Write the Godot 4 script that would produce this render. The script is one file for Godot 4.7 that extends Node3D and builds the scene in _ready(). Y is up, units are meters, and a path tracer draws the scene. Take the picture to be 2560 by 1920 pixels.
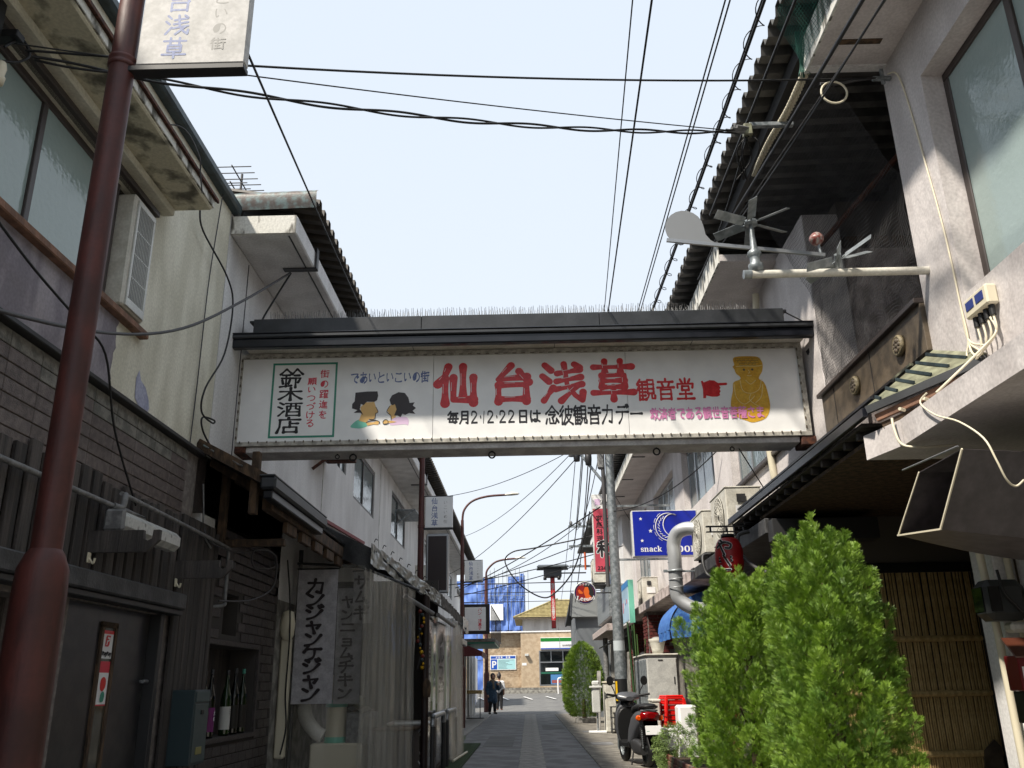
extends Node3D
# An alley between two rows of low shop buildings, spanned by a sign gate. x right, y up, the street runs along -z.

var M := {}
var taken := {}
var OFF := {}
var rng := RandomNumberGenerator.new()

class MB:
	var v := PackedVector3Array()
	var n := PackedVector3Array()
	var col := PackedColorArray()
	func t3(a: Vector3, b: Vector3, c: Vector3, na: Vector3, nb: Vector3, nc: Vector3) -> void:
		v.append(a); v.append(c); v.append(b)
		n.append(na); n.append(nc); n.append(nb)
	func tri(a: Vector3, b: Vector3, c: Vector3) -> void:
		var q := (b - a).cross(c - a).normalized()
		t3(a, b, c, q, q, q)
	func quad(a: Vector3, b: Vector3, c: Vector3, d: Vector3) -> void:
		tri(a, b, c)
		tri(a, c, d)
	# a box between two corners, optionally chamfered, optionally turned by a basis about its centre
	func box(lo: Vector3, hi: Vector3, bev := 0.0, bas := Basis.IDENTITY) -> MB:
		var c := (lo + hi) * 0.5
		var h := (hi - lo).abs() * 0.5
		var e := minf(bev, minf(h.x, minf(h.y, h.z)) * 0.9)
		for axis in 3:
			for s in [-1.0, 1.0]:
				var u := (axis + 1) % 3
				var w := (axis + 2) % 3
				var p := []
				for k in [[-1, -1], [1, -1], [1, 1], [-1, 1]]:
					var q := Vector3.ZERO
					q[axis] = s * h[axis]
					q[u] = k[0] * (h[u] - e)
					q[w] = k[1] * (h[w] - e)
					p.append(c + bas * q)
				if s > 0: quad(p[0], p[1], p[2], p[3])
				else: quad(p[3], p[2], p[1], p[0])
		if e > 0.0:
			for axis in 3:
				var u := (axis + 1) % 3
				var w := (axis + 2) % 3
				for su in [-1.0, 1.0]:
					for sw in [-1.0, 1.0]:
						var p := []
						for k in [[0, -1], [0, 1], [1, 1], [1, -1]]:
							var q := Vector3.ZERO
							q[axis] = k[1] * (h[axis] - e)
							q[u] = su * (h[u] - (e if k[0] else 0.0))
							q[w] = sw * (h[w] - (0.0 if k[0] else e))
							p.append(c + bas * q)
						if su * sw > 0: quad(p[3], p[2], p[1], p[0])
						else: quad(p[0], p[1], p[2], p[3])
			for sx in [-1.0, 1.0]:
				for sy in [-1.0, 1.0]:
					for sz in [-1.0, 1.0]:
						var a := c + bas * Vector3(sx * h.x, sy * (h.y - e), sz * (h.z - e))
						var b := c + bas * Vector3(sx * (h.x - e), sy * h.y, sz * (h.z - e))
						var d := c + bas * Vector3(sx * (h.x - e), sy * (h.y - e), sz * h.z)
						if sx * sy * sz > 0: tri(a, b, d)
						else: tri(a, d, b)
		return self
	# a bar of rectangular section between two points
	func bar(a: Vector3, b: Vector3, wid: float, hei: float, up := Vector3.UP, bev := 0.0) -> MB:
		var d := b - a
		var z := d.normalized()
		if absf(z.dot(up)) > 0.98: up = Vector3.RIGHT
		var x := up.cross(z).normalized()
		var y := z.cross(x)
		var c := (a + b) * 0.5
		var h := Vector3(wid, hei, d.length()) * 0.5
		box(c - h, c + h, bev, Basis(x, y, z))
		return self
	func tube(p: Array, r, sides := 8, caps := true) -> MB:
		var rings := []
		var nr := []
		var x := Vector3.ZERO
		for i in p.size():
			var d: Vector3 = (p[mini(i + 1, p.size() - 1)] - p[maxi(i - 1, 0)]).normalized()
			if x == Vector3.ZERO:
				x = d.cross(Vector3.UP if absf(d.y) < 0.9 else Vector3.RIGHT).normalized()
			else:
				x = (x - d * x.dot(d)).normalized()
			var y := d.cross(x)
			var rr: float = r[i] if r is Array else r
			var ring := []
			var nn := []
			for k in sides:
				var a := TAU * k / sides
				var q: Vector3 = x * cos(a) + y * sin(a)
				ring.append(p[i] + q * rr)
				nn.append(q)
			rings.append(ring); nr.append(nn)
		for i in p.size() - 1:
			for k in sides:
				var j := (k + 1) % sides
				t3(rings[i][k], rings[i][j], rings[i + 1][j], nr[i][k], nr[i][j], nr[i + 1][j])
				t3(rings[i][k], rings[i + 1][j], rings[i + 1][k], nr[i][k], nr[i + 1][j], nr[i + 1][k])
		if caps:
			for k in range(1, sides - 1):
				tri(rings[0][0], rings[0][k + 1], rings[0][k])
				tri(rings[-1][0], rings[-1][k], rings[-1][k + 1])
		return self
	# surface of revolution; prof is [[radius, height], ...] from bottom to top along the y of bas
	func lathe(prof: Array, at: Vector3, segs := 16, bas := Basis.IDENTITY, hard := false) -> MB:
		var sl := []
		for i in prof.size():
			var a = prof[maxi(i - 1, 0)]
			var b = prof[mini(i + 1, prof.size() - 1)]
			sl.append(Vector2(b[1] - a[1], -(b[0] - a[0])).normalized())
		for i in prof.size() - 1:
			for k in segs:
				var a0 := TAU * k / segs
				var a1 := TAU * (k + 1) / segs
				var d0 := Vector3(cos(a0), 0, -sin(a0))
				var d1 := Vector3(cos(a1), 0, -sin(a1))
				var q := [d0 * prof[i][0] + Vector3.UP * prof[i][1], d1 * prof[i][0] + Vector3.UP * prof[i][1], d1 * prof[i + 1][0] + Vector3.UP * prof[i + 1][1], d0 * prof[i + 1][0] + Vector3.UP * prof[i + 1][1]]
				var w := [d0 * sl[i].x + Vector3.UP * sl[i].y, d1 * sl[i].x + Vector3.UP * sl[i].y, d1 * sl[i + 1].x + Vector3.UP * sl[i + 1].y, d0 * sl[i + 1].x + Vector3.UP * sl[i + 1].y]
				for m in 4:
					q[m] = at + bas * q[m]
					w[m] = bas * w[m]
				if hard:
					quad(q[0], q[1], q[2], q[3])
				else:
					t3(q[0], q[1], q[2], w[0], w[1], w[2])
					t3(q[0], q[2], q[3], w[0], w[2], w[3])
		return self
	# a flat polygon pushed out by depth along the normal ux x uy
	func prism(poly: PackedVector2Array, o: Vector3, ux: Vector3, uy: Vector3, depth := 0.0, sides := true) -> MB:
		var nn := ux.cross(uy).normalized()
		if Geometry2D.is_polygon_clockwise(poly): poly.reverse()
		var idx := Geometry2D.triangulate_polygon(poly)
		var f := func(p: Vector2) -> Vector3: return o + ux * p.x + uy * p.y
		for i in range(0, idx.size(), 3):
			var a: Vector3 = f.call(poly[idx[i]])
			var b: Vector3 = f.call(poly[idx[i + 1]])
			var c: Vector3 = f.call(poly[idx[i + 2]])
			if (b - a).cross(c - a).dot(nn) < 0:
				var s := b
				b = c
				c = s
			tri(a + nn * depth, b + nn * depth, c + nn * depth)
			if depth > 0.0: tri(a, c, b)
		if depth > 0.0 and sides:
			for i in poly.size():
				var a: Vector3 = f.call(poly[i])
				var b: Vector3 = f.call(poly[(i + 1) % poly.size()])
				quad(a, b, b + nn * depth, a + nn * depth)
		return self
	func quad2(a: Vector3, b: Vector3, c: Vector3, d: Vector3, t: float) -> MB:   # a sheet of thickness t, either winding
		var q := (b - a).cross(c - a).normalized()
		if q.y < 0.0: q = -q
		var p := [a, b, c, d]
		if (b - a).cross(c - a).dot(q) < 0.0: p = [d, c, b, a]
		quad(p[0], p[1], p[2], p[3])
		quad(p[3] - q * t, p[2] - q * t, p[1] - q * t, p[0] - q * t)
		for i in 4:
			var e: Vector3 = p[i]
			var f: Vector3 = p[(i + 1) % 4]
			quad(e - q * t, f - q * t, f, e)
		return self
	func grid(f: Callable, nu: int, nv: int) -> MB:   # f(u, v) -> Vector3, smooth
		var p := []
		for i in nu + 1:
			var row := []
			for j in nv + 1: row.append(f.call(float(i) / nu, float(j) / nv))
			p.append(row)
		var nm := []
		for i in nu + 1:
			var row := []
			for j in nv + 1:
				var du: Vector3 = p[mini(i + 1, nu)][j] - p[maxi(i - 1, 0)][j]
				var dv: Vector3 = p[i][mini(j + 1, nv)] - p[i][maxi(j - 1, 0)]
				row.append(du.cross(dv).normalized())
			nm.append(row)
		for i in nu:
			for j in nv:
				t3(p[i][j], p[i + 1][j], p[i + 1][j + 1], nm[i][j], nm[i + 1][j], nm[i + 1][j + 1])
				t3(p[i][j], p[i + 1][j + 1], p[i][j + 1], nm[i][j], nm[i + 1][j + 1], nm[i][j + 1])
		return self
	func mesh() -> ArrayMesh:
		var a := []
		a.resize(Mesh.ARRAY_MAX)
		a[Mesh.ARRAY_VERTEX] = v
		a[Mesh.ARRAY_NORMAL] = n
		if col.size() == v.size(): a[Mesh.ARRAY_COLOR] = col
		var m := ArrayMesh.new()
		m.add_surface_from_arrays(Mesh.PRIMITIVE_TRIANGLES, a)
		return m

func V(x, y, z) -> Vector3: return Vector3(x, y, z)

func numbered(called: String) -> String:
	var k: int = taken.get(called, -1) + 1
	taken[called] = k
	return called if k == 0 else "%s_%03d" % [called, k]

func tag(o, label := "", category := "", group := "", kind := ""):
	if label: o.set_meta("label", label)
	if category: o.set_meta("category", category)
	if group: o.set_meta("group", group)
	if kind: o.set_meta("kind", kind)
	return o

# a Node3D at the thing's base; its parts are built in world coordinates and moved back by the base
func thing(called: String, label: String, category: String, at := Vector3.ZERO, group := ""):
	var o := Node3D.new()
	o.name = numbered(called)
	add_child(o)
	o.position = at
	OFF[o] = at
	return tag(o, label, category, group)

func part(parent, called: String, mb, m, kind := ""):
	var o := MeshInstance3D.new()
	o.name = called
	o.mesh = mb.mesh() if mb is MB else mb
	o.material_override = null
	for i in o.mesh.get_surface_count(): o.set_surface_override_material(i, m)
	parent.add_child(o, true)
	if OFF.has(parent): o.position = -OFF[parent]
	if kind: o.set_meta("kind", kind)
	return o

func solo(called: String, mb, m, label: String, category: String, group := "", kind := ""):
	var o := MeshInstance3D.new()
	o.name = numbered(called)
	o.mesh = mb.mesh() if mb is MB else mb
	o.set_surface_override_material(0, m)
	add_child(o)
	return tag(o, label, category, group, kind)

func ground(called: String, mb, m):
	var o := MeshInstance3D.new()
	o.name = numbered(called)
	o.mesh = mb.mesh()
	o.set_surface_override_material(0, m)
	add_child(o)
	o.set_meta("kind", "structure")
	return o

func copy(o, at: Vector3, turn := 0.0, label := ""):
	var base: String = o.name
	if base.substr(base.length() - 4, 1) == "_" and base.right(3).is_valid_int(): base = base.left(base.length() - 4)
	var c = o.duplicate()
	c.name = numbered(base)
	add_child(c)
	c.position = at
	c.rotation.y = turn
	if label: c.set_meta("label", label)
	return c

func bx(x0, x1, y0, y1, z0, z1, bev := 0.0) -> MB:
	return MB.new().box(V(minf(x0, x1), minf(y0, y1), minf(z0, z1)), V(maxf(x0, x1), maxf(y0, y1), maxf(z0, z1)), bev)

func curve(p: Array, steps := 6) -> Array:   # smooth path through the points
	var out := []
	for i in p.size() - 1:
		var a: Vector3 = p[maxi(i - 1, 0)]
		var d: Vector3 = p[mini(i + 2, p.size() - 1)]
		for k in steps: out.append(p[i].cubic_interpolate(p[i + 1], a, d, float(k) / steps))
	out.append(p[-1])
	return out

func sag(a: Vector3, b: Vector3, drop: float, n := 16) -> Array:
	var out := []
	for i in n + 1:
		var t := float(i) / n
		out.append(a.lerp(b, t) - Vector3.UP * drop * 4.0 * t * (1.0 - t))
	return out

# ---- materials -------------------------------------------------------------------------------
func mat(c: Color, rough := 0.7, metal := 0.0) -> StandardMaterial3D:
	var m := StandardMaterial3D.new()
	m.albedo_color = c
	m.roughness = rough
	m.metallic = metal
	return m

func noise(freq: float, oct := 4, kind := FastNoiseLite.TYPE_SIMPLEX_SMOOTH, sd := 1) -> FastNoiseLite:
	var f := FastNoiseLite.new()
	f.seed = sd
	f.noise_type = kind
	f.frequency = freq
	f.fractal_octaves = oct
	return f

func ntex(freq: float, stops: Array, oct := 4, sd := 1, size := 512) -> NoiseTexture2D:
	var t := NoiseTexture2D.new()
	t.width = size
	t.height = size
	t.seamless = true
	t.noise = noise(freq, oct, FastNoiseLite.TYPE_SIMPLEX_SMOOTH, sd)
	if stops.size():
		var g := Gradient.new()
		var off := PackedFloat32Array()
		var cs := PackedColorArray()
		for s in stops:
			off.append(s[0])
			cs.append(s[1])
		g.offsets = off
		g.colors = cs
		t.color_ramp = g
	return t

# a surface with coarse patches (colour a to b, streaked by stretch) and fine grain, on world triplanar coordinates
func rough_mat(a: Color, b: Color, metres: float, rough := 0.8, bump := 0.0, sd := 1, stretch := 1.0, bump_tex = null, lo := 0.3, hi := 0.7) -> StandardMaterial3D:
	var m := mat(Color.WHITE, rough)
	m.albedo_texture = ntex(0.008, [[lo, a], [hi, b]], 5, sd)
	m.uv1_triplanar = true
	m.uv1_world_triplanar = true
	m.uv1_scale = V(1.0 / metres, stretch / metres, 1.0 / metres)
	m.detail_enabled = true
	m.detail_blend_mode = BaseMaterial3D.BLEND_MODE_MUL
	m.detail_albedo = M.grain
	m.detail_uv_layer = BaseMaterial3D.DETAIL_UV_2
	m.uv2_triplanar = true
	m.uv2_world_triplanar = true
	m.uv2_scale = V(1.7, 1.7, 1.7)
	if bump > 0.0:
		m.heightmap_enabled = true
		m.heightmap_scale = bump
		m.heightmap_texture = M.bumps if bump_tex == null else bump_tex
	return m

func stained(base: StandardMaterial3D, mask: Texture2D, colour: Color, metres: float, stretch := 1.0) -> StandardMaterial3D:
	var m: StandardMaterial3D = base.duplicate()
	var im := Image.create(4, 4, false, Image.FORMAT_RGB8)
	im.fill(colour)
	m.detail_blend_mode = BaseMaterial3D.BLEND_MODE_MIX
	m.detail_albedo = ImageTexture.create_from_image(im)
	m.detail_mask = mask
	return m

func glassy(c: Color, alpha: float, rough := 0.03) -> StandardMaterial3D:
	var m := mat(Color(c.r, c.g, c.b, alpha), rough)
	m.transparency = BaseMaterial3D.TRANSPARENCY_ALPHA
	m.metallic_specular = 0.5
	return m

func setup_materials() -> void:
	M.grain = ntex(0.035, [[0.2, Color(0.92, 0.92, 0.92)], [0.8, Color(1, 1, 1)]], 6, 9)
	M.bumps = ntex(0.05, [], 5, 4)
	M.ripple = ntex(0.012, [], 3, 5)
	M.cream = rough_mat(Color(0.79, 0.775, 0.705), Color(0.87, 0.855, 0.79), 1.9, 0.9, 0.08, 2, 0.3)
	M.mauve = rough_mat(Color(0.50, 0.475, 0.505), Color(0.62, 0.595, 0.615), 1.4, 0.92, 0.15, 3, 0.3)
	M.bluepaint = rough_mat(Color(0.58, 0.59, 0.68), Color(0.66, 0.67, 0.75), 0.5, 0.9, 0.4, 5, 0.3)
	M.eave = rough_mat(Color(0.40, 0.385, 0.335), Color(0.80, 0.775, 0.68), 1.5, 0.9, 0.3, 21, 1.0, null, 0.22, 0.52)
	M.white = rough_mat(Color(0.80, 0.795, 0.79), Color(0.87, 0.865, 0.86), 2.2, 0.88, 0.08, 6, 0.25)
	M.whitegrime = rough_mat(Color(0.38, 0.37, 0.34), Color(0.83, 0.82, 0.79), 0.7, 0.9, 0.25, 16, 0.3, null, 0.24, 0.46)
	M.pink = rough_mat(Color(0.745, 0.72, 0.712), Color(0.80, 0.778, 0.77), 2.4, 0.9, 0.45, 7, 0.6)
	M.pinkdirt = rough_mat(Color(0.56, 0.515, 0.495), Color(0.77, 0.72, 0.705), 0.9, 0.9, 0.6, 8, 0.6, null, 0.2, 0.6)
	M.concrete = rough_mat(Color(0.42, 0.41, 0.39), Color(0.58, 0.57, 0.54), 1.2, 0.9, 0.3, 10)
	M.asphalt = rough_mat(Color(0.41, 0.41, 0.412), Color(0.50, 0.50, 0.502), 2.6, 0.93, 0.9, 11)
	M.asphalt2 = rough_mat(Color(0.37, 0.37, 0.37), Color(0.42, 0.42, 0.415), 3.5, 0.93, 0.5, 12)
	M.walk = rough_mat(Color(0.40, 0.385, 0.355), Color(0.53, 0.51, 0.475), 1.6, 0.93, 0.7, 13)
	M.drain = rough_mat(Color(0.49, 0.485, 0.47), Color(0.59, 0.58, 0.56), 0.9, 0.92, 0.5, 14)
	M.turf = rough_mat(Color(0.10, 0.19, 0.07), Color(0.19, 0.29, 0.10), 0.3, 0.95, 1.5, 15)
	M.tile = []
	M.darktile = []
	for k in 4:
		var d := k * 0.016
		M.tile.append(rough_mat(Color(0.32 + d, 0.285 + d, 0.275 + d), Color(0.40 + d, 0.36 + d, 0.345 + d), 0.35, 0.55, 0.3, 30 + k))
		M.darktile.append(rough_mat(Color(0.20 + d, 0.18 + d, 0.175 + d), Color(0.26 + d, 0.23 + d, 0.22 + d), 0.3, 0.45, 0.35, 36 + k))
	M.greytile = rough_mat(Color(0.38, 0.375, 0.35), Color(0.50, 0.49, 0.46), 0.5, 0.7, 0.3, 41)
	M.mortar = rough_mat(Color(0.44, 0.41, 0.39), Color(0.52, 0.49, 0.47), 0.4, 0.95)
	M.darkmortar = mat(Color(0.25, 0.235, 0.225), 0.95)
	M.wood = []
	for k in 3:
		var d := k * 0.025
		M.wood.append(rough_mat(Color(0.16 + d, 0.148 + d, 0.14 + d), Color(0.27 + d, 0.245 + d, 0.23 + d), 0.5, 0.75, 0.3, 45 + k, 0.08))
	M.oldwood = rough_mat(Color(0.22, 0.17, 0.125), Color(0.36, 0.28, 0.205), 0.35, 0.85, 0.3, 49, 0.3)
	M.paintwood = rough_mat(Color(0.42, 0.31, 0.25), Color(0.53, 0.39, 0.31), 0.6, 0.8, 0.2, 50, 0.5)
	M.blackbeam = rough_mat(Color(0.20, 0.20, 0.205), Color(0.28, 0.28, 0.285), 0.8, 0.6, 0.2, 51)
	M.rust = rough_mat(Color(0.21, 0.105, 0.07), Color(0.38, 0.22, 0.145), 0.3, 0.85, 0.3, 52)
	M.redpole = rough_mat(Color(0.25, 0.115, 0.10), Color(0.345, 0.16, 0.135), 0.45, 0.55, 0.06, 53, 0.25)
	M.slate = rough_mat(Color(0.155, 0.165, 0.18), Color(0.20, 0.21, 0.225), 1.5, 0.45, 0.0, 54)
	M.navy = rough_mat(Color(0.085, 0.095, 0.12), Color(0.115, 0.125, 0.15), 1.5, 0.3, 0.0, 55)
	M.greencap = rough_mat(Color(0.13, 0.175, 0.19), Color(0.20, 0.26, 0.28), 0.8, 0.5, 0.1, 56)
	M.patina = rough_mat(Color(0.34, 0.30, 0.28), Color(0.43, 0.50, 0.50), 0.5, 0.5, 0.1, 57)
	M.corr = rough_mat(Color(0.21, 0.19, 0.165), Color(0.29, 0.26, 0.225), 1.2, 0.55, 0.0, 58)
	M.corrdark = rough_mat(Color(0.27, 0.265, 0.26), Color(0.36, 0.355, 0.345), 1.2, 0.55, 0.0, 59)
	M.copper = rough_mat(Color(0.40, 0.40, 0.33), Color(0.56, 0.565, 0.47), 0.5, 0.5, 0.1, 60)
	M.bronze = rough_mat(Color(0.30, 0.265, 0.22), Color(0.39, 0.345, 0.285), 0.9, 0.5, 0.05, 61)
	M.medal = rough_mat(Color(0.42, 0.38, 0.29), Color(0.56, 0.51, 0.40), 0.2, 0.5, 0.4, 62)
	M.black = mat(Color(0.055, 0.055, 0.06), 0.55)
	M.charcoal = mat(Color(0.16, 0.16, 0.165), 0.5)
	M.interior = mat(Color(0.40, 0.375, 0.35), 0.9)
	M.wire = mat(Color(0.05, 0.05, 0.055), 0.6)
	M.greywire = mat(Color(0.25, 0.245, 0.25), 0.6)
	M.ivory = mat(Color(0.80, 0.77, 0.68), 0.5)
	M.enamel = rough_mat(Color(0.76, 0.765, 0.75), Color(0.82, 0.825, 0.81), 2.0, 0.38, 0.0, 63)
	M.frameal = rough_mat(Color(0.58, 0.565, 0.53), Color(0.72, 0.705, 0.665), 0.4, 0.5, 0.1, 64)
	M.alu = mat(Color(0.62, 0.63, 0.64), 0.35, 0.8)
	M.galv = rough_mat(Color(0.45, 0.475, 0.49), Color(0.62, 0.645, 0.655), 0.4, 0.45, 0.0, 65)
	M.galv.metallic = 0.45
	M.duct = mat(Color(0.70, 0.71, 0.72), 0.42, 0.5)
	M.pipe = rough_mat(Color(0.40, 0.40, 0.40), Color(0.52, 0.52, 0.515), 0.4, 0.6, 0.1, 66)
	M.brownframe = mat(Color(0.23, 0.20, 0.19), 0.45)
	M.frost = mat(Color(0.56, 0.62, 0.61), 0.07)
	M.frost.heightmap_enabled = true
	M.frost.heightmap_texture = M.ripple
	M.frost.heightmap_scale = 0.10
	M.frost.uv1_triplanar = true
	M.frost.uv1_world_triplanar = true
	M.frost.uv1_scale = V(2.5, 2.5, 2.5)
	M.pane = mat(Color(0.36, 0.41, 0.42), 0.06)
	M.pane.heightmap_enabled = true
	M.pane.heightmap_texture = M.ripple
	M.pane.heightmap_scale = 0.15
	M.pane.uv1_triplanar = true
	M.pane.uv1_world_triplanar = true
	M.pane.uv1_scale = V(1.2, 1.2, 1.2)
	M.darkglass = mat(Color(0.06, 0.065, 0.07), 0.05)
	M.clear = glassy(Color(0.9, 0.95, 0.93), 0.12)
	M.vinyl = glassy(Color(0.84, 0.82, 0.76), 0.10, 0.10)
	M.vinylfold = glassy(Color(0.93, 0.91, 0.86), 0.26, 0.08)
	M.silver = mat(Color(0.76, 0.755, 0.74), 0.25, 0.35)
	M.silver.clearcoat_enabled = true
	M.silver.clearcoat = 0.6
	M.tarp = rough_mat(Color(0.14, 0.145, 0.155), Color(0.20, 0.205, 0.21), 0.8, 0.6, 0.2, 67)
	M.cloth = rough_mat(Color(0.66, 0.65, 0.66), Color(0.73, 0.72, 0.73), 0.6, 0.9, 0.1, 68)
	M.cloth.backlight_enabled = true
	M.cloth.backlight = Color(0.35, 0.35, 0.35)
	M.cloth2 = rough_mat(Color(0.50, 0.49, 0.49), Color(0.58, 0.57, 0.57), 0.6, 0.9, 0.1, 88)
	M.ink = mat(Color(0.085, 0.075, 0.095), 0.5)
	M.ink2 = mat(Color(0.16, 0.13, 0.14), 0.8)
	M.red = rough_mat(Color(0.78, 0.05, 0.08), Color(0.83, 0.13, 0.15), 0.3, 0.35, 0.0, 69)
	M.paleRed = mat(Color(0.78, 0.20, 0.27), 0.5)
	M.greenline = mat(Color(0.20, 0.52, 0.43), 0.4)
	M.blueink = rough_mat(Color(0.34, 0.40, 0.60), Color(0.45, 0.51, 0.68), 0.15, 0.5, 0.0, 70)
	M.faint = mat(Color(0.57, 0.565, 0.55), 0.6)
	M.pinkink = mat(Color(0.80, 0.50, 0.68), 0.4)
	M.gold = rough_mat(Color(0.83, 0.63, 0.18), Color(0.86, 0.68, 0.25), 0.5, 0.4, 0.0, 71)
	M.goldline = mat(Color(0.90, 0.82, 0.58), 0.4)
	M.skinpaint = mat(Color(0.84, 0.68, 0.42), 0.4)
	M.hairpaint = mat(Color(0.16, 0.125, 0.13), 0.4)
	M.mint = mat(Color(0.45, 0.75, 0.66), 0.4)
	M.lilac = mat(Color(0.84, 0.73, 0.84), 0.4)
	M.signwhite = rough_mat(Color(0.885, 0.885, 0.88), Color(0.91, 0.91, 0.905), 1.6, 0.45, 0.0, 72)
	M.signwhite.detail_enabled = false
	M.oldsign = rough_mat(Color(0.66, 0.655, 0.645), Color(0.73, 0.725, 0.715), 0.7, 0.55, 0.0, 73)
	M.navyblue = mat(Color(0.05, 0.13, 0.58), 0.35)
	M.purewhite = mat(Color(0.86, 0.86, 0.86), 0.4)
	M.rose = mat(Color(0.76, 0.29, 0.36), 0.45)
	M.lantern = mat(Color(0.58, 0.04, 0.06), 0.5)
	M.brick = []
	for k in 3: M.brick.append(rough_mat(Color(0.30 + k * 0.02, 0.115, 0.10), Color(0.40 + k * 0.02, 0.165, 0.145), 0.3, 0.7, 0.3, 75 + k))
	M.cabinet = rough_mat(Color(0.68, 0.68, 0.665), Color(0.74, 0.74, 0.72), 0.8, 0.5, 0.0, 79)
	M.acbody = rough_mat(Color(0.75, 0.735, 0.69), Color(0.81, 0.80, 0.76), 0.8, 0.5, 0.0, 80)
	M.chairred = mat(Color(0.78, 0.08, 0.06), 0.35)
	M.bluesheet = rough_mat(Color(0.31, 0.44, 0.74), Color(0.44, 0.57, 0.84), 3.0, 0.7, 0.0, 82, 0.4)
	M.store = rough_mat(Color(0.67, 0.59, 0.49), Color(0.73, 0.655, 0.555), 1.5, 0.85, 0.0, 83)
	M.yellowroof = rough_mat(Color(0.55, 0.50, 0.34), Color(0.66, 0.61, 0.43), 1.5, 0.75, 0.0, 84)
	M.bamboo = rough_mat(Color(0.69, 0.585, 0.38), Color(0.82, 0.715, 0.50), 0.25, 0.6, 0.1, 85, 0.3)
	M.bark = rough_mat(Color(0.20, 0.15, 0.11), Color(0.32, 0.25, 0.19), 0.15, 0.95, 0.4, 86)

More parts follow.
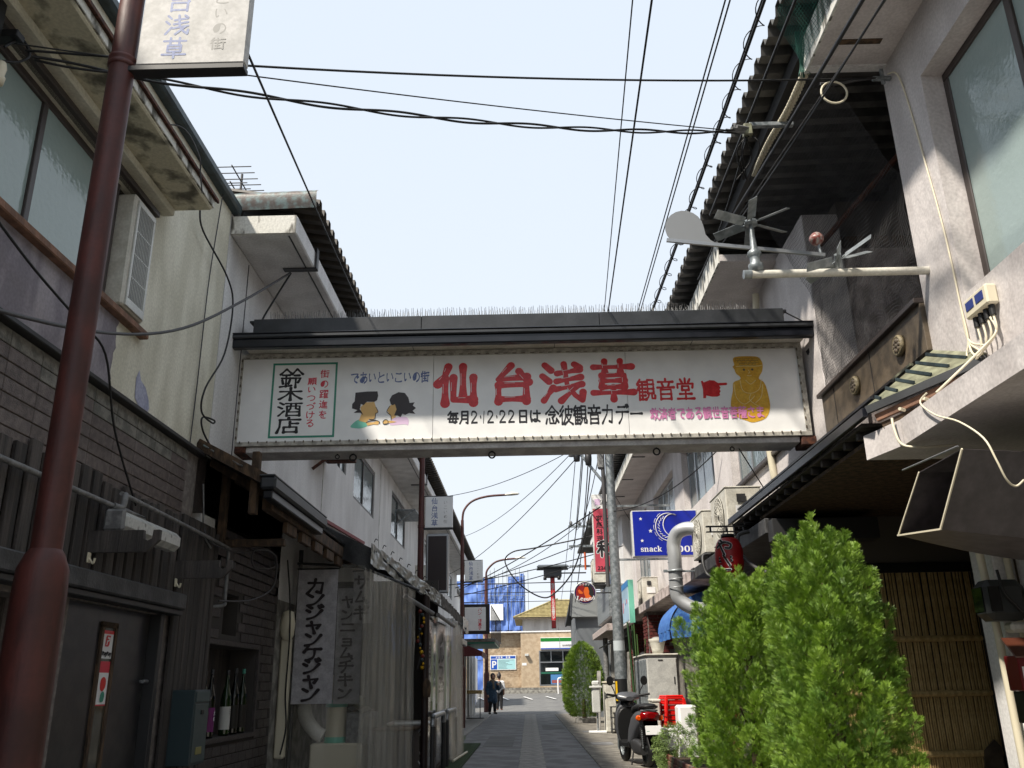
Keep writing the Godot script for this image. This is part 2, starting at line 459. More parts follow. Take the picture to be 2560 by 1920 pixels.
# ---- lettering: strokes on a 100 x 100 square, y down; "~" marks a curved stroke -----------------
var GLYPH := {
	"木": "0832 9232,5004 5097,5034 3262 0588,5034 6862 9588",
	"仙": "2804 2028 0448,2134 2197,6204 6284,4032 4088 8688,8632 8696",
	"台": "4805 1840 8434,6620 8848,1854 1896,1854 8254 8296,1890 8290",
	"浅": "1006 2420,0434 1948,0696 2864,3828 9019,3648 9238,3468 9456,5404 6056 7884 9496 9676,7805 9014,8658 4697",
	"草": "0617 9417,3202 3231,6802 6831,2438 2468,2438 7638 7668,2452 7652,2468 7668,0482 9682,5068 5099",
	"観": "1804 0424,1414 4814,0428 4828,3014 3028,1630 0452,1442 1497,1446 4846,1462 4662,1478 4678,1496 5096,3034 3096,5806 5868,5806 9006 9068,5826 9026,5847 9047,5868 9068,6668 6086 4697,8068 8092 9792 9780",
	"音": "5002 5014,1016 9016,3022 3638,7022 6438,0542 9542,2252 2297,2252 7852 7897,2273 7873,2295 7895",
	"堂": "5002 5022,2406 3320,7606 6720,0844 0827 9227 8844,3238 3256,3238 6838 6856,3256 6856,1874 8274,5060 5096,0596 9596",
	"毎": "2803 0430,2218 9218,2834 1684 8484,2834 8034 7292 5888,5234 4684,0459 9659",
	"月": "2605 2568 0897,2605 8005 8097 6590,2634 8034,2663 8063",
	"日": "2007 2097,2007 8007 8097,2050 8050,2094 8094",
	"念": "5002 3022 0442,5002 7022 9642,3434 6634,2447 7447 5264,1270 0592,3068 3292 7492 8078,5062 5880,8268 9686",
	"彼": "2804 0630,3026 0456,1946 1997,4620 4562 3097,4620 9620 9034,6804 6850,4850 8850 7474 4098,5458 7084 9898",
	"力": "1028 8028 7494 5687,4604 4048 0597",
	"救": "0622 5022,2804 2886 2082,0634 1848,4630 3644,0684 2658,3056 5078,3808 4814,6804 5440,6226 9826,8826 7868 5098,6234 7470 9898",
	"済": "1006 2418,0432 1944,0696 2864,6402 6416,3618 9618,4622 8248 9650,8622 5448 3650,4654 4478 3697,8454 8498,4666 8466,4680 8480",
	"者": "1618 7618,4804 4836,0638 9438,8610 5040 0868,3450 3497,3450 7850 7897,3472 7872,3494 7894",
	"世": "0434 9634,2408 2490 8890,5004 5062,7604 7662,5062 7662",
	"菩": "0614 9414,3204 3224,6804 6824,5026 5034,1238 8838,3242 3652,6842 6452,0456 9656,2466 2498,2466 7666 7698,2494 7694",
	"薩": "0612 9412,3202 3222,6802 6822,0830 0898,0830 3030 2246 3260 1466,5828 5836,4038 9438,5240 5548,7840 7548,4252 3898,4252 9652,6054 4872,4664 9064,6656 6696,4678 8878,4296 9696",
	"鈴": "2803 0430,2803 5026,1434 4234,1050 4650,2834 2892,1260 1678,4458 3878,0494 5088,7203 5230,7203 9630,6236 8236,5450 8850 7872,6850 6898",
	"酒": "1006 2418,0434 1946,0696 2864,3412 9812,4030 4098,4030 9230 9298,5612 5448 4660,7612 7648 8852,4470 8870,4294 9094",
	"店": "5002 5014,1416 9616,1616 1462 0497,5628 5662,5640 8840,3262 3296,3262 8462 8496,3292 8492",
	"街": "2404 0628,2622 0448,1640 1698,3420 6420,4806 4844,3044 6644,3466 6466,4852 4886,3090 6886,7216 9816,7040 9840,8640 8694 7888",
	"躍": "1008 1030,1008 4008 4030,1030 4030,2430 2488,2456 4256,1048 1090,0692 4684,5206 6806 6828,5216 6616,7806 9606 9628,7816 9416,6232 5450,5846 5898,5846 9846,7846 7894,5862 9462,5878 9478,5894 9894",
	"進": "1408 2418,0640 2440 2472 0890,2272 4090 9694,5404 3836,4624 4676,4626 9226,6826 6876,4642 8842,4658 8858,4676 9476",
	"願": "0812 5212,1214 1260 0497,3014 2424,2026 2054,2026 4626 4654,2040 4640,2054 4654,3256 3290 2686,2066 1482,4266 5080,5608 9808,7408 7020,6022 6076,6022 9422 9476,6040 9440,6058 9458,6076 9476,6878 5497,8478 9894",
	"洋": "1006 2418,0434 1946,0696 2864,5004 5618,8204 7418,4024 9224,4244 9044,3466 9866,6624 6698",
	"菓": "0612 9412,3202 3222,6802 6822,2428 2460,2428 7628 7660,2444 7644,2460 7660,5028 5098,0670 9470,4870 0894,5270 9294",
	"子": "2010 7810 5034,5034 5294 3486,0646 9446",
	"和": "4404 1018,0634 5234,3014 3098,3036 0472,3040 5064,6024 6090,6024 9224 9290,6084 9284",
	"家": "5002 5012,0830 0814 9214 9028,2430 7830,5032 2050,3046 5474 4698 3292,4858 1470,5070 0890,8444 6058,5654 9688",
	"庭": "5202 5212,1414 9614,1614 1460 0497,2828 3828 2648 3848 2486,2680 9694,8420 5226,7024 7064,5044 9444,5064 9464",
	"料": "1412 2228,4410 3628,0640 5240,2804 2898,2642 0474,3246 5068,6216 7426,6040 7250,5476 9868,8404 8498",
	"理": "0618 4218,0846 4046,0486 4478,2418 2482,5010 5054,5010 9410 9454,5032 9432,5054 9454,7210 7296,5274 9474,4496 9896",
	"沢": "1006 2418,0434 1946,0696 2864,4414 4444,4414 8814 8844,4444 8844,4444 4474 3298,6444 7674 9698",
	"客": "5002 5014,0832 0816 9216 9232,4026 1450,3436 7236 1874,3842 9470,2868 2898,2868 7268 7298,2896 7296",
	"場": "0630 4430,2406 2478,0484 4674,5206 5240,5206 8806 8840,5223 8823,5240 8840,4452 9852,5452 3680,5062 9662 9094 8090,7264 4898,8664 6498",
	"車": "1016 9016,2030 2066,2030 8030 8066,2048 8048,2066 8066,0682 9482,5004 5098",
	"専": "1012 9012,2026 2054,2026 8026 8054,2040 8040,2054 8054,5004 5054,0668 9468,7056 7096 5692,2876 4290",
	"2": "~1432 2008 6008 8028 6052 1490 1894,1492 8892",
	"1": "6008 4694", "4": "6008 1064 9064,6440 6496", "6": "~7010 3034 2070 5094 8074 6052 2866", "8": "~5008 2628 5048 7828 5008,~5048 2070 5094 8070 5048", "3": "~2016 6008 7830 4446,~4446 8464 6094 1880", "-": "2050 8050",
	"・": "4646 5454",
	"の": "~5216 4470 2078 1250 3022 6816 9044 8274 5892",
	"を": "1418 8018,~4404 2844 1458,~2446 5040 5876,~8834 4054 3480 5490 8290",
	"い": "~1618 1450 2282 3472,~7220 8444 8858",
	"つ": "~0638 5022 9038 8074 4288",
	"づ": "~0642 4830 8046 7476 3890,8008 8820,9402 9914",
	"け": "~1410 1050 1692 2480,3636 9636,~7208 7250 6680 4696",
	"る": "~2210 7610 2056 6042 9068 6096 4290 4276 5878",
	"で": "~0820 9016 5846 5076 8092,7440 8450,8634 9644",
	"あ": "1624 8220,~4404 4084 3690,~7236 5680 2290 1070 4444 8850 9076 6296",
	"と": "~2806 3440,~8628 3050 1874 3492 8490",
	"こ": "~2018 5822 8018,~1462 1486 5492 8888",
	"は": "~1410 1052 1892 2476,3630 9630,~6808 6880 5292 3884 4474 6478 9292",
	"さ": "1426 8822,~4804 7050,~2056 1880 5494 8292",
	"ま": "1620 8620,1842 8442,~5004 5278 3294 1682 3270 8892",
	"や": "~0648 5020 9034 8458 6056,3206 4420,2022 5098",
	"き": "1618 8616,1438 8836,~4404 7666,~2070 2094 7694",
	"お": "0826 6222,~3806 3680 2490 1276 4848 8858 8280 6094,7818 9634",
	"カ": "1028 8628 7894 5686,4604 4048 0597",
	"ン": "1220 3434,~1090 5276 9026",
	"ジ": "1812 3422,0836 2446,~1492 5476 8838,7008 7820,8402 9214",
	"ャ": "1450 8444 6866,3626 5497",
	"ケ": "2806 0646,2028 9428,~6228 5874 2898",
	"ヤ": "0836 9228 7056,3208 5297",
	"ニ": "1626 8426,0678 9478",
	"ョ": "2440 7840 7896 2296,2866 7866",
	"ム": "4808 1284 8676,6656 9096",
	"チ": "7806 1422,0446 9646,~5016 5060 2498",
	"キ": "1428 8426,0656 9452,4604 5498",
	"サ": "0630 9430,2808 2862,~7206 7060 4497",
	"プ": "0818 8018,~8018 6470 2496,8803 9808 8814 8803",
	"ル": "~2814 2660 0694,6008 6088,~6088 8478 9658",
	"コ": "1418 8218 8286,1284 8284",
	"ギ": "1428 7826,0656 9052,4204 5298,8003 8814,9202 9912",
	"ス": "1416 7816,~7816 5060 0892,5254 9290",
	"デ": "2014 7014,0640 9440,~5040 4670 2498,7804 8516,8802 9512",
	"ー": "0850 9250",
	"パ": "~2826 2460 0688,~6226 7858 9488,8803 9808 8814 8803",
	"ラ": "2012 8012,1036 8836,~8836 7272 3297",
	"オ": "0630 9430,6205 6290 4888,~6032 4060 0684",
}

# one line of lettering as a part of a sign: o top-left of the first square, ux / uy the sides of the square (right, down), adv the step
func lettering(parent, called: String, text: String, o: Vector3, ux: Vector3, uy: Vector3, adv: Vector3, w: float, m, lift := 0.0008, brush = false):
	var mb := MB.new()
	write(mb, text, o, ux, uy, adv, w, lift, brush)
	return part(parent, called, mb, m)

func write(mb: MB, text: String, o: Vector3, ux: Vector3, uy: Vector3, adv: Vector3, w: float, lift: float, brush = false) -> void:
	var nn = ux.cross(-uy).normalized()
	var k = 0
	for ch in text:
		if GLYPH.has(ch):
			var org = o + adv * k
			var si = 0
			for s in GLYPH[ch].split(","):
				var soft: bool = s.begins_with("~")
				var pts = PackedVector2Array()
				for c in s.trim_prefix("~").split(" "):
					pts.append(Vector2(float(c.substr(0, 2)), float(c.substr(2, 2))))
				if soft:
					var q = PackedVector2Array()
					for i in pts.size() - 1:
						for j in 4: q.append(pts[i].cubic_interpolate(pts[i + 1], pts[maxi(i - 1, 0)], pts[mini(i + 2, pts.size() - 1)], j / 4.0))
					q.append(pts[-1])
					pts = q
				for poly in (brushed(pts, w) if brush else Geometry2D.offset_polyline(pts, w * 0.5, Geometry2D.JOIN_ROUND, Geometry2D.END_ROUND)):
					if Geometry2D.is_polygon_clockwise(poly): continue
					for i in poly.size(): poly[i].y = -poly[i].y
					mb.prism(poly, org + nn * (lift + si * 0.0001), ux * 0.01, -uy * 0.01)
				si += 1
		k += 1

# a brush stroke: circles whose radius swells at both ends, hulled pairwise and merged
func brushed(pts: PackedVector2Array, w: float) -> Array:
	var total = 0.0
	for i in pts.size() - 1: total += pts[i].distance_to(pts[i + 1])
	var q := []
	var run = 0.0
	for i in pts.size() - 1:
		var l = pts[i].distance_to(pts[i + 1])
		var n = maxi(1, int(l / 14.0))
		for k in n: q.append([pts[i].lerp(pts[i + 1], float(k) / n), (run + l * k / n) / total])
		run += l
	q.append([pts[-1], 1.0])
	var disc = func(c: Vector2, r: float, out: PackedVector2Array):
		for k in 12: out.append(c + Vector2(cos(TAU * k / 12), sin(TAU * k / 12)) * r)
		return out
	var res = []
	for i in q.size() - 1:
		var r0 = w * 0.5 * (0.78 + 0.40 * pow(absf(q[i][1] * 2.0 - 0.9), 2.0))
		var r1 = w * 0.5 * (0.78 + 0.40 * pow(absf(q[i + 1][1] * 2.0 - 0.9), 2.0))
		var hull = Geometry2D.convex_hull(disc.call(q[i + 1][0], r1, disc.call(q[i][0], r0, PackedVector2Array())))
		hull.remove_at(hull.size() - 1)
		if Geometry2D.is_polygon_clockwise(hull): hull.reverse()
		if res.is_empty(): res = [hull]
		else: res = Geometry2D.merge_polygons(res[0], hull).filter(func(x): return not Geometry2D.is_polygon_clockwise(x))
	return res

func latin(parent, called: String, text: String, at: Vector3, bas: Basis, size: float, m, font_name := "Droid Sans", bold := false):
	var f = SystemFont.new()
	f.font_names = PackedStringArray([font_name])
	if bold: f.font_weight = 700
	var t = TextMesh.new()
	t.text = text
	t.font = f
	t.font_size = 64
	t.pixel_size = size / 64.0
	t.depth = 0.003
	t.curve_step = 1.0
	var o = MeshInstance3D.new()
	o.name = called
	o.mesh = t
	o.set_surface_override_material(0, m)
	parent.add_child(o, true)
	o.transform = Transform3D(bas, at - (OFF[parent] if OFF.has(parent) else Vector3.ZERO))
	return o

func flat(parent, called: String, poly: Array, o: Vector3, ux: Vector3, uy: Vector3, m, lift := 0.002, smooth := false):
	var p = PackedVector2Array()
	for i in poly.size():
		var a: Vector2 = poly[i]
		if smooth:
			var b: Vector2 = poly[(i + 1) % poly.size()]
			for j in 4: p.append(a.cubic_interpolate(b, poly[(i - 1 + poly.size()) % poly.size()], poly[(i + 2) % poly.size()], j / 4.0))
		else: p.append(a)
	var mb := MB.new()
	var nn = ux.cross(uy).normalized()
	mb.prism(p, o + nn * lift, ux, uy)
	return part(parent, called, mb, m)

# ---- walls with openings, windows, corrugated sheets -------------------------------------------
# a wall whose face lies at x, facing side (+1 or -1 along x), with openings [[z0, z1, y0, y1], ...] cut through depth
func wall_x(x: float, side: float, z0: float, z1: float, y0: float, y1: float, holes: Array, depth := 0.18) -> MB:
	var mb := MB.new()
	var zs := [minf(z0, z1), maxf(z0, z1)]
	var ys := [y0, y1]
	for h in holes:
		zs.append_array([minf(h[0], h[1]), maxf(h[0], h[1])])
		ys.append_array([h[2], h[3]])
	zs.sort(); ys.sort()
	for i in zs.size() - 1:
		for j in ys.size() - 1:
			if zs[i + 1] - zs[i] < 0.001 or ys[j + 1] - ys[j] < 0.001: continue
			var cz = (zs[i] + zs[i + 1]) / 2
			var cy = (ys[j] + ys[j + 1]) / 2
			var open = false
			for h in holes:
				if cz > minf(h[0], h[1]) and cz < maxf(h[0], h[1]) and cy > h[2] and cy < h[3]: open = true
			if open: continue
			for k in 2:
				var xx = x if k == 0 else x - side * depth
				var a = V(xx, ys[j], zs[i]); var b = V(xx, ys[j], zs[i + 1]); var c = V(xx, ys[j + 1], zs[i + 1]); var d = V(xx, ys[j + 1], zs[i])
				if (side > 0) == (k == 0): mb.quad(d, c, b, a)
				else: mb.quad(a, b, c, d)
	var loops = holes.duplicate()
	loops.append([z0, z1, y0, y1, true])
	for h in loops:
		var outer: bool = h.size() > 4
		var p := [V(x, h[2], minf(h[0], h[1])), V(x, h[2], maxf(h[0], h[1])), V(x, h[3], maxf(h[0], h[1])), V(x, h[3], minf(h[0], h[1]))]
		var back = V(-side * depth, 0, 0)
		for i in 4:
			var a: Vector3 = p[i]
			var b: Vector3 = p[(i + 1) % 4]
			if (side > 0) != outer: mb.quad(a, b, b + back, a + back)
			else: mb.quad(a + back, b + back, b, a)
	return mb

# a sliding window set in a wall at x: frame with its panes as sub-parts; splits are z positions of the mullions
func window_x(parent, x: float, side: float, z0: float, z1: float, y0: float, y1: float, splits: Array, fm, gm, fw := 0.045, inset := 0.08):
	var lo = minf(z0, z1)
	var hi = maxf(z0, z1)
	var xf = x - side * inset
	var fr := MB.new()
	var d = 0.05
	var a = minf(xf, xf - side * d)
	var b = maxf(xf, xf - side * d)
	fr.box(V(a, y0, lo), V(b, y0 + fw, hi), 0.006)
	fr.box(V(a, y1 - fw, lo), V(b, y1, hi), 0.006)
	fr.box(V(a, y0 + fw, lo), V(b, y1 - fw, lo + fw), 0.006)
	fr.box(V(a, y0 + fw, hi - fw), V(b, y1 - fw, hi), 0.006)
	for s in splits: fr.box(V(a + 0.003, y0 + fw, s - fw * 0.45), V(b - 0.003, y1 - fw, s + fw * 0.45), 0.004)
	var w = part(parent, "window", fr, fm)
	var edges := [lo + fw]
	var sp = splits.duplicate()
	sp.sort()
	for s in sp: edges.append_array([s - fw * 0.4, s + fw * 0.4])
	edges.append(hi - fw)
	for i in range(0, edges.size() - 1, 2):
		var o = 0.012 if (i / 2) % 2 == 0 else 0.026
		part(w, "pane", bx(xf - side * o, xf - side * (o + 0.006), y0 + fw * 0.8, y1 - fw * 0.8, edges[i], edges[i + 1]), gm)
	part(w, "curtain", bx(xf - side * 0.16, xf - side * 0.17, y0, y1, lo, hi), M.interior)
	return w

# folded-plate roof sheet: edge at (x0, y0), inner side at (x1, y1), ribs along x, repeated along z
func corrugated(x0: float, y0: float, x1: float, y1: float, za: float, zb: float, period := 0.235, deep := 0.075) -> MB:
	var mb := MB.new()
	var prof := [[0.0, 0.0], [0.42, 0.0], [0.52, 1.0], [0.9, 1.0], [1.0, 0.0]]
	var z = za
	while z > zb:
		for i in prof.size() - 1:
			var a = V(x0, y0 + prof[i][1] * deep, z - prof[i][0] * period)
			var b = V(x0, y0 + prof[i + 1][1] * deep, z - prof[i + 1][0] * period)
			var c = V(x1, y1 + prof[i + 1][1] * deep, z - prof[i + 1][0] * period)
			var d = V(x1, y1 + prof[i][1] * deep, z - prof[i][0] * period)
			if x0 < x1: mb.quad(d, c, b, a)
			else: mb.quad(a, b, c, d)
			var t = V(0, 0.004, 0)   # the sheet's thickness shows at its cut edge
			if x0 < x1: mb.quad(a, b, b + t, a + t)
			else: mb.quad(a + t, b + t, b, a)
		z -= period
	return mb

# ---- ground -----------------------------------------------------------------------------------
func build_ground() -> void:
	var mb := MB.new()
	mb.quad(V(-400, -0.02, 60), V(400, -0.02, 60), V(400, -0.02, -45), V(-400, -0.02, -45))
	mb.quad(V(-400, -0.02, -45), V(400, -0.02, -45), V(400, 0.62, -62), V(-400, 0.62, -62))
	mb.quad(V(-400, 0.62, -62), V(400, 0.62, -62), V(400, 0.62, -900), V(-400, 0.62, -900))
	ground("ground", mb, M.asphalt2)
	var road := MB.new()
	road.quad(V(-3.2, 0, 8), V(1.0, 0, 8), V(1.0, 0, -37.6), V(-3.2, 0, -37.6))
	ground("road", road, M.asphalt)
	var ch = thing("drain_channel", "pale concrete drain strip running down the middle of the alley", "drain", V(0, 0, -25))
	ch.set_meta("kind", "structure")
	var z = 4.0
	var lids := []
	for k in 3: lids.append(bx(-0.205, 0.205, 0.0, 0.012 + k * 0.002, -0.295, 0.295, 0.006).mesh())
	var i = 0
	while z > -37.0:
		var o = part(ch, "lid", lids[i % 3], M.drain)
		o.position = V(0.02 + 0.004 * sin(i * 2.1), 0, z) - OFF[ch]
		z -= 0.6
		i += 1
	var walk := MB.new()
	walk.box(V(1.0, -0.1, -37.2), V(3.6, 0.022, 8), 0.01)
	ground("sidewalk", walk, M.walk)
	var cov := MB.new()
	cov.box(V(1.2, 0.0, -19.0), V(1.62, 0.03, -18.2), 0.004)
	cov.box(V(1.3, 0.0, -23.6), V(1.75, 0.03, -22.9), 0.004)
	ground("sidewalk_patch", cov, M.asphalt)
	var lp := MB.new()
	lp.box(V(-3.1, -0.1, -41), V(-1.55, 0.02, -19.5), 0.01)
	ground("pavement", lp, M.drain)
	var rp := MB.new()
	rp.box(V(-0.95, -0.01, -22.4), V(-0.35, 0.004, -18.6))
	rp.box(V(0.34, -0.01, -27.5), V(0.92, 0.004, -25.2))
	ground("road_patch", rp, M.asphalt2)
	var tf := MB.new()
	tf.box(V(-1.55, 0.0, -19.3), V(-1.02, 0.03, -12.6), 0.01)
	ground("turf", tf, M.turf)
	var rg := MB.new()
	for k in 7:
		var x = -2.6 + k * 1.35
		rg.quad(V(x, 0.34, -53.0), V(x + 0.12, 0.34, -53.0), V(x + 0.12 - 0.5, 0.455, -56.0), V(x - 0.5, 0.455, -56.0))
	ground("parking_line", rg, M.purewhite)
	var gt := MB.new()
	gt.box(V(-1.05, -0.02, -38.1), V(1.7, 0.006, -37.75))
	gt.box(V(-1.0, 0.0, -37.5), V(-0.45, 0.008, -37.2))
	ground("gutter", gt, M.concrete)
	var kb := MB.new()
	kb.box(V(-30, 0.3, -61.4), V(30, 0.76, -61.2), 0.02)
	ground("kerb", kb, M.concrete)

# ---- left side, nearest: cream two-storey building with a tiled ground floor -------------------
func build_cream_building() -> void:
	var b = thing("cream_building", "cream stucco two-storey building with dark tiled and boarded ground floor", "building", V(-3.1, 0, -4))
	var zf = 6.0
	var zb = -8.22
	# upper wall, with one long window opening
	part(b, "wall", wall_x(-3.1, 1, zf, zb, 3.27, 6.0, [[-1.0, -6.47, 3.90, 4.95]], 0.2), M.cream)
	part(b, "core", bx(-9.0, -3.42, 0.02, 5.95, 5.95, -11.1), M.interior)
	part(b, "end_wall", bx(-9.0, -3.1, 0, 6.0, 6.02, 6.2), M.cream)
	part(b, "roof", bx(-9.0, -3.02, 6.0, 6.06, 6.2, -8.3, 0.01), M.greencap)
	var cap = bx(-3.14, -3.0, 6.0, 6.10, 6.2, -8.27, 0.02)
	part(b, "parapet_cap", cap, M.greencap)
	# painted mauve band under the window with a ragged edge, and the blue patch of old paint
	var band := []
	rng.seed = 5
	for i in 13:
		var y = 3.27 + i * 0.0505
		band.append(Vector2(-(-6.12 + rng.randf_range(-0.02, 0.02)), y))
	band.append_array([Vector2(-6.0, 3.88), Vector2(-6.0, 3.27)])
	flat(b, "painted_band", band, V(-3.1, 0, 0), V(0, 0, -1), V(0, 1, 0), M.mauve, 0.004)
	flat(b, "paint_patch", [Vector2(6.55, 3.36), Vector2(6.53, 3.52), Vector2(6.57, 3.6), Vector2(6.62, 3.53), Vector2(6.72, 3.5), Vector2(6.80, 3.42), Vector2(6.83, 3.36), Vector2(6.80, 3.29), Vector2(6.70, 3.28)], V(-3.1, 0, 0), V(0, 0, -1), V(0, 1, 0), M.bluepaint, 0.004)
	# eave slab
	var e = part(b, "eave_slab", bx(-3.098, -2.68, 5.10, 5.21, zf, -6.65, 0.012), M.eave)
	part(e, "fascia", bx(-2.695, -2.665, 5.125, 5.195, zf, -6.66, 0.004), M.whitegrime)
	part(e, "rusty_flashing", bx(-3.098, -2.645, 5.212, 5.235, zf, -6.70, 0.004), M.rust)
	part(e, "drip_edge", bx(-2.66, -2.638, 5.19, 5.21, zf, -6.69, 0.003), M.rust)
	part(b, "soffit_band", bx(-3.098, -2.99, 5.03, 5.098, zf, -6.62, 0.01), M.cream)
	# windows
	window_x(b, -3.1, 1, -1.0, -5.98, 3.93, 4.95, [-2.0, -2.95, -3.9, -4.88], M.brownframe, M.frost, 0.06, 0.06)
	part(b, "side_pane", bx(-3.2, -3.19, 3.93, 4.95, -5.98, -6.47), M.darkglass)
	part(b, "window_head", bx(-3.14, -3.06, 4.95, 5.0, zf, -6.5, 0.005), M.brownframe)
	part(b, "window_sill", bx(-3.15, -3.03, 3.84, 3.90, zf, -6.52, 0.008), M.paintwood)
	# trim above the tiles and the tiles themselves
	part(b, "trim", bx(-3.12, -3.02, 3.235, 3.272, zf, -8.0, 0.006), M.charcoal)
	var tw = part(b, "tile_wall", wall_x(-3.1, 1, zf, -8.0, 0, 3.235, [[-6.0, -7.5, 0.0, 1.75], [-1.0, -5.6, 0.0, 1.72]], 0.2), M.mortar)
	var tm = bx(0, 0.014, 0, 0.088, -0.177, 0.177, 0.004).mesh()
	var big = bx(0, 0.016, 0, 0.096, -0.177, 0.177, 0.004).mesh()
	rng.seed = 11
	var z = -3.22
	while z > -7.9:
		var y = 3.133
		var row = 0
		while y > 2.38:
			var o = part(tw, "tile", big if row == 0 else tm, M.greytile if row < 1 or (row == 1 and rng.randf() < 0.6) else M.tile[rng.randi() % 4])
			o.position = V(-3.1, y, z) - Vector3.ZERO
			y -= 0.096 if row else 0.092
			row += 1
		z -= 0.36
	# boards above the lintel
	var bw = part(b, "board_backing", bx(-3.099, -3.085, 1.8, 2.36, zf, -8.5), M.wood[0])
	rng.seed = 3
	z = -2.6
	var boards := []
	for k in 4: boards.append(bx(0, 0.028, 0, 0.70 + k * 0.02, -0.058, 0.058, 0.004).mesh())
	while z > -7.62:
		if z < -7.4 or z > -7.42:
			var o = part(bw, "board", boards[rng.randi() % 4], M.wood[rng.randi() % 3])
			o.position = V(-3.075, 1.88 + rng.randf_range(0, 0.02), z)
			o.rotation.x = rng.randf_range(-0.008, 0.008)
		z -= 0.165
	var lb = bx(0, 0.03, 0, 2.62, -0.062, 0.062, 0.004).mesh()
	for q in [-7.74, -7.88, -8.02, -8.16, -8.30, -8.44]:
		var o = part(bw, "board", lb, M.wood[rng.randi() % 3])
		o.position = V(-3.07, 0.02, q)
	part(bw, "corner_post", bx(-3.1, -3.03, 0.02, 2.6, -8.52, -8.60, 0.008), M.wood[0])
	# lintel beams and brackets
	part(b, "lintel", bx(-3.1, -2.94, 1.80, 1.93, -3.0, -7.68, 0.012), M.blackbeam)
	part(b, "lintel_rail", bx(-3.1, -2.97, 1.755, 1.797, -3.0, -7.69, 0.006), M.charcoal)
	for q in [-6.05, -7.62]:
		var poly = PackedVector2Array([Vector2(0, 0), Vector2(0.42, 0), Vector2(0.50, 0.08), Vector2(0.50, 0.15), Vector2(0.455, 0.15), Vector2(0.45, 0.09), Vector2(0.42, 0.075), Vector2(0.39, 0.09), Vector2(0.385, 0.15), Vector2(0, 0.15)])
		part(b, "bracket", MB.new().prism(poly, V(-3.05, 2.06, q - 0.02), V(1, 0, 0), V(0, 1, 0), 0.04), M.wood[2])
	# door
	var d = part(b, "door", bx(-3.19, -3.15, 0.02, 1.75, -6.03, -7.46, 0.004), rough_mat(Color(0.14, 0.14, 0.15), Color(0.20, 0.195, 0.195), 1.0, 0.35, 0.0, 90))
	part(d, "slit_frame", bx(-3.152, -3.13, 0.25, 1.62, -6.60, -6.64, 0.003).box(V(-3.152, 0.25, -6.86), V(-3.13, 1.62, -6.82), 0.003).box(V(-3.152, 1.60, -6.86), V(-3.13, 1.64, -6.60), 0.003), M.oldwood)
	part(d, "pane", bx(-3.149, -3.144, 0.25, 1.60, -6.64, -6.82), mat(Color(0.26, 0.25, 0.22), 0.08))
	var st = part(d, "sticker", bx(-3.144, -3.142, 1.38, 1.58, -6.645, -6.815), M.purewhite)
	part(st, "red_band", bx(-3.142, -3.1405, 1.555, 1.58, -6.645, -6.815), M.red)
	flat(st, "logo", [Vector2(0.045, 0.065), Vector2(0.10, 0.065), Vector2(0.115, 0.08), Vector2(0.125, 0.145), Vector2(0.06, 0.145), Vector2(0.05, 0.13)], V(-3.142, 1.40, -6.645), V(0, 0, -1), V(0, 1, 0), M.red, 0.002)
	flat(st, "logo_mark", [Vector2(0.062, 0.075), Vector2(0.075, 0.075), Vector2(0.08, 0.1), Vector2(0.11, 0.105), Vector2(0.115, 0.13), Vector2(0.075, 0.135), Vector2(0.075, 0.122), Vector2(0.1, 0.12), Vector2(0.098, 0.112), Vector2(0.07, 0.108)], V(-3.142, 1.40, -6.645), V(0, 0, -1), V(0, 1, 0), M.purewhite, 0.004)
	latin(st, "wordmark", "PayPay", V(-3.138, 1.415, -6.73), Basis(V(0, 0, -1), V(0, 1, 0), V(1, 0, 0)), 0.042, M.ink, "Droid Sans", true)
	var st2 = part(d, "sticker", bx(-3.144, -3.142, 1.05, 1.36, -6.645, -6.815), M.paleRed)
	part(st2, "print", bx(-3.142, -3.1405, 1.06, 1.28, -6.65, -6.81), M.purewhite)
	flat(st2, "apple", [Vector2(0.05, 0.12), Vector2(0.09, 0.10), Vector2(0.13, 0.13), Vector2(0.13, 0.18), Vector2(0.09, 0.2), Vector2(0.05, 0.18)], V(-3.1405, 1.05, -6.645), V(0, 0, -1), V(0, 1, 0), M.chairred, 0.002, true)
	flat(st2, "leaf", [Vector2(0.07, 0.03), Vector2(0.12, 0.03), Vector2(0.13, 0.08), Vector2(0.1, 0.1), Vector2(0.07, 0.08)], V(-3.1405, 1.05, -6.645), V(0, 0, -1), V(0, 1, 0), M.greenline, 0.003, true)
	part(d, "handle", MB.new().tube([V(-3.15, 1.22, -7.40), V(-3.09, 1.22, -7.40), V(-3.085, 1.22, -7.30)], 0.013, 8), M.alu)
	part(b, "door_jamb", bx(-3.18, -3.06, 0.02, 1.755, -7.47, -7.54, 0.005), M.charcoal)
	part(b, "doorway", bx(-3.4, -3.3, 0.0, 1.72, -1.0, -5.6), M.wood[1])
	# dark tiled end of the ground floor, with the bottle window and a vent
	var dw = part(b, "dark_tile_wall", wall_x(-3.1, 1, -8.62, -11.05, 0, 2.75, [[-8.72, -10.34, 0.70, 1.57], [-9.1, -9.55, 1.68, 2.09]], 0.3), M.darkmortar)
	part(b, "upper_infill", bx(-3.3, -3.1, 2.751, 3.3, -8.0, -11.05), M.darktile[1])
	rng.seed = 21
	var row = 0
	var y = 0.03
	while y < 2.65:
		z = -8.86 - (0.12 if row % 2 else 0.0)
		while z > -11.0:
			var inwin: bool = (z < -8.58 and z > -10.48 and y > 0.62 and y < 1.57) or (z < -8.95 and z > -9.70 and y > 1.60 and y < 2.09)
			if not inwin:
				var o = part(dw, "tile", tm if z > -10.9 else tm, M.darktile[rng.randi() % 4])
				o.position = V(-3.1, y, z)
				o.scale.z = 0.66
			z -= 0.24
		y += 0.1
		row += 1
	part(b, "vent_recess", bx(-3.4, -3.28, 1.66, 2.11, -9.08, -9.57), M.darktile[2])
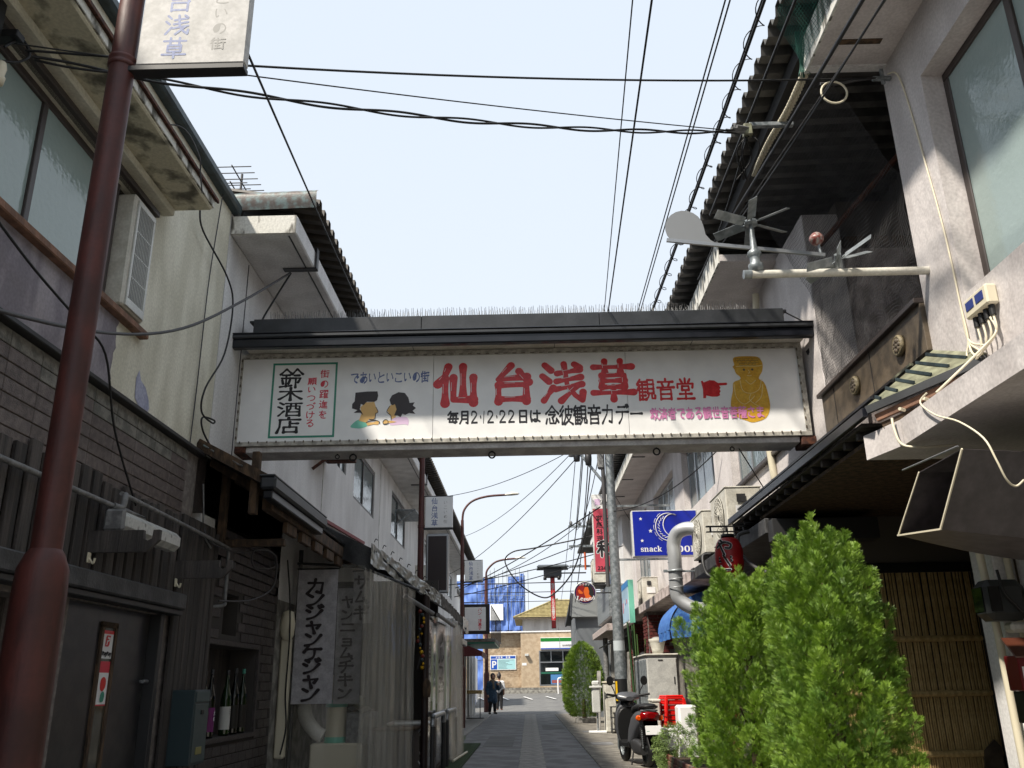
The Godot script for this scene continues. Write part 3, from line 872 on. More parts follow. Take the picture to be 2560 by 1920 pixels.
	part(b, "display_back", bx(-3.45, -3.41, 0.6, 1.66, -8.6, -10.45), M.wood[1])
	part(b, "display_frame", bx(-3.1, -3.07, 1.57, 1.62, -8.70, -10.38, 0.004).box(V(-3.1, 0.66, -10.39), V(-3.07, 1.57, -10.345), 0.004).box(V(-3.14, 0.655, -10.38), V(-3.06, 0.70, -8.70), 0.004), M.darktile[1])

func build_left_fixtures() -> void:
	# bottles in the display window
	var spec := [[-8.90, 0.62, Color(0.05, 0.10, 0.03), Color(0.72, 0.68, 0.45)], [-9.09, 0.64, Color(0.02, 0.02, 0.02), Color(0.42, 0.12, 0.38)], [-9.57, 0.64, Color(0.07, 0.16, 0.05), Color(0.72, 0.72, 0.70)], [-9.83, 0.66, Color(0.02, 0.025, 0.02), Color(0.10, 0.09, 0.06)], [-10.1, 0.66, Color(0.05, 0.11, 0.04), Color(0.12, 0.10, 0.07)]]
	var said := ["green bottle with cream label, nearest in the dark window", "black bottle with purple label in the dark window", "green bottle with large white label in the dark window", "black bottle between the white-labelled and the farthest bottle", "green bottle with dark label, farthest in the dark window"]
	for i in spec.size():
		var s = spec[i]
		var base = V(-3.15, 0.70, s[0])
		var bt = thing("sake_bottle", said[i], "bottle", base, "bottles in the display window")
		var g = mat(s[2], 0.06)
		part(bt, "body", MB.new().lathe([[0.0, 0.0], [0.052, 0.004], [0.054, 0.02], [0.054, s[1] * 0.52], [0.046, s[1] * 0.62], [0.022, s[1] * 0.76], [0.016, s[1] * 0.84], [0.015, s[1] * 0.93], [0.0, s[1] * 0.93]], base, 20), g)
		part(bt, "cap", MB.new().lathe([[0.018, s[1] * 0.925], [0.018, s[1]], [0.0, s[1] + 0.001]], base, 14), M.charcoal if i != 4 else M.greenline)
		var lab = part(bt, "label", MB.new().lathe([[0.0548, 0.06], [0.0548, s[1] * 0.44]], base, 20), mat(s[3], 0.6))
		if i < 3:
			write_on(lab, ["酒店", "木の", "日"][i], base + V(0.0565, s[1] * 0.40, 0.02 + 0.012), 0.05, M.ink if i != 1 else M.purewhite)
	# mailbox
	var mb0 = V(-3.04, 0.55, -8.0)
	var m = thing("letter_box", "dark green steel letter box hanging on the black boards", "letter box", mb0)
	part(m, "body", bx(-3.04, -2.84, 0.55, 1.15, -7.82, -8.18, 0.006), mat(Color(0.16, 0.22, 0.235), 0.4))
	part(m, "flap", bx(-2.84, -2.832, 1.05, 1.135, -7.84, -8.16, 0.003), mat(Color(0.23, 0.30, 0.305), 0.4))
	part(m, "front", bx(-2.84, -2.834, 0.57, 1.035, -7.84, -8.16, 0.003), mat(Color(0.21, 0.275, 0.28), 0.4))
	part(m, "lock", bx(-2.834, -2.824, 0.95, 0.985, -7.97, -8.03, 0.003), M.black)
	part(m, "name_plate", bx(-2.834, -2.83, 0.63, 0.69, -7.92, -8.06, 0.002), mat(Color(0.50, 0.48, 0.27), 0.4))
	# trough lamp cover on the pipe
	var tb = V(-2.98, 2.2, -6.5)
	var t = thing("sign_lamp", "grimy white plastic trough lamp hung under the grey conduit", "lamp", tb)
	part(t, "cover", bx(-2.98, -2.84, 2.22, 2.37, -6.12, -7.18, 0.04), rough_mat(Color(0.50, 0.50, 0.48), Color(0.74, 0.74, 0.72), 0.5, 0.45, 0.0, 91, 0.8, null, 0.15, 0.35))
	part(t, "end_cap", bx(-2.985, -2.835, 2.215, 2.375, -6.08, -6.12, 0.03), M.pipe)
	# conduit
	var cd = thing("conduit_pipe", "grey steel conduit running along the top of the black boards", "pipe", V(-2.98, 2.4, -6))
	part(cd, "pipe", MB.new().tube(curve([V(-2.99, 2.42, 2.0), V(-2.99, 2.42, -6.1), V(-2.98, 2.42, -6.22)], 3), 0.019, 10), M.pipe)
	part(cd, "elbow", MB.new().tube(curve([V(-2.98, 2.42, -6.2), V(-2.95, 2.42, -6.27), V(-2.95, 2.5, -6.3), V(-2.98, 2.53, -6.36)], 4), 0.024, 10), M.pipe)
	part(cd, "pipe", MB.new().tube(curve([V(-2.98, 2.53, -6.3), V(-2.98, 2.49, -8.6), V(-2.98, 2.46, -8.72), V(-2.98, 2.38, -8.75), V(-2.98, 2.0, -8.76), V(-2.98, 1.93, -8.74), V(-3.08, 1.91, -8.66)], 4), 0.017, 10), M.pipe)
	# hooks
	for q in [[-6.03, 1.99, "white plastic hook on the boards left of the trough lamp"], [-7.6, 1.99, "white plastic hook on the boards below the farther bracket"]]:
		var o = V(-3.03, q[1], q[0])
		solo("wall_hook", MB.new().box(o + V(0, 0, -0.02), o + V(0.012, 0.07, 0.02), 0.003).tube(curve([o + V(0.01, 0.03, 0), o + V(0.04, -0.005, 0), o + V(0.05, 0.03, 0)], 4), 0.008, 6), M.ivory, q[2], "hook", "white hooks on the boards")
	# window air conditioner in the side window
	var ab = V(-3.05, 3.93, -6.2)
	var ac = thing("window_air_conditioner", "tall ivory window air conditioner with white grille in the upper window", "air conditioner", ab)
	part(ac, "body", bx(-3.2, -3.045, 3.94, 4.9, -6.02, -6.42, 0.015), M.acbody)
	part(ac, "grille_frame", bx(-3.045, -3.03, 3.95, 4.02, -6.06, -6.38, 0.003).box(V(-3.045, 4.82, -6.38), V(-3.03, 4.86, -6.06), 0.003).box(V(-3.045, 4.02, -6.38), V(-3.03, 4.82, -6.35), 0.003).box(V(-3.045, 4.02, -6.09), V(-3.03, 4.82, -6.06), 0.003), M.enamel)
	part(ac, "grille_back", bx(-3.045, -3.041, 4.02, 4.82, -6.09, -6.35), M.black)
	for k in 9:
		var zz = -6.115 - k * 0.0265
		part(ac, "slat", bx(-3.041, -3.033, 4.02, 4.82, zz, zz - 0.004), M.enamel)
	for k in 3: part(ac, "crossbar", bx(-3.042, -3.035, 4.2 + k * 0.2, 4.208 + k * 0.2, -6.09, -6.35), M.enamel)
	# insulator rack on the wall
	var ins = thing("insulator_rack", "black cable clamps with cream insulators at the upper left wall", "insulator", V(-3.0, 4.8, -4.2))
	part(ins, "bracket", bx(-3.1, -2.93, 4.80, 4.85, -4.12, -4.20, 0.005).box(V(-3.1, 4.62, -4.05), V(-3.02, 5.02, -4.12), 0.005), M.black)
	for q in [V(-2.97, 4.44, -4.10), V(-2.97, 4.22, -4.06)]:
		part(ins, "insulator", MB.new().lathe([[0.0, 0], [0.03, 0.005], [0.036, 0.05], [0.026, 0.06], [0.034, 0.11], [0.025, 0.15], [0.0, 0.155]], q, 12), M.ivory)
	part(ins, "cable_loop", MB.new().tube(curve([V(-2.97, 4.6, -4.1), V(-2.93, 4.66, -4.18), V(-2.90, 4.74, -4.22), V(-2.95, 4.84, -4.2), V(-2.99, 4.72, -4.12)], 5), 0.008, 6), M.wire)

func write_on(parent, text: String, at: Vector3, size: float, m):
	var mb := MB.new()
	write(mb, text, at, V(0, 0, -size), V(0, -size, 0), V(0, -size * 1.1, 0), 9.0, 0.001)
	return part(parent, "lettering", mb, m)

# ---- left side, farther: long white building -----------------------------------------------------
func build_white_building() -> void:
	var b = thing("white_building", "long white stucco building with concrete canopy and brown folded-plate roof", "building", V(-3.1, 0, -20))
	var holes := [[-14.0, -14.75, 4.62, 5.35], [-15.46, -17.62, 4.38, 5.34], [-19.95, -22.3, 4.44, 5.48], [-33.0, -36.6, 4.45, 5.35], [-26.6, -29.0, 4.45, 5.4]]
	part(b, "wall", wall_x(-3.1, 1, -8.24, -39.0, 2.2, 6.0, holes, 0.2), M.white)
	part(b, "lower_wall", bx(-3.3, -3.1, 0, 2.199, -11.06, -39.0), M.concrete)
	part(b, "core", bx(-9.0, -3.45, 0.02, 6.1, -11.2, -39.0), M.interior)
	part(b, "end_wall", bx(-9.0, -3.1, 0, 6.2, -39.01, -39.2), M.white)
	part(b, "joint", bx(-3.1, -3.094, 3.3, 5.72, -8.90, -8.915), M.greywire)
	part(b, "joint", bx(-3.1, -3.094, 3.3, 5.72, -13.05, -13.07), M.whitegrime)
	part(b, "joint", bx(-3.1, -3.094, 3.3, 5.72, -18.3, -18.32), M.whitegrime)
	var c = part(b, "canopy_slab", bx(-3.1, -2.39, 5.75, 5.97, -8.26, -39.0, 0.015), M.white)
	part(c, "stained_end", bx(-3.098, -2.4, 5.755, 5.965, -8.24, -8.262), M.whitegrime)
	part(c, "drip_groove", bx(-2.49, -2.475, 5.744, 5.751, -8.3, -38.9), M.charcoal)
	for q in [-9.05, -15.0, -20.6, -26.0]:
		part(c, "steel_plate", bx(-2.75, -2.36, 5.735, 5.748, q, q - 0.09, 0.002).box(V(-2.375, 5.735, q - 0.09), V(-2.36, 6.0, q), 0.002), M.charcoal)
	part(b, "roof", corrugated(-2.2, 6.16, -4.2, 6.5, -8.3, -39.2, 0.225, 0.095), M.corr)
	part(b, "roof_slab", bx(-9.0, -3.1, 6.08, 6.13, -8.5, -39.2), M.corr)
	part(b, "roof_bearer", bx(-3.05, -2.5, 5.975, 6.14, -8.45, -39.0), M.black)
	# weathered sheet closing the roof's near end
	var fl := MB.new()
	fl.grid(func(u, w):
		var x = lerpf(-3.12, -2.2, u)
		return V(x, 6.06 + 0.02 * u + w * 0.25, -8.28 + 0.03 * sin(w * 3.0) - (0.25 * maxf(0.0, w - 0.75) * 4.0) * 0.25), 8, 8)
	part(b, "end_flashing", fl, M.patina)
	window_x(b, -3.1, 1, -14.0, -14.75, 4.62, 5.35, [-14.38], M.brownframe, M.pane, 0.05, 0.03)
	window_x(b, -3.1, 1, -15.46, -17.62, 4.38, 5.34, [-16.5], M.brownframe, M.pane, 0.07, 0.02)
	window_x(b, -3.1, 1, -19.95, -22.3, 4.44, 5.48, [-21.1], M.brownframe, M.pane, 0.07, 0.02)
	window_x(b, -3.1, 1, -26.6, -29.0, 4.45, 5.4, [-27.8], M.alu, M.pane, 0.07, 0.04)
	window_x(b, -3.1, 1, -33.0, -36.6, 4.45, 5.35, [-34.2, -35.4], M.alu, M.pane, 0.07, 0.04)
	part(b, "window_hood", bx(-3.08, -2.6, 5.08, 5.11, -20.4, -21.9, 0.005).box(V(-3.09, 4.55, -20.44), V(-3.06, 5.08, -20.40)).bar(V(-3.08, 4.75, -20.45), V(-2.66, 5.08, -20.45), 0.02, 0.03), M.galv)
	part(b, "window_hood", bx(-3.08, -2.62, 4.45, 4.50, -12.2, -13.2, 0.005).bar(V(-3.08, 4.15, -12.3), V(-2.7, 4.45, -12.3), 0.03, 0.04), M.rust)
	for k in 8: part(b, "hood_slat", bx(-3.05, -2.64, 4.435, 4.449, -12.23 - k * 0.12, -12.31 - k * 0.12), M.rust)
	# TV antenna on the roof
	var a = thing("tv_antenna", "thin grey television antenna standing on the white building's roof", "antenna", V(-4.6, 6.6, -12.5))
	part(a, "mast", MB.new().tube([V(-4.6, 6.4, -12.5), V(-4.6, 9.25, -12.5)], 0.02, 6), M.greywire)
	for q in [[9.1, 5, 0.30], [8.8, 3, 0.26]]:
		part(a, "boom", MB.new().tube([V(-4.6, q[0], -12.0), V(-4.6, q[0], -13.2)], 0.012, 6), M.greywire)
		for k in q[1]: part(a, "element", MB.new().tube([V(-4.6 - q[2], q[0], -12.05 - k * 0.18), V(-4.6 + q[2], q[0], -12.05 - k * 0.18)], 0.009, 5), M.greywire)
	# cables on the walls
	var cb := [
		[[V(-3.04, 5.47, -7.25), V(-3.03, 5.3, -7.36), V(-3.0, 5.14, -8.0), V(-2.98, 4.9, -8.2), V(-2.98, 4.33, -8.1), V(-3.0, 3.85, -7.75), V(-3.02, 3.62, -7.76), V(-2.98, 3.56, -7.95), V(-2.98, 3.6, -8.0), V(-3.02, 3.57, -7.8), V(-3.02, 3.45, -7.85), V(-3.04, 3.36, -8.2)], 0.009, "black cable snaking down the cream wall to the lean-to"],
		[[V(-3.07, 6.0, -7.85), V(-3.07, 5.6, -7.8), V(-3.08, 4.9, -7.75), V(-3.08, 3.93, -7.74), V(-3.08, 3.3, -7.72)], 0.006, "thin grey cable running straight down the cream wall"],
		[[V(-2.4, 2.6, -2.4), V(-2.72, 2.98, -3.9), V(-2.9, 3.52, -5.6), V(-2.92, 4.1, -6.9), V(-2.85, 4.9, -8.1), V(-2.66, 5.68, -9.05)], 0.013, "grey cable swinging from the concrete canopy down past the red pole"],
		[[V(-2.65, 5.68, -9.05), V(-2.78, 5.35, -8.98), V(-2.9, 5.02, -8.92), V(-2.82, 4.93, -8.9)], 0.011, "short black cable from the concrete canopy to the gate roof"],
		[[V(-3.04, 3.76, -4.4), V(-3.0, 3.62, -4.8), V(-2.97, 3.5, -5.35), V(-2.97, 3.42, -5.75), V(-3.0, 2.96, -6.1), V(-3.0, 2.5, -6.6)], 0.009, "dark cable hanging across the mauve band to the trough lamp"],
		[[V(-3.04, 5.45, -5.9), V(-2.75, 5.5, -6.0), V(-2.62, 5.3, -6.1), V(-2.63, 5.18, -6.2), V(-2.63, 5.05, -6.28)], 0.006, "thin black wire hooked over the rusty eave edge"],
	]
	for q in cb: solo("wall_cable", MB.new().tube(curve(q[0], 6), q[1], 6), M.wire if q[1] != 0.013 and q[1] != 0.006 else M.greywire, q[2], "cable", "cables on the left walls")

# ---- wooden lean-to over the dark tiled wall ------------------------------------------------------
func build_lean_to() -> void:
	var b = thing("lean_to", "worn timber lean-to with a black metal gutter over the tiled wall", "lean-to", V(-3.0, 0, -9.5))
	var z0 = -7.95
	var z1 = -12.3
	part(b, "roof_sheet", MB.new().quad2(V(-3.14, 3.36, z0), V(-2.42, 2.96, z0), V(-2.42, 2.96, z1), V(-3.14, 3.36, z1), 0.02), M.slate)
	part(b, "gutter", bx(-2.46, -2.31, 2.90, 3.02, -7.9, -10.1, 0.02), M.slate)
	part(b, "gutter_fascia", bx(-2.44, -2.35, 2.82, 2.898, -7.95, -10.05, 0.01), M.navy)
	part(b, "gutter_lip", bx(-2.47, -2.32, 3.02, 3.04, -7.9, -10.1, 0.006), M.slate)
	part(b, "eave_beam", bx(-2.55, -2.44, 2.78, 2.92, -8.3, -12.3, 0.01), M.oldwood)
	for k in 6:
		var z = -8.35 - k * 0.75
		part(b, "rafter", MB.new().bar(V(-3.1, 3.27, z), V(-2.46, 2.90, z), 0.05, 0.07), M.oldwood)
	part(b, "tie_beam", bx(-3.1, -2.42, 2.50, 2.57, -8.72, -8.80, 0.006), M.oldwood)
	part(b, "post", bx(-3.09, -3.02, 2.5, 3.25, -8.66, -8.75, 0.006), M.oldwood)
	part(b, "hanger", bx(-2.60, -2.53, 2.7, 3.3, -8.05, -8.14, 0.006), M.oldwood)
	part(b, "end_board", MB.new().bar(V(-3.1, 3.36, -7.95), V(-2.4, 2.99, -7.95), 0.03, 0.10), M.oldwood)
	for k in 5:
		var o = part(b, "batten", bx(-2.5, -2.45, 2.66, 2.77, -8.9 - k * 0.62, -9.3 - k * 0.62, 0.005), M.oldwood)
		o.rotation.x = 0.0
	var crumbs := MB.new()
	rng.seed = 8
	for k in 26:
		var p = V(rng.randf_range(-3.05, -2.5), 3.36, rng.randf_range(-7.98, -8.35))
		p.y = 3.37 - (p.x + 3.14) * 0.55
		crumbs.box(p, p + V(rng.randf_range(0.03, 0.09), 0.015, rng.randf_range(0.03, 0.08)), 0.004, Basis(V(0, 0, 1), -0.5 + rng.randf_range(-0.2, 0.2)))
	part(b, "roof_scraps", crumbs, M.patina, "stuff")
	# loose cables under it
	var lc := [[V(-3.05, 2.62, -8.2), V(-3.0, 2.48, -8.25), V(-2.9, 2.45, -8.8), V(-2.75, 2.55, -9.3), V(-2.72, 2.4, -9.5), V(-2.85, 2.35, -9.2), V(-2.8, 2.5, -9.0), V(-2.7, 2.5, -9.4), V(-2.75, 2.2, -9.6), V(-2.85, 2.02, -9.2), V(-2.95, 1.95, -8.5)], 0.009]
	solo("cable_coil", MB.new().tube(curve(lc[0], 6), lc[1], 6), M.greywire, "grey cable coiled loosely under the lean-to beam", "cable")
	solo("cable_coil", MB.new().tube(curve([V(-3.06, 3.0, -8.1), V(-3.04, 2.75, -8.12), V(-3.05, 2.55, -8.2), V(-3.0, 2.42, -8.3)], 6), 0.008, 6), M.pipe, "pale cable dropping down the tile wall beside the lean-to post", "cable")

# ---- vinyl-curtained food stall ------------------------------------------------------------------
func build_stall() -> void:
	var b = thing("food_stall", "food stall with dark tarpaulin roof and clear vinyl curtains", "stall", V(-2.2, 0, -14))
	var zf = -11.7
	part(b, "roof", MB.new().quad2(V(-3.09, 3.42, zf), V(-2.0, 2.86, zf), V(-1.42, 2.32, -12.0), V(-3.09, 3.2, -12.6), 0.02).quad2(V(-3.09, 3.45, -12.0), V(-1.42, 2.33, -12.0), V(-1.22, 2.30, -17.2), V(-3.09, 3.6, -17.2), 0.02), M.tarp)
	part(b, "red_edge", MB.new().bar(V(-3.07, 3.50, -11.8), V(-3.07, 3.72, -16.5), 0.04, 0.05), mat(Color(0.45, 0.08, 0.10), 0.6))
	var fasc := MB.new()
	fasc.grid(func(u, w): return V(lerpf(-3.05, -2.02, u), lerpf(3.36, 2.88, u) - w * lerpf(0.34, 0.30, u), zf + 0.03 + 0.012 * sin(u * 19.0)), 20, 3)
	part(b, "front_flap", fasc, M.tarp)
	# crumpled silver valance along the sloping edge
	var val := MB.new()
	var nz = noise(1.6, 3, FastNoiseLite.TYPE_SIMPLEX_SMOOTH, 7)
	val.grid(func(u, w):
		var t = u
		var p = V(lerpf(-2.06, -1.20, t), lerpf(2.96, 2.36, t), lerpf(-11.62, -12.3, t))
		var h = lerpf(0.27, 0.15, t) * (1.0 + 0.08 * sin(t * 22.0))
		p.y -= w * h
		p += V(0.35, 0.1, 0.9) * (nz.get_noise_2d(t * 9.0, w * 2.2) * 0.05 + 0.016 * sin(t * 50.0 + w * 5.0))
		return p, 70, 10)
	part(b, "valance", val, M.silver)
	var val2 := MB.new()
	val2.grid(func(u, w):
		var p = V(lerpf(-1.20, -1.17, u), lerpf(2.36, 2.30, u), lerpf(-12.3, -17.0, u))
		p.y -= w * 0.16
		p.x += nz.get_noise_2d(u * 14.0, w * 2.0 + 9.0) * 0.03
		return p, 50, 5)
	part(b, "side_valance", val2, M.tarp)
	var val3 := MB.new()
	val3.grid(func(u, w): return V(-1.16 + 0.02 * sin(u * 14.0), 2.32 - w * (0.2 + 0.05 * sin(u * 9.0)), lerpf(-16.1, -17.3, u)), 16, 4)
	part(b, "silver_corner", val3, M.silver)
	for k in 9:
		var t = k / 8.0
		var p = V(lerpf(-2.02, -1.22, t), lerpf(2.97, 2.38, t), lerpf(-11.62, -12.28, t))
		part(b, "tie", MB.new().tube(curve([p, p + V(0.02, 0.04, 0.02), p + V(0.05, 0.02, 0.03)], 3), 0.006, 5), M.wire)
	# frame
	part(b, "post", MB.new().tube([V(-1.38, 0.12, -12.2), V(-1.38, 2.4, -12.2)], 0.05, 10), mat(Color(0.12, 0.055, 0.05), 0.5))
	part(b, "post", MB.new().tube([V(-1.27, 0.05, -16.9), V(-1.27, 2.3, -16.9)], 0.04, 10), M.charcoal)
	part(b, "post", MB.new().tube([V(-3.02, 0.05, -11.75), V(-3.02, 2.9, -11.75)], 0.03, 8), M.charcoal)
	part(b, "rail", MB.new().tube([V(-3.05, 2.72, zf), V(-2.2, 2.66, zf), V(-1.42, 2.34, zf)], 0.018, 8), M.charcoal)
	for q in [[V(-1.62, 2.28, -11.72), V(-1.26, 2.06, -12.0)], [V(-1.24, 2.08, -12.4), V(-1.2, 2.06, -14.6)]]:
		part(b, "lamp_tube", MB.new().tube([q[0], q[1]], 0.028, 10), M.pipe)
	# curtains
	var ripple = func(u: float, lo: float, f: float) -> float: return (0.5 + 0.5 * sin(u * f)) * lo * sin(u * f * 1.7 + 1.0)
	part(b, "clear_curtain", MB.new().grid(func(u, w): return V(lerpf(-3.05, -2.12, u), lerpf(2.70, 0.06, w) - 0.03 * u, zf + 0.05 + 0.02 * sin(u * 7.0) + 0.012 * sin(w * 5.0 + u * 3.0)), 24, 10), M.vinyl)
	var fn = noise(1.0, 3, FastNoiseLite.TYPE_SIMPLEX_SMOOTH, 51)
	var folds = func(u, w):
		var t = u + 0.035 * fn.get_noise_2d(u * 5.0, w * 2.2) + 0.012 * sin(w * 4.0 + u * 9.0)
		var deep = 0.35 + 0.9 * absf(fn.get_noise_2d(u * 7.0 + 30.0, w * 0.7))
		return V(lerpf(-2.16, -1.46, t), lerpf(2.66 - 0.33 * u, 0.04, w), zf + 0.03 + deep * (0.06 * sin(t * 58.0 + 3.0 * fn.get_noise_2d(u * 3.0, 7.0)) + 0.05 * fn.get_noise_2d(u * 22.0, w * 1.6)))
	part(b, "folded_curtain", MB.new().grid(folds, 130, 22), M.vinylfold)
	part(b, "folded_curtain", MB.new().grid(func(u, w): return folds.call(u * 0.6 + 0.02, w) + V(0.01, 0, -0.05), 70, 10), M.vinylfold)
	part(b, "clear_curtain", MB.new().grid(func(u, w): return V(-1.38 + 0.14 * u + 0.012 * sin(u * 12.0), lerpf(2.06 + 0.14 * u, 0.06, w), lerpf(-12.35, -14.9, u)), 24, 6), M.vinyl)
	part(b, "folded_curtain", MB.new().grid(func(u, w): return V(-1.25 + 0.04 * sin(u * 48.0) + 0.05 * w * u, lerpf(2.2, 0.03, w), lerpf(-14.7, -16.8, u) + 0.3 * w * u), 70, 8), M.vinylfold)
	part(b, "bottom_bar", MB.new().tube([V(-1.2, 0.05, -14.6), V(-1.12, 0.04, -16.6)], 0.02, 6), M.ivory)
	# deck
	var dk = part(b, "deck_frame", bx(-3.05, -1.28, 0.02, 0.10, -11.8, -17.1), M.wood[0])
	for k in 12:
		part(dk, "plank", bx(-3.05 + k * 0.147, -2.915 + k * 0.147, 0.10, 0.13, -11.75, -17.1, 0.004), M.wood[k % 3])
	part(b, "back_screen", bx(-3.08, -1.42, 0.14, 2.75, -14.2, -14.24), mat(Color(0.22, 0.205, 0.19), 0.8))
	# side awning of the neighbour: white downpipe column beside the stall
	var col = thing("cable_duct_column", "white plastic cable duct standing against the dark tiles", "duct", V(-3.05, 0, -11.35))
	part(col, "column", bx(-3.09, -2.97, 0.35, 1.75, -11.28, -11.40, 0.02), M.ivory)
	part(col, "cover", MB.new().lathe([[0.05, 0], [0.085, 0.06], [0.095, 0.2], [0.07, 0.34], [0.0, 0.37]], V(-3.02, 1.72, -11.30), 14), M.ivory)
	part(col, "cable", MB.new().tube(curve([V(-3.05, 2.7, -11.2), V(-3.0, 2.2, -11.25), V(-2.96, 1.7, -11.2), V(-2.98, 1.1, -11.25), V(-2.95, 0.7, -11.26), V(-3.0, 0.4, -11.26)], 6), 0.01, 6), M.wire)
	# banners
	banner("white cloth banner with bold black katakana, largest, in the stall front", "カンジャンケジャン", V(-3.0, 2.62, zf + 0.09), V(1, 0, 0), 0.52, 1.66, 0.195, 1.25, M.cloth, M.ink2)
	banner("greyer banner hanging behind the vinyl, right of the largest banner", "ヤンニョムチキン", V(-2.52, 2.40, zf - 0.14), V(1, 0, 0), 0.34, 1.45, 0.15, 1.25, M.cloth2, M.ink2)
	banner("banner tied up in the middle at the top right of the stall front", "サムギ", V(-2.30, 2.60, zf - 0.06), V(1, 0, 0), 0.26, 0.66, 0.17, 1.1, M.cloth2, M.ink2)
	banner("banner behind the stall's side vinyl, nearer the bell garland", "ギョプサル", V(-1.44, 2.04, -12.6), V(0.04, 0, -1).normalized(), 0.8, 1.1, 0.19, 1.6, M.cloth, M.ink2)
	banner("banner behind the stall's side vinyl, farther from the bell garland", "プルコギ", V(-1.38, 2.06, -13.6), V(0.04, 0, -1).normalized(), 1.0, 1.15, 0.24, 2.2, M.cloth, M.ink2)

func banner(label: String, text: String, tl: Vector3, ux: Vector3, w: float, h: float, em: float, stretch: float, m, im) -> void:
	var b = thing("banner", label, "banner", tl - V(0, h, 0), "cloth banners of the food stall")
	var nn = ux.cross(Vector3.UP)
	part(b, "cloth", MB.new().grid(func(u, v): return tl + ux * w * u - V(0, h * v, 0) + nn * (0.012 * sin(u * 5.0 + v * 2.0) * v), 10, 12), m)
	var e = em
	part(b, "lettering", lines_mesh(text, tl + ux * (w * 0.5 - e * stretch * 0.5 - 0.02) - V(0, h * 0.07, 0) + nn * 0.014, ux * e * stretch, V(0, -e, 0), V(0, -(h * 0.9) / text.length(), 0), 16.5), im)
	part(b, "rod", MB.new().tube([tl - ux * 0.02 + V(0, 0.012, 0), tl + ux * (w + 0.02) + V(0, 0.012, 0)], 0.01, 6), M.charcoal)

func lines_mesh(text: String, o: Vector3, ux: Vector3, uy: Vector3, adv: Vector3, w: float) -> MB:
	var mb := MB.new()
	write(mb, text, o, ux, uy, adv, w, 0.001, true)
	return mb

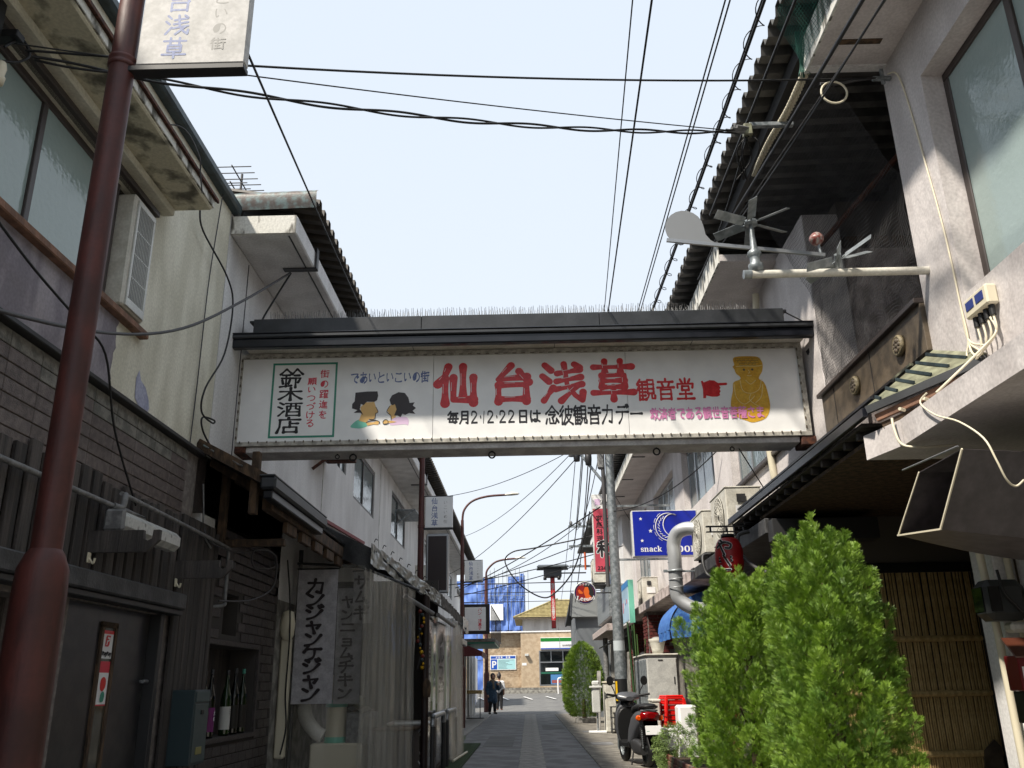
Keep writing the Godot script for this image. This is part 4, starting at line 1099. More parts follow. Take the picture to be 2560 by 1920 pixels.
func build_stall_goods() -> void:
	var zf = -11.7
	# ribbed duct column with teal collars on a cream tub
	var d = thing("ribbed_duct", "cream ribbed flexible duct with teal bands behind the vinyl", "duct", V(-2.52, 0.5, -12.1))
	var pr := []
	for k in 61: pr.append([0.128 + (0.006 if k % 2 else 0.0), 0.5 + k * 0.0135])
	part(d, "duct", MB.new().lathe(pr, V(-2.52, 0, -12.1), 20), M.ivory)
	part(d, "band", MB.new().lathe([[0.0, 1.0], [0.14, 1.0], [0.14, 1.09], [0.0, 1.09]].map(func(q): return [q[0], q[1] - 0.09 + 0.0]), V(-2.52, 0.0, -12.1), 20), M.mint)
	part(d, "band", MB.new().lathe([[0.14, 0.48], [0.14, 0.55], [0.134, 0.55]], V(-2.52, 0.0, -12.1), 20), M.mint)
	solo("storage_tub", bx(-2.80, -2.14, 0.13, 0.48, -11.9, -12.35, 0.02), M.ivory, "cream plastic tub standing under the ribbed duct", "tub")
	solo("bent_pipe", MB.new().tube(curve([V(-2.98, 1.3, -12.1), V(-2.96, 1.0, -12.1), V(-2.9, 0.78, -12.05), V(-2.76, 0.62, -12.0), V(-2.66, 0.56, -12.0)], 6), 0.09, 14), M.acbody, "fat pale pipe bending down beside the ribbed duct", "pipe")
	var s = thing("stove_stand", "grey steel stand with towels and a stone behind the vinyl", "stand", V(-2.2, 0.13, -12.1))
	part(s, "box", bx(-2.36, -2.02, 0.45, 0.84, -11.95, -12.4, 0.01), M.pipe)
	for k in 4: part(s, "leg", bx(-2.35 + (k % 2) * 0.29, -2.31 + (k % 2) * 0.29, 0.13, 0.45, -11.97 - (k / 2) * 0.38, -12.01 - (k / 2) * 0.38), M.pipe)
	part(s, "towel", MB.new().grid(func(u, v): return V(-2.34 + 0.28 * u, 0.85 + 0.02 * sin(u * 9) + 0.05 * (1 - v), -11.92 - 0.3 * v), 8, 4), M.cloth)
	part(s, "stone", MB.new().lathe([[0.0, 0.0], [0.07, 0.01], [0.09, 0.06], [0.075, 0.12], [0.03, 0.145], [0.0, 0.15]], V(-2.24, 0.9, -12.1), 12), M.copper)
	var tb = thing("stall_counter", "long wooden counter seen through the folded vinyl", "counter", V(-1.9, 0.13, -12.3))
	part(tb, "top", bx(-2.0, -1.46, 0.62, 0.66, -11.85, -12.6, 0.01), M.oldwood)
	part(tb, "front", bx(-1.98, -1.48, 0.13, 0.62, -11.9, -12.55, 0.01), M.wood[2])
	# bells garland on the post
	var g = thing("bell_garland", "garland of small gold bells and baubles hung on the stall post", "garland", V(-1.40, 1.2, -12.1))
	rng.seed = 14
	part(g, "cord", MB.new().tube(curve([V(-1.44, 2.2, -12.05), V(-1.46, 1.85, -12.08), V(-1.43, 1.6, -12.07), V(-1.47, 1.36, -12.07)], 5), 0.006, 5), M.greywire)
	for k in 17:
		var p = V(-1.45 + rng.randf_range(-0.05, 0.06), 2.15 - k * 0.048, -12.06 + rng.randf_range(-0.04, 0.05))
		var r = rng.randf_range(0.018, 0.034)
		part(g, "bauble", MB.new().lathe([[0.0, -r], [r * 0.7, -r * 0.7], [r, 0], [r * 0.7, r * 0.7], [0.0, r]], p, 10), [mat(Color(0.70, 0.55, 0.10), 0.25, 0.8), mat(Color(0.40, 0.10, 0.05), 0.3), mat(Color(0.06, 0.15, 0.16), 0.3), mat(Color(0.70, 0.55, 0.10), 0.25, 0.8)][k % 4])
	# wooden tag
	var tg = thing("wooden_tag", "oval wooden tag hanging on the stall post", "tag", V(-1.34, 1.2, -12.05))
	part(tg, "plate", MB.new().lathe([[0.0, 0.0], [0.045, 0.02], [0.055, 0.10], [0.05, 0.19], [0.02, 0.24], [0.0, 0.245]], V(0, 0, 0), 12), M.oldwood)
	var pl = tg.get_child(0)
	pl.position = V(0, -0.2, 0)
	pl.scale = V(1, 1, 0.25)
	# white table with folding legs
	var wt = thing("folding_table", "white-topped folding table at the stall opening", "table", V(-1.5, 0.13, -12.7))
	part(wt, "table_top", bx(-1.9, -1.34, 0.66, 0.70, -12.35, -13.1, 0.015), M.enamel)
	for q in [[-1.82, -1.42], [-1.42, -1.82]]:
		part(wt, "leg", MB.new().tube([V(q[0], 0.13, -12.42), V(q[1], 0.66, -12.42)], 0.012, 6), M.alu)
		part(wt, "leg", MB.new().tube([V(q[0], 0.13, -13.0), V(q[1], 0.66, -13.0)], 0.012, 6), M.alu)
	# handrails
	var said := ["steel handrail, nearer of the two beside the stall deck", "steel handrail, farther of the two beside the stall deck"]
	for k in 2:
		var z = -11.9 - k * 2.05
		var h = thing("handrail", said[k], "handrail", V(-1.23, 0, z), "handrails beside the stall")
		var y = 0.78
		part(h, "post", MB.new().tube([V(-1.24, 0.0, z), V(-1.24, y - 0.1, z)], 0.032, 12), M.charcoal)
		part(h, "post", MB.new().tube([V(-1.24, 0.0, z - 1.5), V(-1.24, y - 0.1, z - 1.5)], 0.032, 12), M.charcoal)
		part(h, "grip", MB.new().tube(curve([V(-1.24, y - 0.12, z), V(-1.24, y - 0.02, z - 0.03), V(-1.24, y, z - 0.12), V(-1.24, y, z - 1.38), V(-1.24, y - 0.02, z - 1.47), V(-1.24, y - 0.12, z - 1.5)], 4), 0.034, 12), M.alu)

# ---- red street lamp posts with their banners -----------------------------------------------------
func lamp_post(label: String, at: Vector3, sign_label: String, led: bool):
	var b = thing("street_lamp", label, "street lamp", at, "red street lamp posts")
	part(b, "base", MB.new().lathe([[0.0, 0.0], [0.10, 0.0], [0.102, 1.52], [0.098, 1.62], [0.075, 1.68], [0.062, 1.70]], at, 24), M.redpole)
	part(b, "pole", MB.new().lathe([[0.061, 1.68], [0.060, 4.0], [0.053, 5.5], [0.045, 5.9]], at, 24), M.redpole)
	part(b, "collar", MB.new().lathe([[0.06, 4.07], [0.068, 4.075], [0.068, 4.09], [0.06, 4.10], [0.068, 4.11], [0.068, 4.125], [0.059, 4.13]], at, 24), M.redpole)
	part(b, "arm", MB.new().tube(curve([at + V(0, 5.85, 0), at + V(0.05, 6.2, 0), at + V(0.3, 6.48, 0), at + V(0.75, 6.62, 0), at + V(1.35, 6.66, 0)], 6), 0.034, 12), M.redpole)
	var hd = part(b, "lamp_head", MB.new().lathe([[0.0, -0.03], [0.10, -0.02], [0.12, 0.0], [0.09, 0.05], [0.0, 0.08]], V(0, 0, 0), 16), M.acbody)
	hd.position = V(1.52, 6.67, 0)
	hd.scale = V(2.0, 1, 0.9)
	hd.rotation.z = 0.06
	var s = thing("lamp_post_sign", sign_label, "sign", at + V(0.3, 4.0, 0), "white signs on the lamp posts")
	var x0 = at.x + 0.08
	var x1 = at.x + 0.62
	var z = at.z
	part(s, "panel", bx(x0, x1, 4.07, 4.68, z - 0.03, z + 0.03, 0.006), M.oldsign if at.z > -10.0 else M.signwhite)
	part(s, "holder", bx(x0 - 0.04, x1, 4.035, 4.065, z - 0.035, z + 0.035, 0.003), M.charcoal)
	part(s, "top_rail", bx(x0 - 0.04, x1, 4.685, 4.70, z - 0.02, z + 0.02), M.charcoal)
	lettering(s, "lettering", "仙台浅草", V(x0 + 0.12, 4.655, z + 0.03), V(0.125, 0, 0), V(0, -0.125, 0), V(0, -0.142, 0), 10.0, M.blueink, 0.0003)
	lettering(s, "faded_lettering", "いこいの街", V(x0 + 0.36, 4.60, z + 0.03), V(0.075, 0, 0), V(0, -0.075, 0), V(0, -0.094, 0), 9.0, M.faint if at.z > -10.0 else M.oldsign, 0.0003)
	if led:
		var l = thing("message_board", "dark upright message board in a silver frame below the lamp post sign", "board", at + V(0.3, 2.8, 0))
		part(l, "frame", bx(at.x + 0.11, at.x + 0.55, 2.82, 3.95, z - 0.06, z + 0.06, 0.02), M.alu)
		part(l, "screen", bx(at.x + 0.15, at.x + 0.51, 2.87, 3.90, z + 0.055, z + 0.064), mat(Color(0.13, 0.075, 0.08), 0.3))
	return b

func build_lamp_posts() -> void:
	lamp_post("rust-red lamp post nearest the camera with a thick flared base", V(-1.96, 0, -3.55), "white sign with worn blue brush lettering on the nearest red post", false)
	lamp_post("red lamp post rising through the food stall", V(-2.05, 0, -17.0), "white sign with blue lettering above the dark message board", true)
	lamp_post("red lamp post beyond the stall with its curved lamp arm", V(-1.93, 0, -26.4), "white sign with pale blue lettering beyond the message board", false)
	var p = thing("street_lamp", "farthest red lamp post beside the walking woman", "street lamp", V(-1.9, 0, -41.2), "red street lamp posts")
	var at = V(-1.9, 0, -41.2)
	part(p, "base", MB.new().lathe([[0.0, 0.0], [0.13, 0.0], [0.13, 1.6], [0.09, 1.72]], at, 16), M.redpole)
	part(p, "pole", MB.new().lathe([[0.085, 1.68], [0.075, 5.9]], at, 16), M.redpole)
	part(p, "arm", MB.new().tube(curve([at + V(0, 5.85, 0), at + V(0.05, 6.2, 0), at + V(0.4, 6.55, 0), at + V(0.85, 6.68, 0), at + V(1.4, 6.72, 0)], 6), 0.045, 12), M.redpole)
	var hd = part(p, "lamp_head", MB.new().lathe([[0.0, -0.03], [0.12, -0.02], [0.14, 0.0], [0.1, 0.05], [0.0, 0.08]], V(0, 0, 0), 16), M.acbody)
	hd.position = V(1.6, 6.74, 0)
	hd.scale = V(2.0, 1, 0.9)

# ---- the sign gate across the alley -------------------------------------------------------------
func build_gate() -> void:
	var g = thing("sign_gate", "long white hand-painted sign gate with dark eaves spanning the alley", "sign", V(0, 3.5, -9.1))
	var zf = -9.0
	var seams := [-3.09, -0.98, 1.13, 3.01]
	for i in 3:
		part(g, "panel", bx(seams[i] + 0.002, seams[i + 1] - 0.002, 3.645, 4.605, zf - 0.02, zf, 0.002), M.signwhite)
	part(g, "box", bx(-3.08, 3.0, 3.60, 4.68, zf - 0.40, zf - 0.021), M.frameal)
	part(g, "rear_panel", bx(-3.0, 2.95, 3.65, 4.6, zf - 0.42, zf - 0.401), M.signwhite)
	# frame with its row of clips
	part(g, "frame", bx(-3.13, 3.06, 4.60, 4.655, zf - 0.03, zf + 0.03, 0.004), M.frameal)
	part(g, "frame", bx(-3.13, 3.06, 3.60, 3.648, zf - 0.03, zf + 0.03, 0.004), M.frameal)
	part(g, "frame", bx(-3.13, -3.085, 3.648, 4.60, zf - 0.03, zf + 0.03, 0.004), M.frameal)
	part(g, "frame", bx(3.005, 3.06, 3.648, 4.60, zf - 0.03, zf + 0.03, 0.004), M.frameal)
	var cl := MB.new()
	for k in 62:
		var x = -3.05 + k * 0.098
		cl.box(V(x, 3.630, zf + 0.031), V(x + 0.012, 3.652, zf + 0.040))
		cl.box(V(x, 4.600, zf + 0.031), V(x + 0.04, 4.608, zf + 0.035))
	for k in 10:
		var y = 3.68 + k * 0.098
		cl.box(V(-3.098, y, zf + 0.031), V(-3.082, y + 0.03, zf + 0.038))
		cl.box(V(2.998, y, zf + 0.031), V(3.012, y + 0.03, zf + 0.038))
	part(g, "clips", cl, M.bronze, "stuff")
	part(g, "lower_beam", bx(-3.02, 2.93, 3.535, 3.598, zf - 0.36, zf - 0.005, 0.006), rough_mat(Color(0.70, 0.68, 0.675), Color(0.78, 0.765, 0.755), 1.0, 0.6, 0.0, 92))
	part(g, "rusty_end", bx(-3.12, -2.98, 3.53, 3.62, zf - 0.3, zf + 0.02, 0.01), M.rust)
	part(g, "rusty_end", bx(2.94, 3.10, 3.50, 3.60, zf - 0.25, zf + 0.02, 0.01), M.rust)
	for x in [-2.02, -1.85, -0.35, 1.42, 2.23]:
		var big: bool = x == -1.85 or x == -0.35 or x == 1.42
		var r = 0.035 if big else 0.022
		var p := []
		for k in 13: p.append(V(x + cos(TAU * k / 12) * r, 3.532 - r - 0.005 + sin(TAU * k / 12) * r, zf - 0.12))
		part(g, "hook", MB.new().tube(p, 0.009 if big else 0.006, 6, false).tube([V(x, 3.54, zf - 0.12), V(x, 3.522, zf - 0.12)], 0.008, 6), M.black)
	# eaves
	part(g, "soffit", bx(-3.02, 3.06, 4.66, 4.68, zf + 0.29, zf - 0.02), rough_mat(Color(0.74, 0.72, 0.67), Color(0.80, 0.78, 0.74), 1.5, 0.7, 0.0, 93))
	for x in [-1.2, 0.35, 1.85]: part(g, "soffit_joint", bx(x, x + 0.006, 4.657, 4.661, zf + 0.28, zf), M.greywire)
	part(g, "gutter", bx(-3.12, 3.22, 4.60, 4.70, zf + 0.28, zf + 0.37, 0.012), M.navy)
	part(g, "gutter_top", bx(-3.13, 3.24, 4.702, 4.75, zf + 0.26, zf + 0.395, 0.012), M.slate)
	part(g, "gutter_lip", bx(-3.14, 3.25, 4.75, 4.762, zf + 0.25, zf + 0.40, 0.003), M.navy)
	part(g, "gutter_bracket", MB.new().bar(V(3.2, 4.6, zf + 0.34), V(3.1, 4.5, zf + 0.1), 0.04, 0.05), M.navy)
	var ft := []
	var fx := [-2.95, -1.1, 0.85, 2.86]
	for i in 3: part(g, "ridge_board", bx(fx[i] + 0.002, fx[i + 1] - 0.002, 4.763, 5.0, zf + 0.16, zf + 0.20, 0.004), M.slate)
	part(g, "roof", MB.new().quad2(V(-3.0, 4.99, zf + 0.18), V(2.9, 4.99, zf + 0.18), V(2.9, 5.02, zf - 0.4), V(-3.0, 5.02, zf - 0.4), 0.02), M.slate)
	part(g, "rear_fascia", bx(-3.0, 2.9, 4.69, 5.0, zf - 0.42, zf - 0.38), M.slate)
	part(g, "stay", MB.new().tube([V(2.86, 4.99, zf + 0.15), V(3.16, 4.77, zf + 0.2)], 0.008, 6), M.wire)
	# bird spikes along the top
	var sp := MB.new()
	rng.seed = 77
	for k in 210:
		var x = -2.78 + k * 0.0252
		for s in [-1, 1]:
			var b = V(x + rng.randf_range(-0.004, 0.004), 5.0, zf + 0.12 + s * 0.012)
			sp.tube([b, b + V(rng.randf_range(-0.014, 0.014), rng.randf_range(0.085, 0.115), s * 0.03)], [0.003, 0.002], 4, false)
	sp.box(V(-2.8, 4.995, zf + 0.09), V(2.52, 5.012, zf + 0.15))
	part(g, "bird_spikes", sp, mat(Color(0.42, 0.42, 0.42), 0.4, 0.4), "stuff")
	# lettering
	var o = V(0, 0, zf)
	var X = V(1, 0, 0)
	var Y = V(0, 1, 0)
	var bd := MB.new()
	bd.quad(V(-2.755, 4.55, zf), V(-2.755, 4.527, zf), V(-2.04, 4.527, zf), V(-2.04, 4.55, zf))
	bd.quad(V(-2.755, 3.715, zf), V(-2.755, 3.692, zf), V(-2.04, 3.692, zf), V(-2.04, 3.715, zf))
	bd.quad(V(-2.755, 4.527, zf), V(-2.755, 3.715, zf), V(-2.733, 3.715, zf), V(-2.733, 4.527, zf))
	bd.quad(V(-2.062, 4.527, zf), V(-2.062, 3.715, zf), V(-2.04, 3.715, zf), V(-2.04, 4.527, zf))
	for i in bd.v.size(): bd.v[i].z += 0.0015
	part(g, "painted_border", bd, M.greenline)
	for i in 4: lettering(g, "black_lettering", "鈴木酒店"[i], V(-2.675, [4.485, 4.268, 4.10, 3.925][i], zf), V(0.265, 0, 0), V(0, -[0.225, 0.155, 0.165, 0.18][i], 0), X, [10.0, 13.0, 10.5, 12.0][i], M.ink, 0.0008, true)
	lettering(g, "red_lettering", "街の躍進を", V(-2.225, 4.465, zf), V(0.095, 0, 0), V(0, -0.095, 0), V(0, -0.118, 0), 11.0, M.paleRed)
	lettering(g, "red_lettering", "願いつづける", V(-2.36, 4.375, zf), V(0.095, 0, 0), V(0, -0.085, 0), V(0, -0.096, 0), 11.5, M.paleRed)
	lettering(g, "blue_lettering", "であいといこいの街", V(-1.89, 4.425, zf), V(0.088, 0, 0), V(0, -0.13, 0), V(0.0965, 0, 0), 12.5, M.blueink, 0.0008, true)
	var bigs := ["仙", "台", "浅", "草"]
	var bl := [-0.95, -0.355, 0.195, 0.745]
	var bt := [4.485, 4.49, 4.49, 4.505]
	for i in 4:
		lettering(g, "large_red_lettering", bigs[i], V(bl[i], bt[i], zf), V(0.475, 0, 0), V(0, -0.455, 0), X, [18.0, 16.5, 14.0, 14.0][i], M.red, 0.0008, true)
		gloss(g, bigs[i], V(bl[i], bt[i], zf + 0.004), V(0.475, 0, 0), V(0, -0.455, 0))
	lettering(g, "red_lettering", "観音堂", V(1.235, 4.28, zf), V(0.2, 0, 0), V(0, -0.245, 0), V(0.213, 0, 0), 11.0, M.red, 0.0008, true)
	var dl := MB.new()
	var dx := [245, 362, 482, 560, 590, 648, 725, 772, 862, 962, 1085]
	for i in 11: write(dl, "毎月2・12・22日は"[i], V(-0.82 + (dx[i] - 245) / 950.0, 3.955, zf), V(0.118 if i in [0, 1, 9, 10] else 0.078 if i in [2, 5, 7, 8] else 0.05, 0, 0), V(0, -0.145, 0), X, 16.0 if i != 3 and i != 6 else 22.0, 0.0008)
	part(g, "black_lettering", dl, M.ink)
	lettering(g, "black_lettering", "念彼観音力デー", V(0.235, 3.995, zf), V(0.145, 0, 0), V(0, -0.215, 0), V(0.151, 0, 0), 11.5, M.ink, 0.0008, true)
	lettering(g, "pink_lettering", "救済者である観世音菩薩さま", V(1.36, 3.945, zf), V(0.09, 0, 0), V(0, -0.13, 0), V(0.0945, 0, 0), 13.0, M.pinkink, 0.006)
	# pointing hand
	flat(g, "pointing_hand", [Vector2(1.945, 4.045), Vector2(1.975, 4.045), Vector2(1.98, 4.075), Vector2(2.04, 4.06), Vector2(2.10, 4.06), Vector2(2.13, 4.075), Vector2(2.125, 4.10), Vector2(2.14, 4.12), Vector2(2.128, 4.14), Vector2(2.142, 4.16), Vector2(2.13, 4.185), Vector2(2.21, 4.19), Vector2(2.22, 4.203), Vector2(2.21, 4.217), Vector2(2.12, 4.215), Vector2(2.08, 4.245), Vector2(2.03, 4.25), Vector2(1.99, 4.235), Vector2(1.965, 4.225), Vector2(1.955, 4.245), Vector2(1.935, 4.24), Vector2(1.95, 4.15)], o, X, Y, M.red)
	# golden seated figure
	flat(g, "painted_figure", [Vector2(2.325, 4.51), Vector2(2.55, 4.515), Vector2(2.605, 4.48), Vector2(2.625, 4.42), Vector2(2.61, 4.34), Vector2(2.575, 4.285), Vector2(2.57, 4.25), Vector2(2.615, 4.215), Vector2(2.64, 4.13), Vector2(2.655, 3.98), Vector2(2.645, 3.90), Vector2(2.61, 3.825), Vector2(2.55, 3.785), Vector2(2.45, 3.762), Vector2(2.38, 3.785), Vector2(2.28, 3.83), Vector2(2.235, 3.90), Vector2(2.24, 4.01), Vector2(2.27, 4.12), Vector2(2.285, 4.215), Vector2(2.36, 4.25), Vector2(2.365, 4.28), Vector2(2.325, 4.32), Vector2(2.31, 4.37), Vector2(2.295, 4.40), Vector2(2.315, 4.42)], o, X, Y, M.gold, 0.002, true)
	var ln := MB.new()
	for s in [[[2.33, 4.40], [2.42, 4.405], [2.55, 4.40], [2.62, 4.41]], [[2.36, 4.24], [2.38, 4.12], [2.47, 4.09], [2.56, 4.14], [2.59, 4.25]], [[2.42, 4.24], [2.47, 4.195], [2.53, 4.24]], [[2.29, 4.20], [2.30, 4.05], [2.37, 3.97], [2.44, 4.0], [2.50, 4.06]], [[2.46, 4.08], [2.44, 4.02], [2.50, 3.96], [2.55, 3.93]], [[2.60, 4.19], [2.57, 4.05], [2.50, 3.98]], [[2.46, 4.36], [2.475, 4.33], [2.455, 4.32]], [[2.44, 4.295], [2.47, 4.29], [2.49, 4.297]]]:
		var p := []
		for q in s: p.append(V(q[0], q[1], zf + 0.003))
		ln.tube(curve(p, 4), 0.0042, 4, false)
	part(g, "figure_lines", ln, M.goldline)
	var hr := MB.new()
	for r in 3:
		for k in 6 - r:
			var x = 2.335 + k * 0.047 + r * 0.02
			var y = 4.495 - r * 0.03
			hr.tube([V(x, y, zf + 0.003), V(x + 0.035, y, zf + 0.003), V(x + 0.038, y - 0.022, zf + 0.003), V(x, y - 0.024, zf + 0.003), V(x, y, zf + 0.003)], 0.0018, 4, false)
	for x in [2.415, 2.505]: hr.lathe([[0.014, 0], [0.0, 0.001]], V(x, 4.362, zf + 0.003), 8, Basis(V(1, 0, 0), PI / 2))
	part(g, "hair_lines", hr, M.bronze)
	# the painted couple
	flat(g, "painted_shirt", [Vector2(-1.87, 3.805), Vector2(-1.80, 3.875), Vector2(-1.74, 3.88), Vector2(-1.70, 3.845), Vector2(-1.685, 3.81), Vector2(-1.75, 3.785), Vector2(-1.81, 3.785)], o, X, Y, M.mint, 0.0014, true)
	flat(g, "painted_face", [Vector2(-1.755, 3.95), Vector2(-1.77, 4.02), Vector2(-1.72, 4.075), Vector2(-1.62, 4.08), Vector2(-1.60, 4.02), Vector2(-1.575, 3.965), Vector2(-1.60, 3.945), Vector2(-1.605, 3.90), Vector2(-1.63, 3.88), Vector2(-1.67, 3.885), Vector2(-1.70, 3.845), Vector2(-1.78, 3.87)], o, X, Y, M.skinpaint, 0.0022)
	flat(g, "painted_hair", [Vector2(-1.83, 4.19), Vector2(-1.70, 4.20), Vector2(-1.59, 4.20), Vector2(-1.58, 4.15), Vector2(-1.59, 4.10), Vector2(-1.62, 4.08), Vector2(-1.70, 4.085), Vector2(-1.735, 4.045), Vector2(-1.765, 4.06), Vector2(-1.775, 4.0), Vector2(-1.75, 3.965), Vector2(-1.735, 3.93), Vector2(-1.77, 3.96), Vector2(-1.84, 3.96), Vector2(-1.80, 3.99), Vector2(-1.86, 4.01), Vector2(-1.86, 4.06), Vector2(-1.835, 4.09)], o, X, Y, M.hairpaint, 0.003)
	flat(g, "painted_hands", [Vector2(-1.70, 3.845), Vector2(-1.62, 3.85), Vector2(-1.575, 3.865), Vector2(-1.56, 3.845), Vector2(-1.57, 3.82), Vector2(-1.62, 3.825), Vector2(-1.685, 3.81)], o, X, Y, M.skinpaint, 0.0032)
	flat(g, "painted_shirt", [Vector2(-1.44, 3.815), Vector2(-1.42, 3.88), Vector2(-1.36, 3.90), Vector2(-1.27, 3.90), Vector2(-1.24, 3.86), Vector2(-1.25, 3.805), Vector2(-1.28, 3.82)], o, X, Y, M.lilac, 0.0014, true)
	flat(g, "painted_face", [Vector2(-1.48, 3.97), Vector2(-1.45, 4.03), Vector2(-1.40, 4.07), Vector2(-1.36, 4.0), Vector2(-1.385, 3.90), Vector2(-1.42, 3.88), Vector2(-1.435, 3.92), Vector2(-1.465, 3.94), Vector2(-1.46, 3.96)], o, X, Y, M.skinpaint, 0.0022)
	flat(g, "painted_hair", [Vector2(-1.455, 4.10), Vector2(-1.43, 4.15), Vector2(-1.36, 4.185), Vector2(-1.29, 4.175), Vector2(-1.25, 4.12), Vector2(-1.235, 4.06), Vector2(-1.18, 4.065), Vector2(-1.20, 4.03), Vector2(-1.165, 4.0), Vector2(-1.20, 3.97), Vector2(-1.17, 3.935), Vector2(-1.24, 3.945), Vector2(-1.28, 3.925), Vector2(-1.31, 3.94), Vector2(-1.33, 3.90), Vector2(-1.365, 3.92), Vector2(-1.40, 3.92), Vector2(-1.375, 3.99), Vector2(-1.395, 4.05), Vector2(-1.42, 4.035), Vector2(-1.44, 4.05)], o, X, Y, M.hairpaint, 0.003)
	flat(g, "painted_hands", [Vector2(-1.52, 3.85), Vector2(-1.50, 3.87), Vector2(-1.47, 3.865), Vector2(-1.42, 3.86), Vector2(-1.37, 3.85), Vector2(-1.40, 3.84), Vector2(-1.46, 3.835), Vector2(-1.51, 3.83)], o, X, Y, M.skinpaint, 0.0032)
	var out := MB.new()
	for s in [[[-1.60, 4.02], [-1.575, 3.965], [-1.60, 3.945], [-1.605, 3.90], [-1.63, 3.88], [-1.67, 3.885]], [[-1.70, 3.845], [-1.66, 3.865], [-1.60, 3.87], [-1.56, 3.855], [-1.555, 3.83]], [[-1.45, 4.03], [-1.48, 3.97], [-1.462, 3.945], [-1.435, 3.92], [-1.43, 3.87]], [[-1.52, 3.85], [-1.50, 3.875], [-1.47, 3.868], [-1.465, 3.835], [-1.51, 3.826], [-1.52, 3.85]]]:
		var p := []
		for q in s: p.append(V(q[0], q[1], zf + 0.004))
		out.tube(curve(p, 4), 0.0034, 4, false)
	part(g, "painted_outline", out, M.hairpaint)

# the sign painter's thin white lines inside the large strokes
func gloss(parent, ch: String, o: Vector3, ux: Vector3, uy: Vector3) -> void:
	var mb := MB.new()
	var nn = ux.cross(-uy).normalized()
	for s in GLYPH[ch].split(","):
		var p := []
		for c in s.trim_prefix("~").split(" "): p.append(Vector2(float(c.substr(0, 2)), float(c.substr(2, 2))))
		for i in p.size() - 1:
			if p[i].distance_to(p[i + 1]) < 24.0: continue
			var d: Vector2 = (p[i + 1] - p[i]).normalized()
			var side = d.orthogonal() * 4.6
			if side.x + side.y > 0: side = -side
			var a: Vector2 = p[i].lerp(p[i + 1], 0.22) + side
			var b: Vector2 = p[i].lerp(p[i + 1], 0.60) + side
			mb.bar(o + ux * a.x * 0.01 + uy * a.y * 0.01, o + ux * b.x * 0.01 + uy * b.y * 0.01, 0.0045, 0.0006, nn)
	part(parent, "painted_gloss", mb, M.purewhite, "stuff")

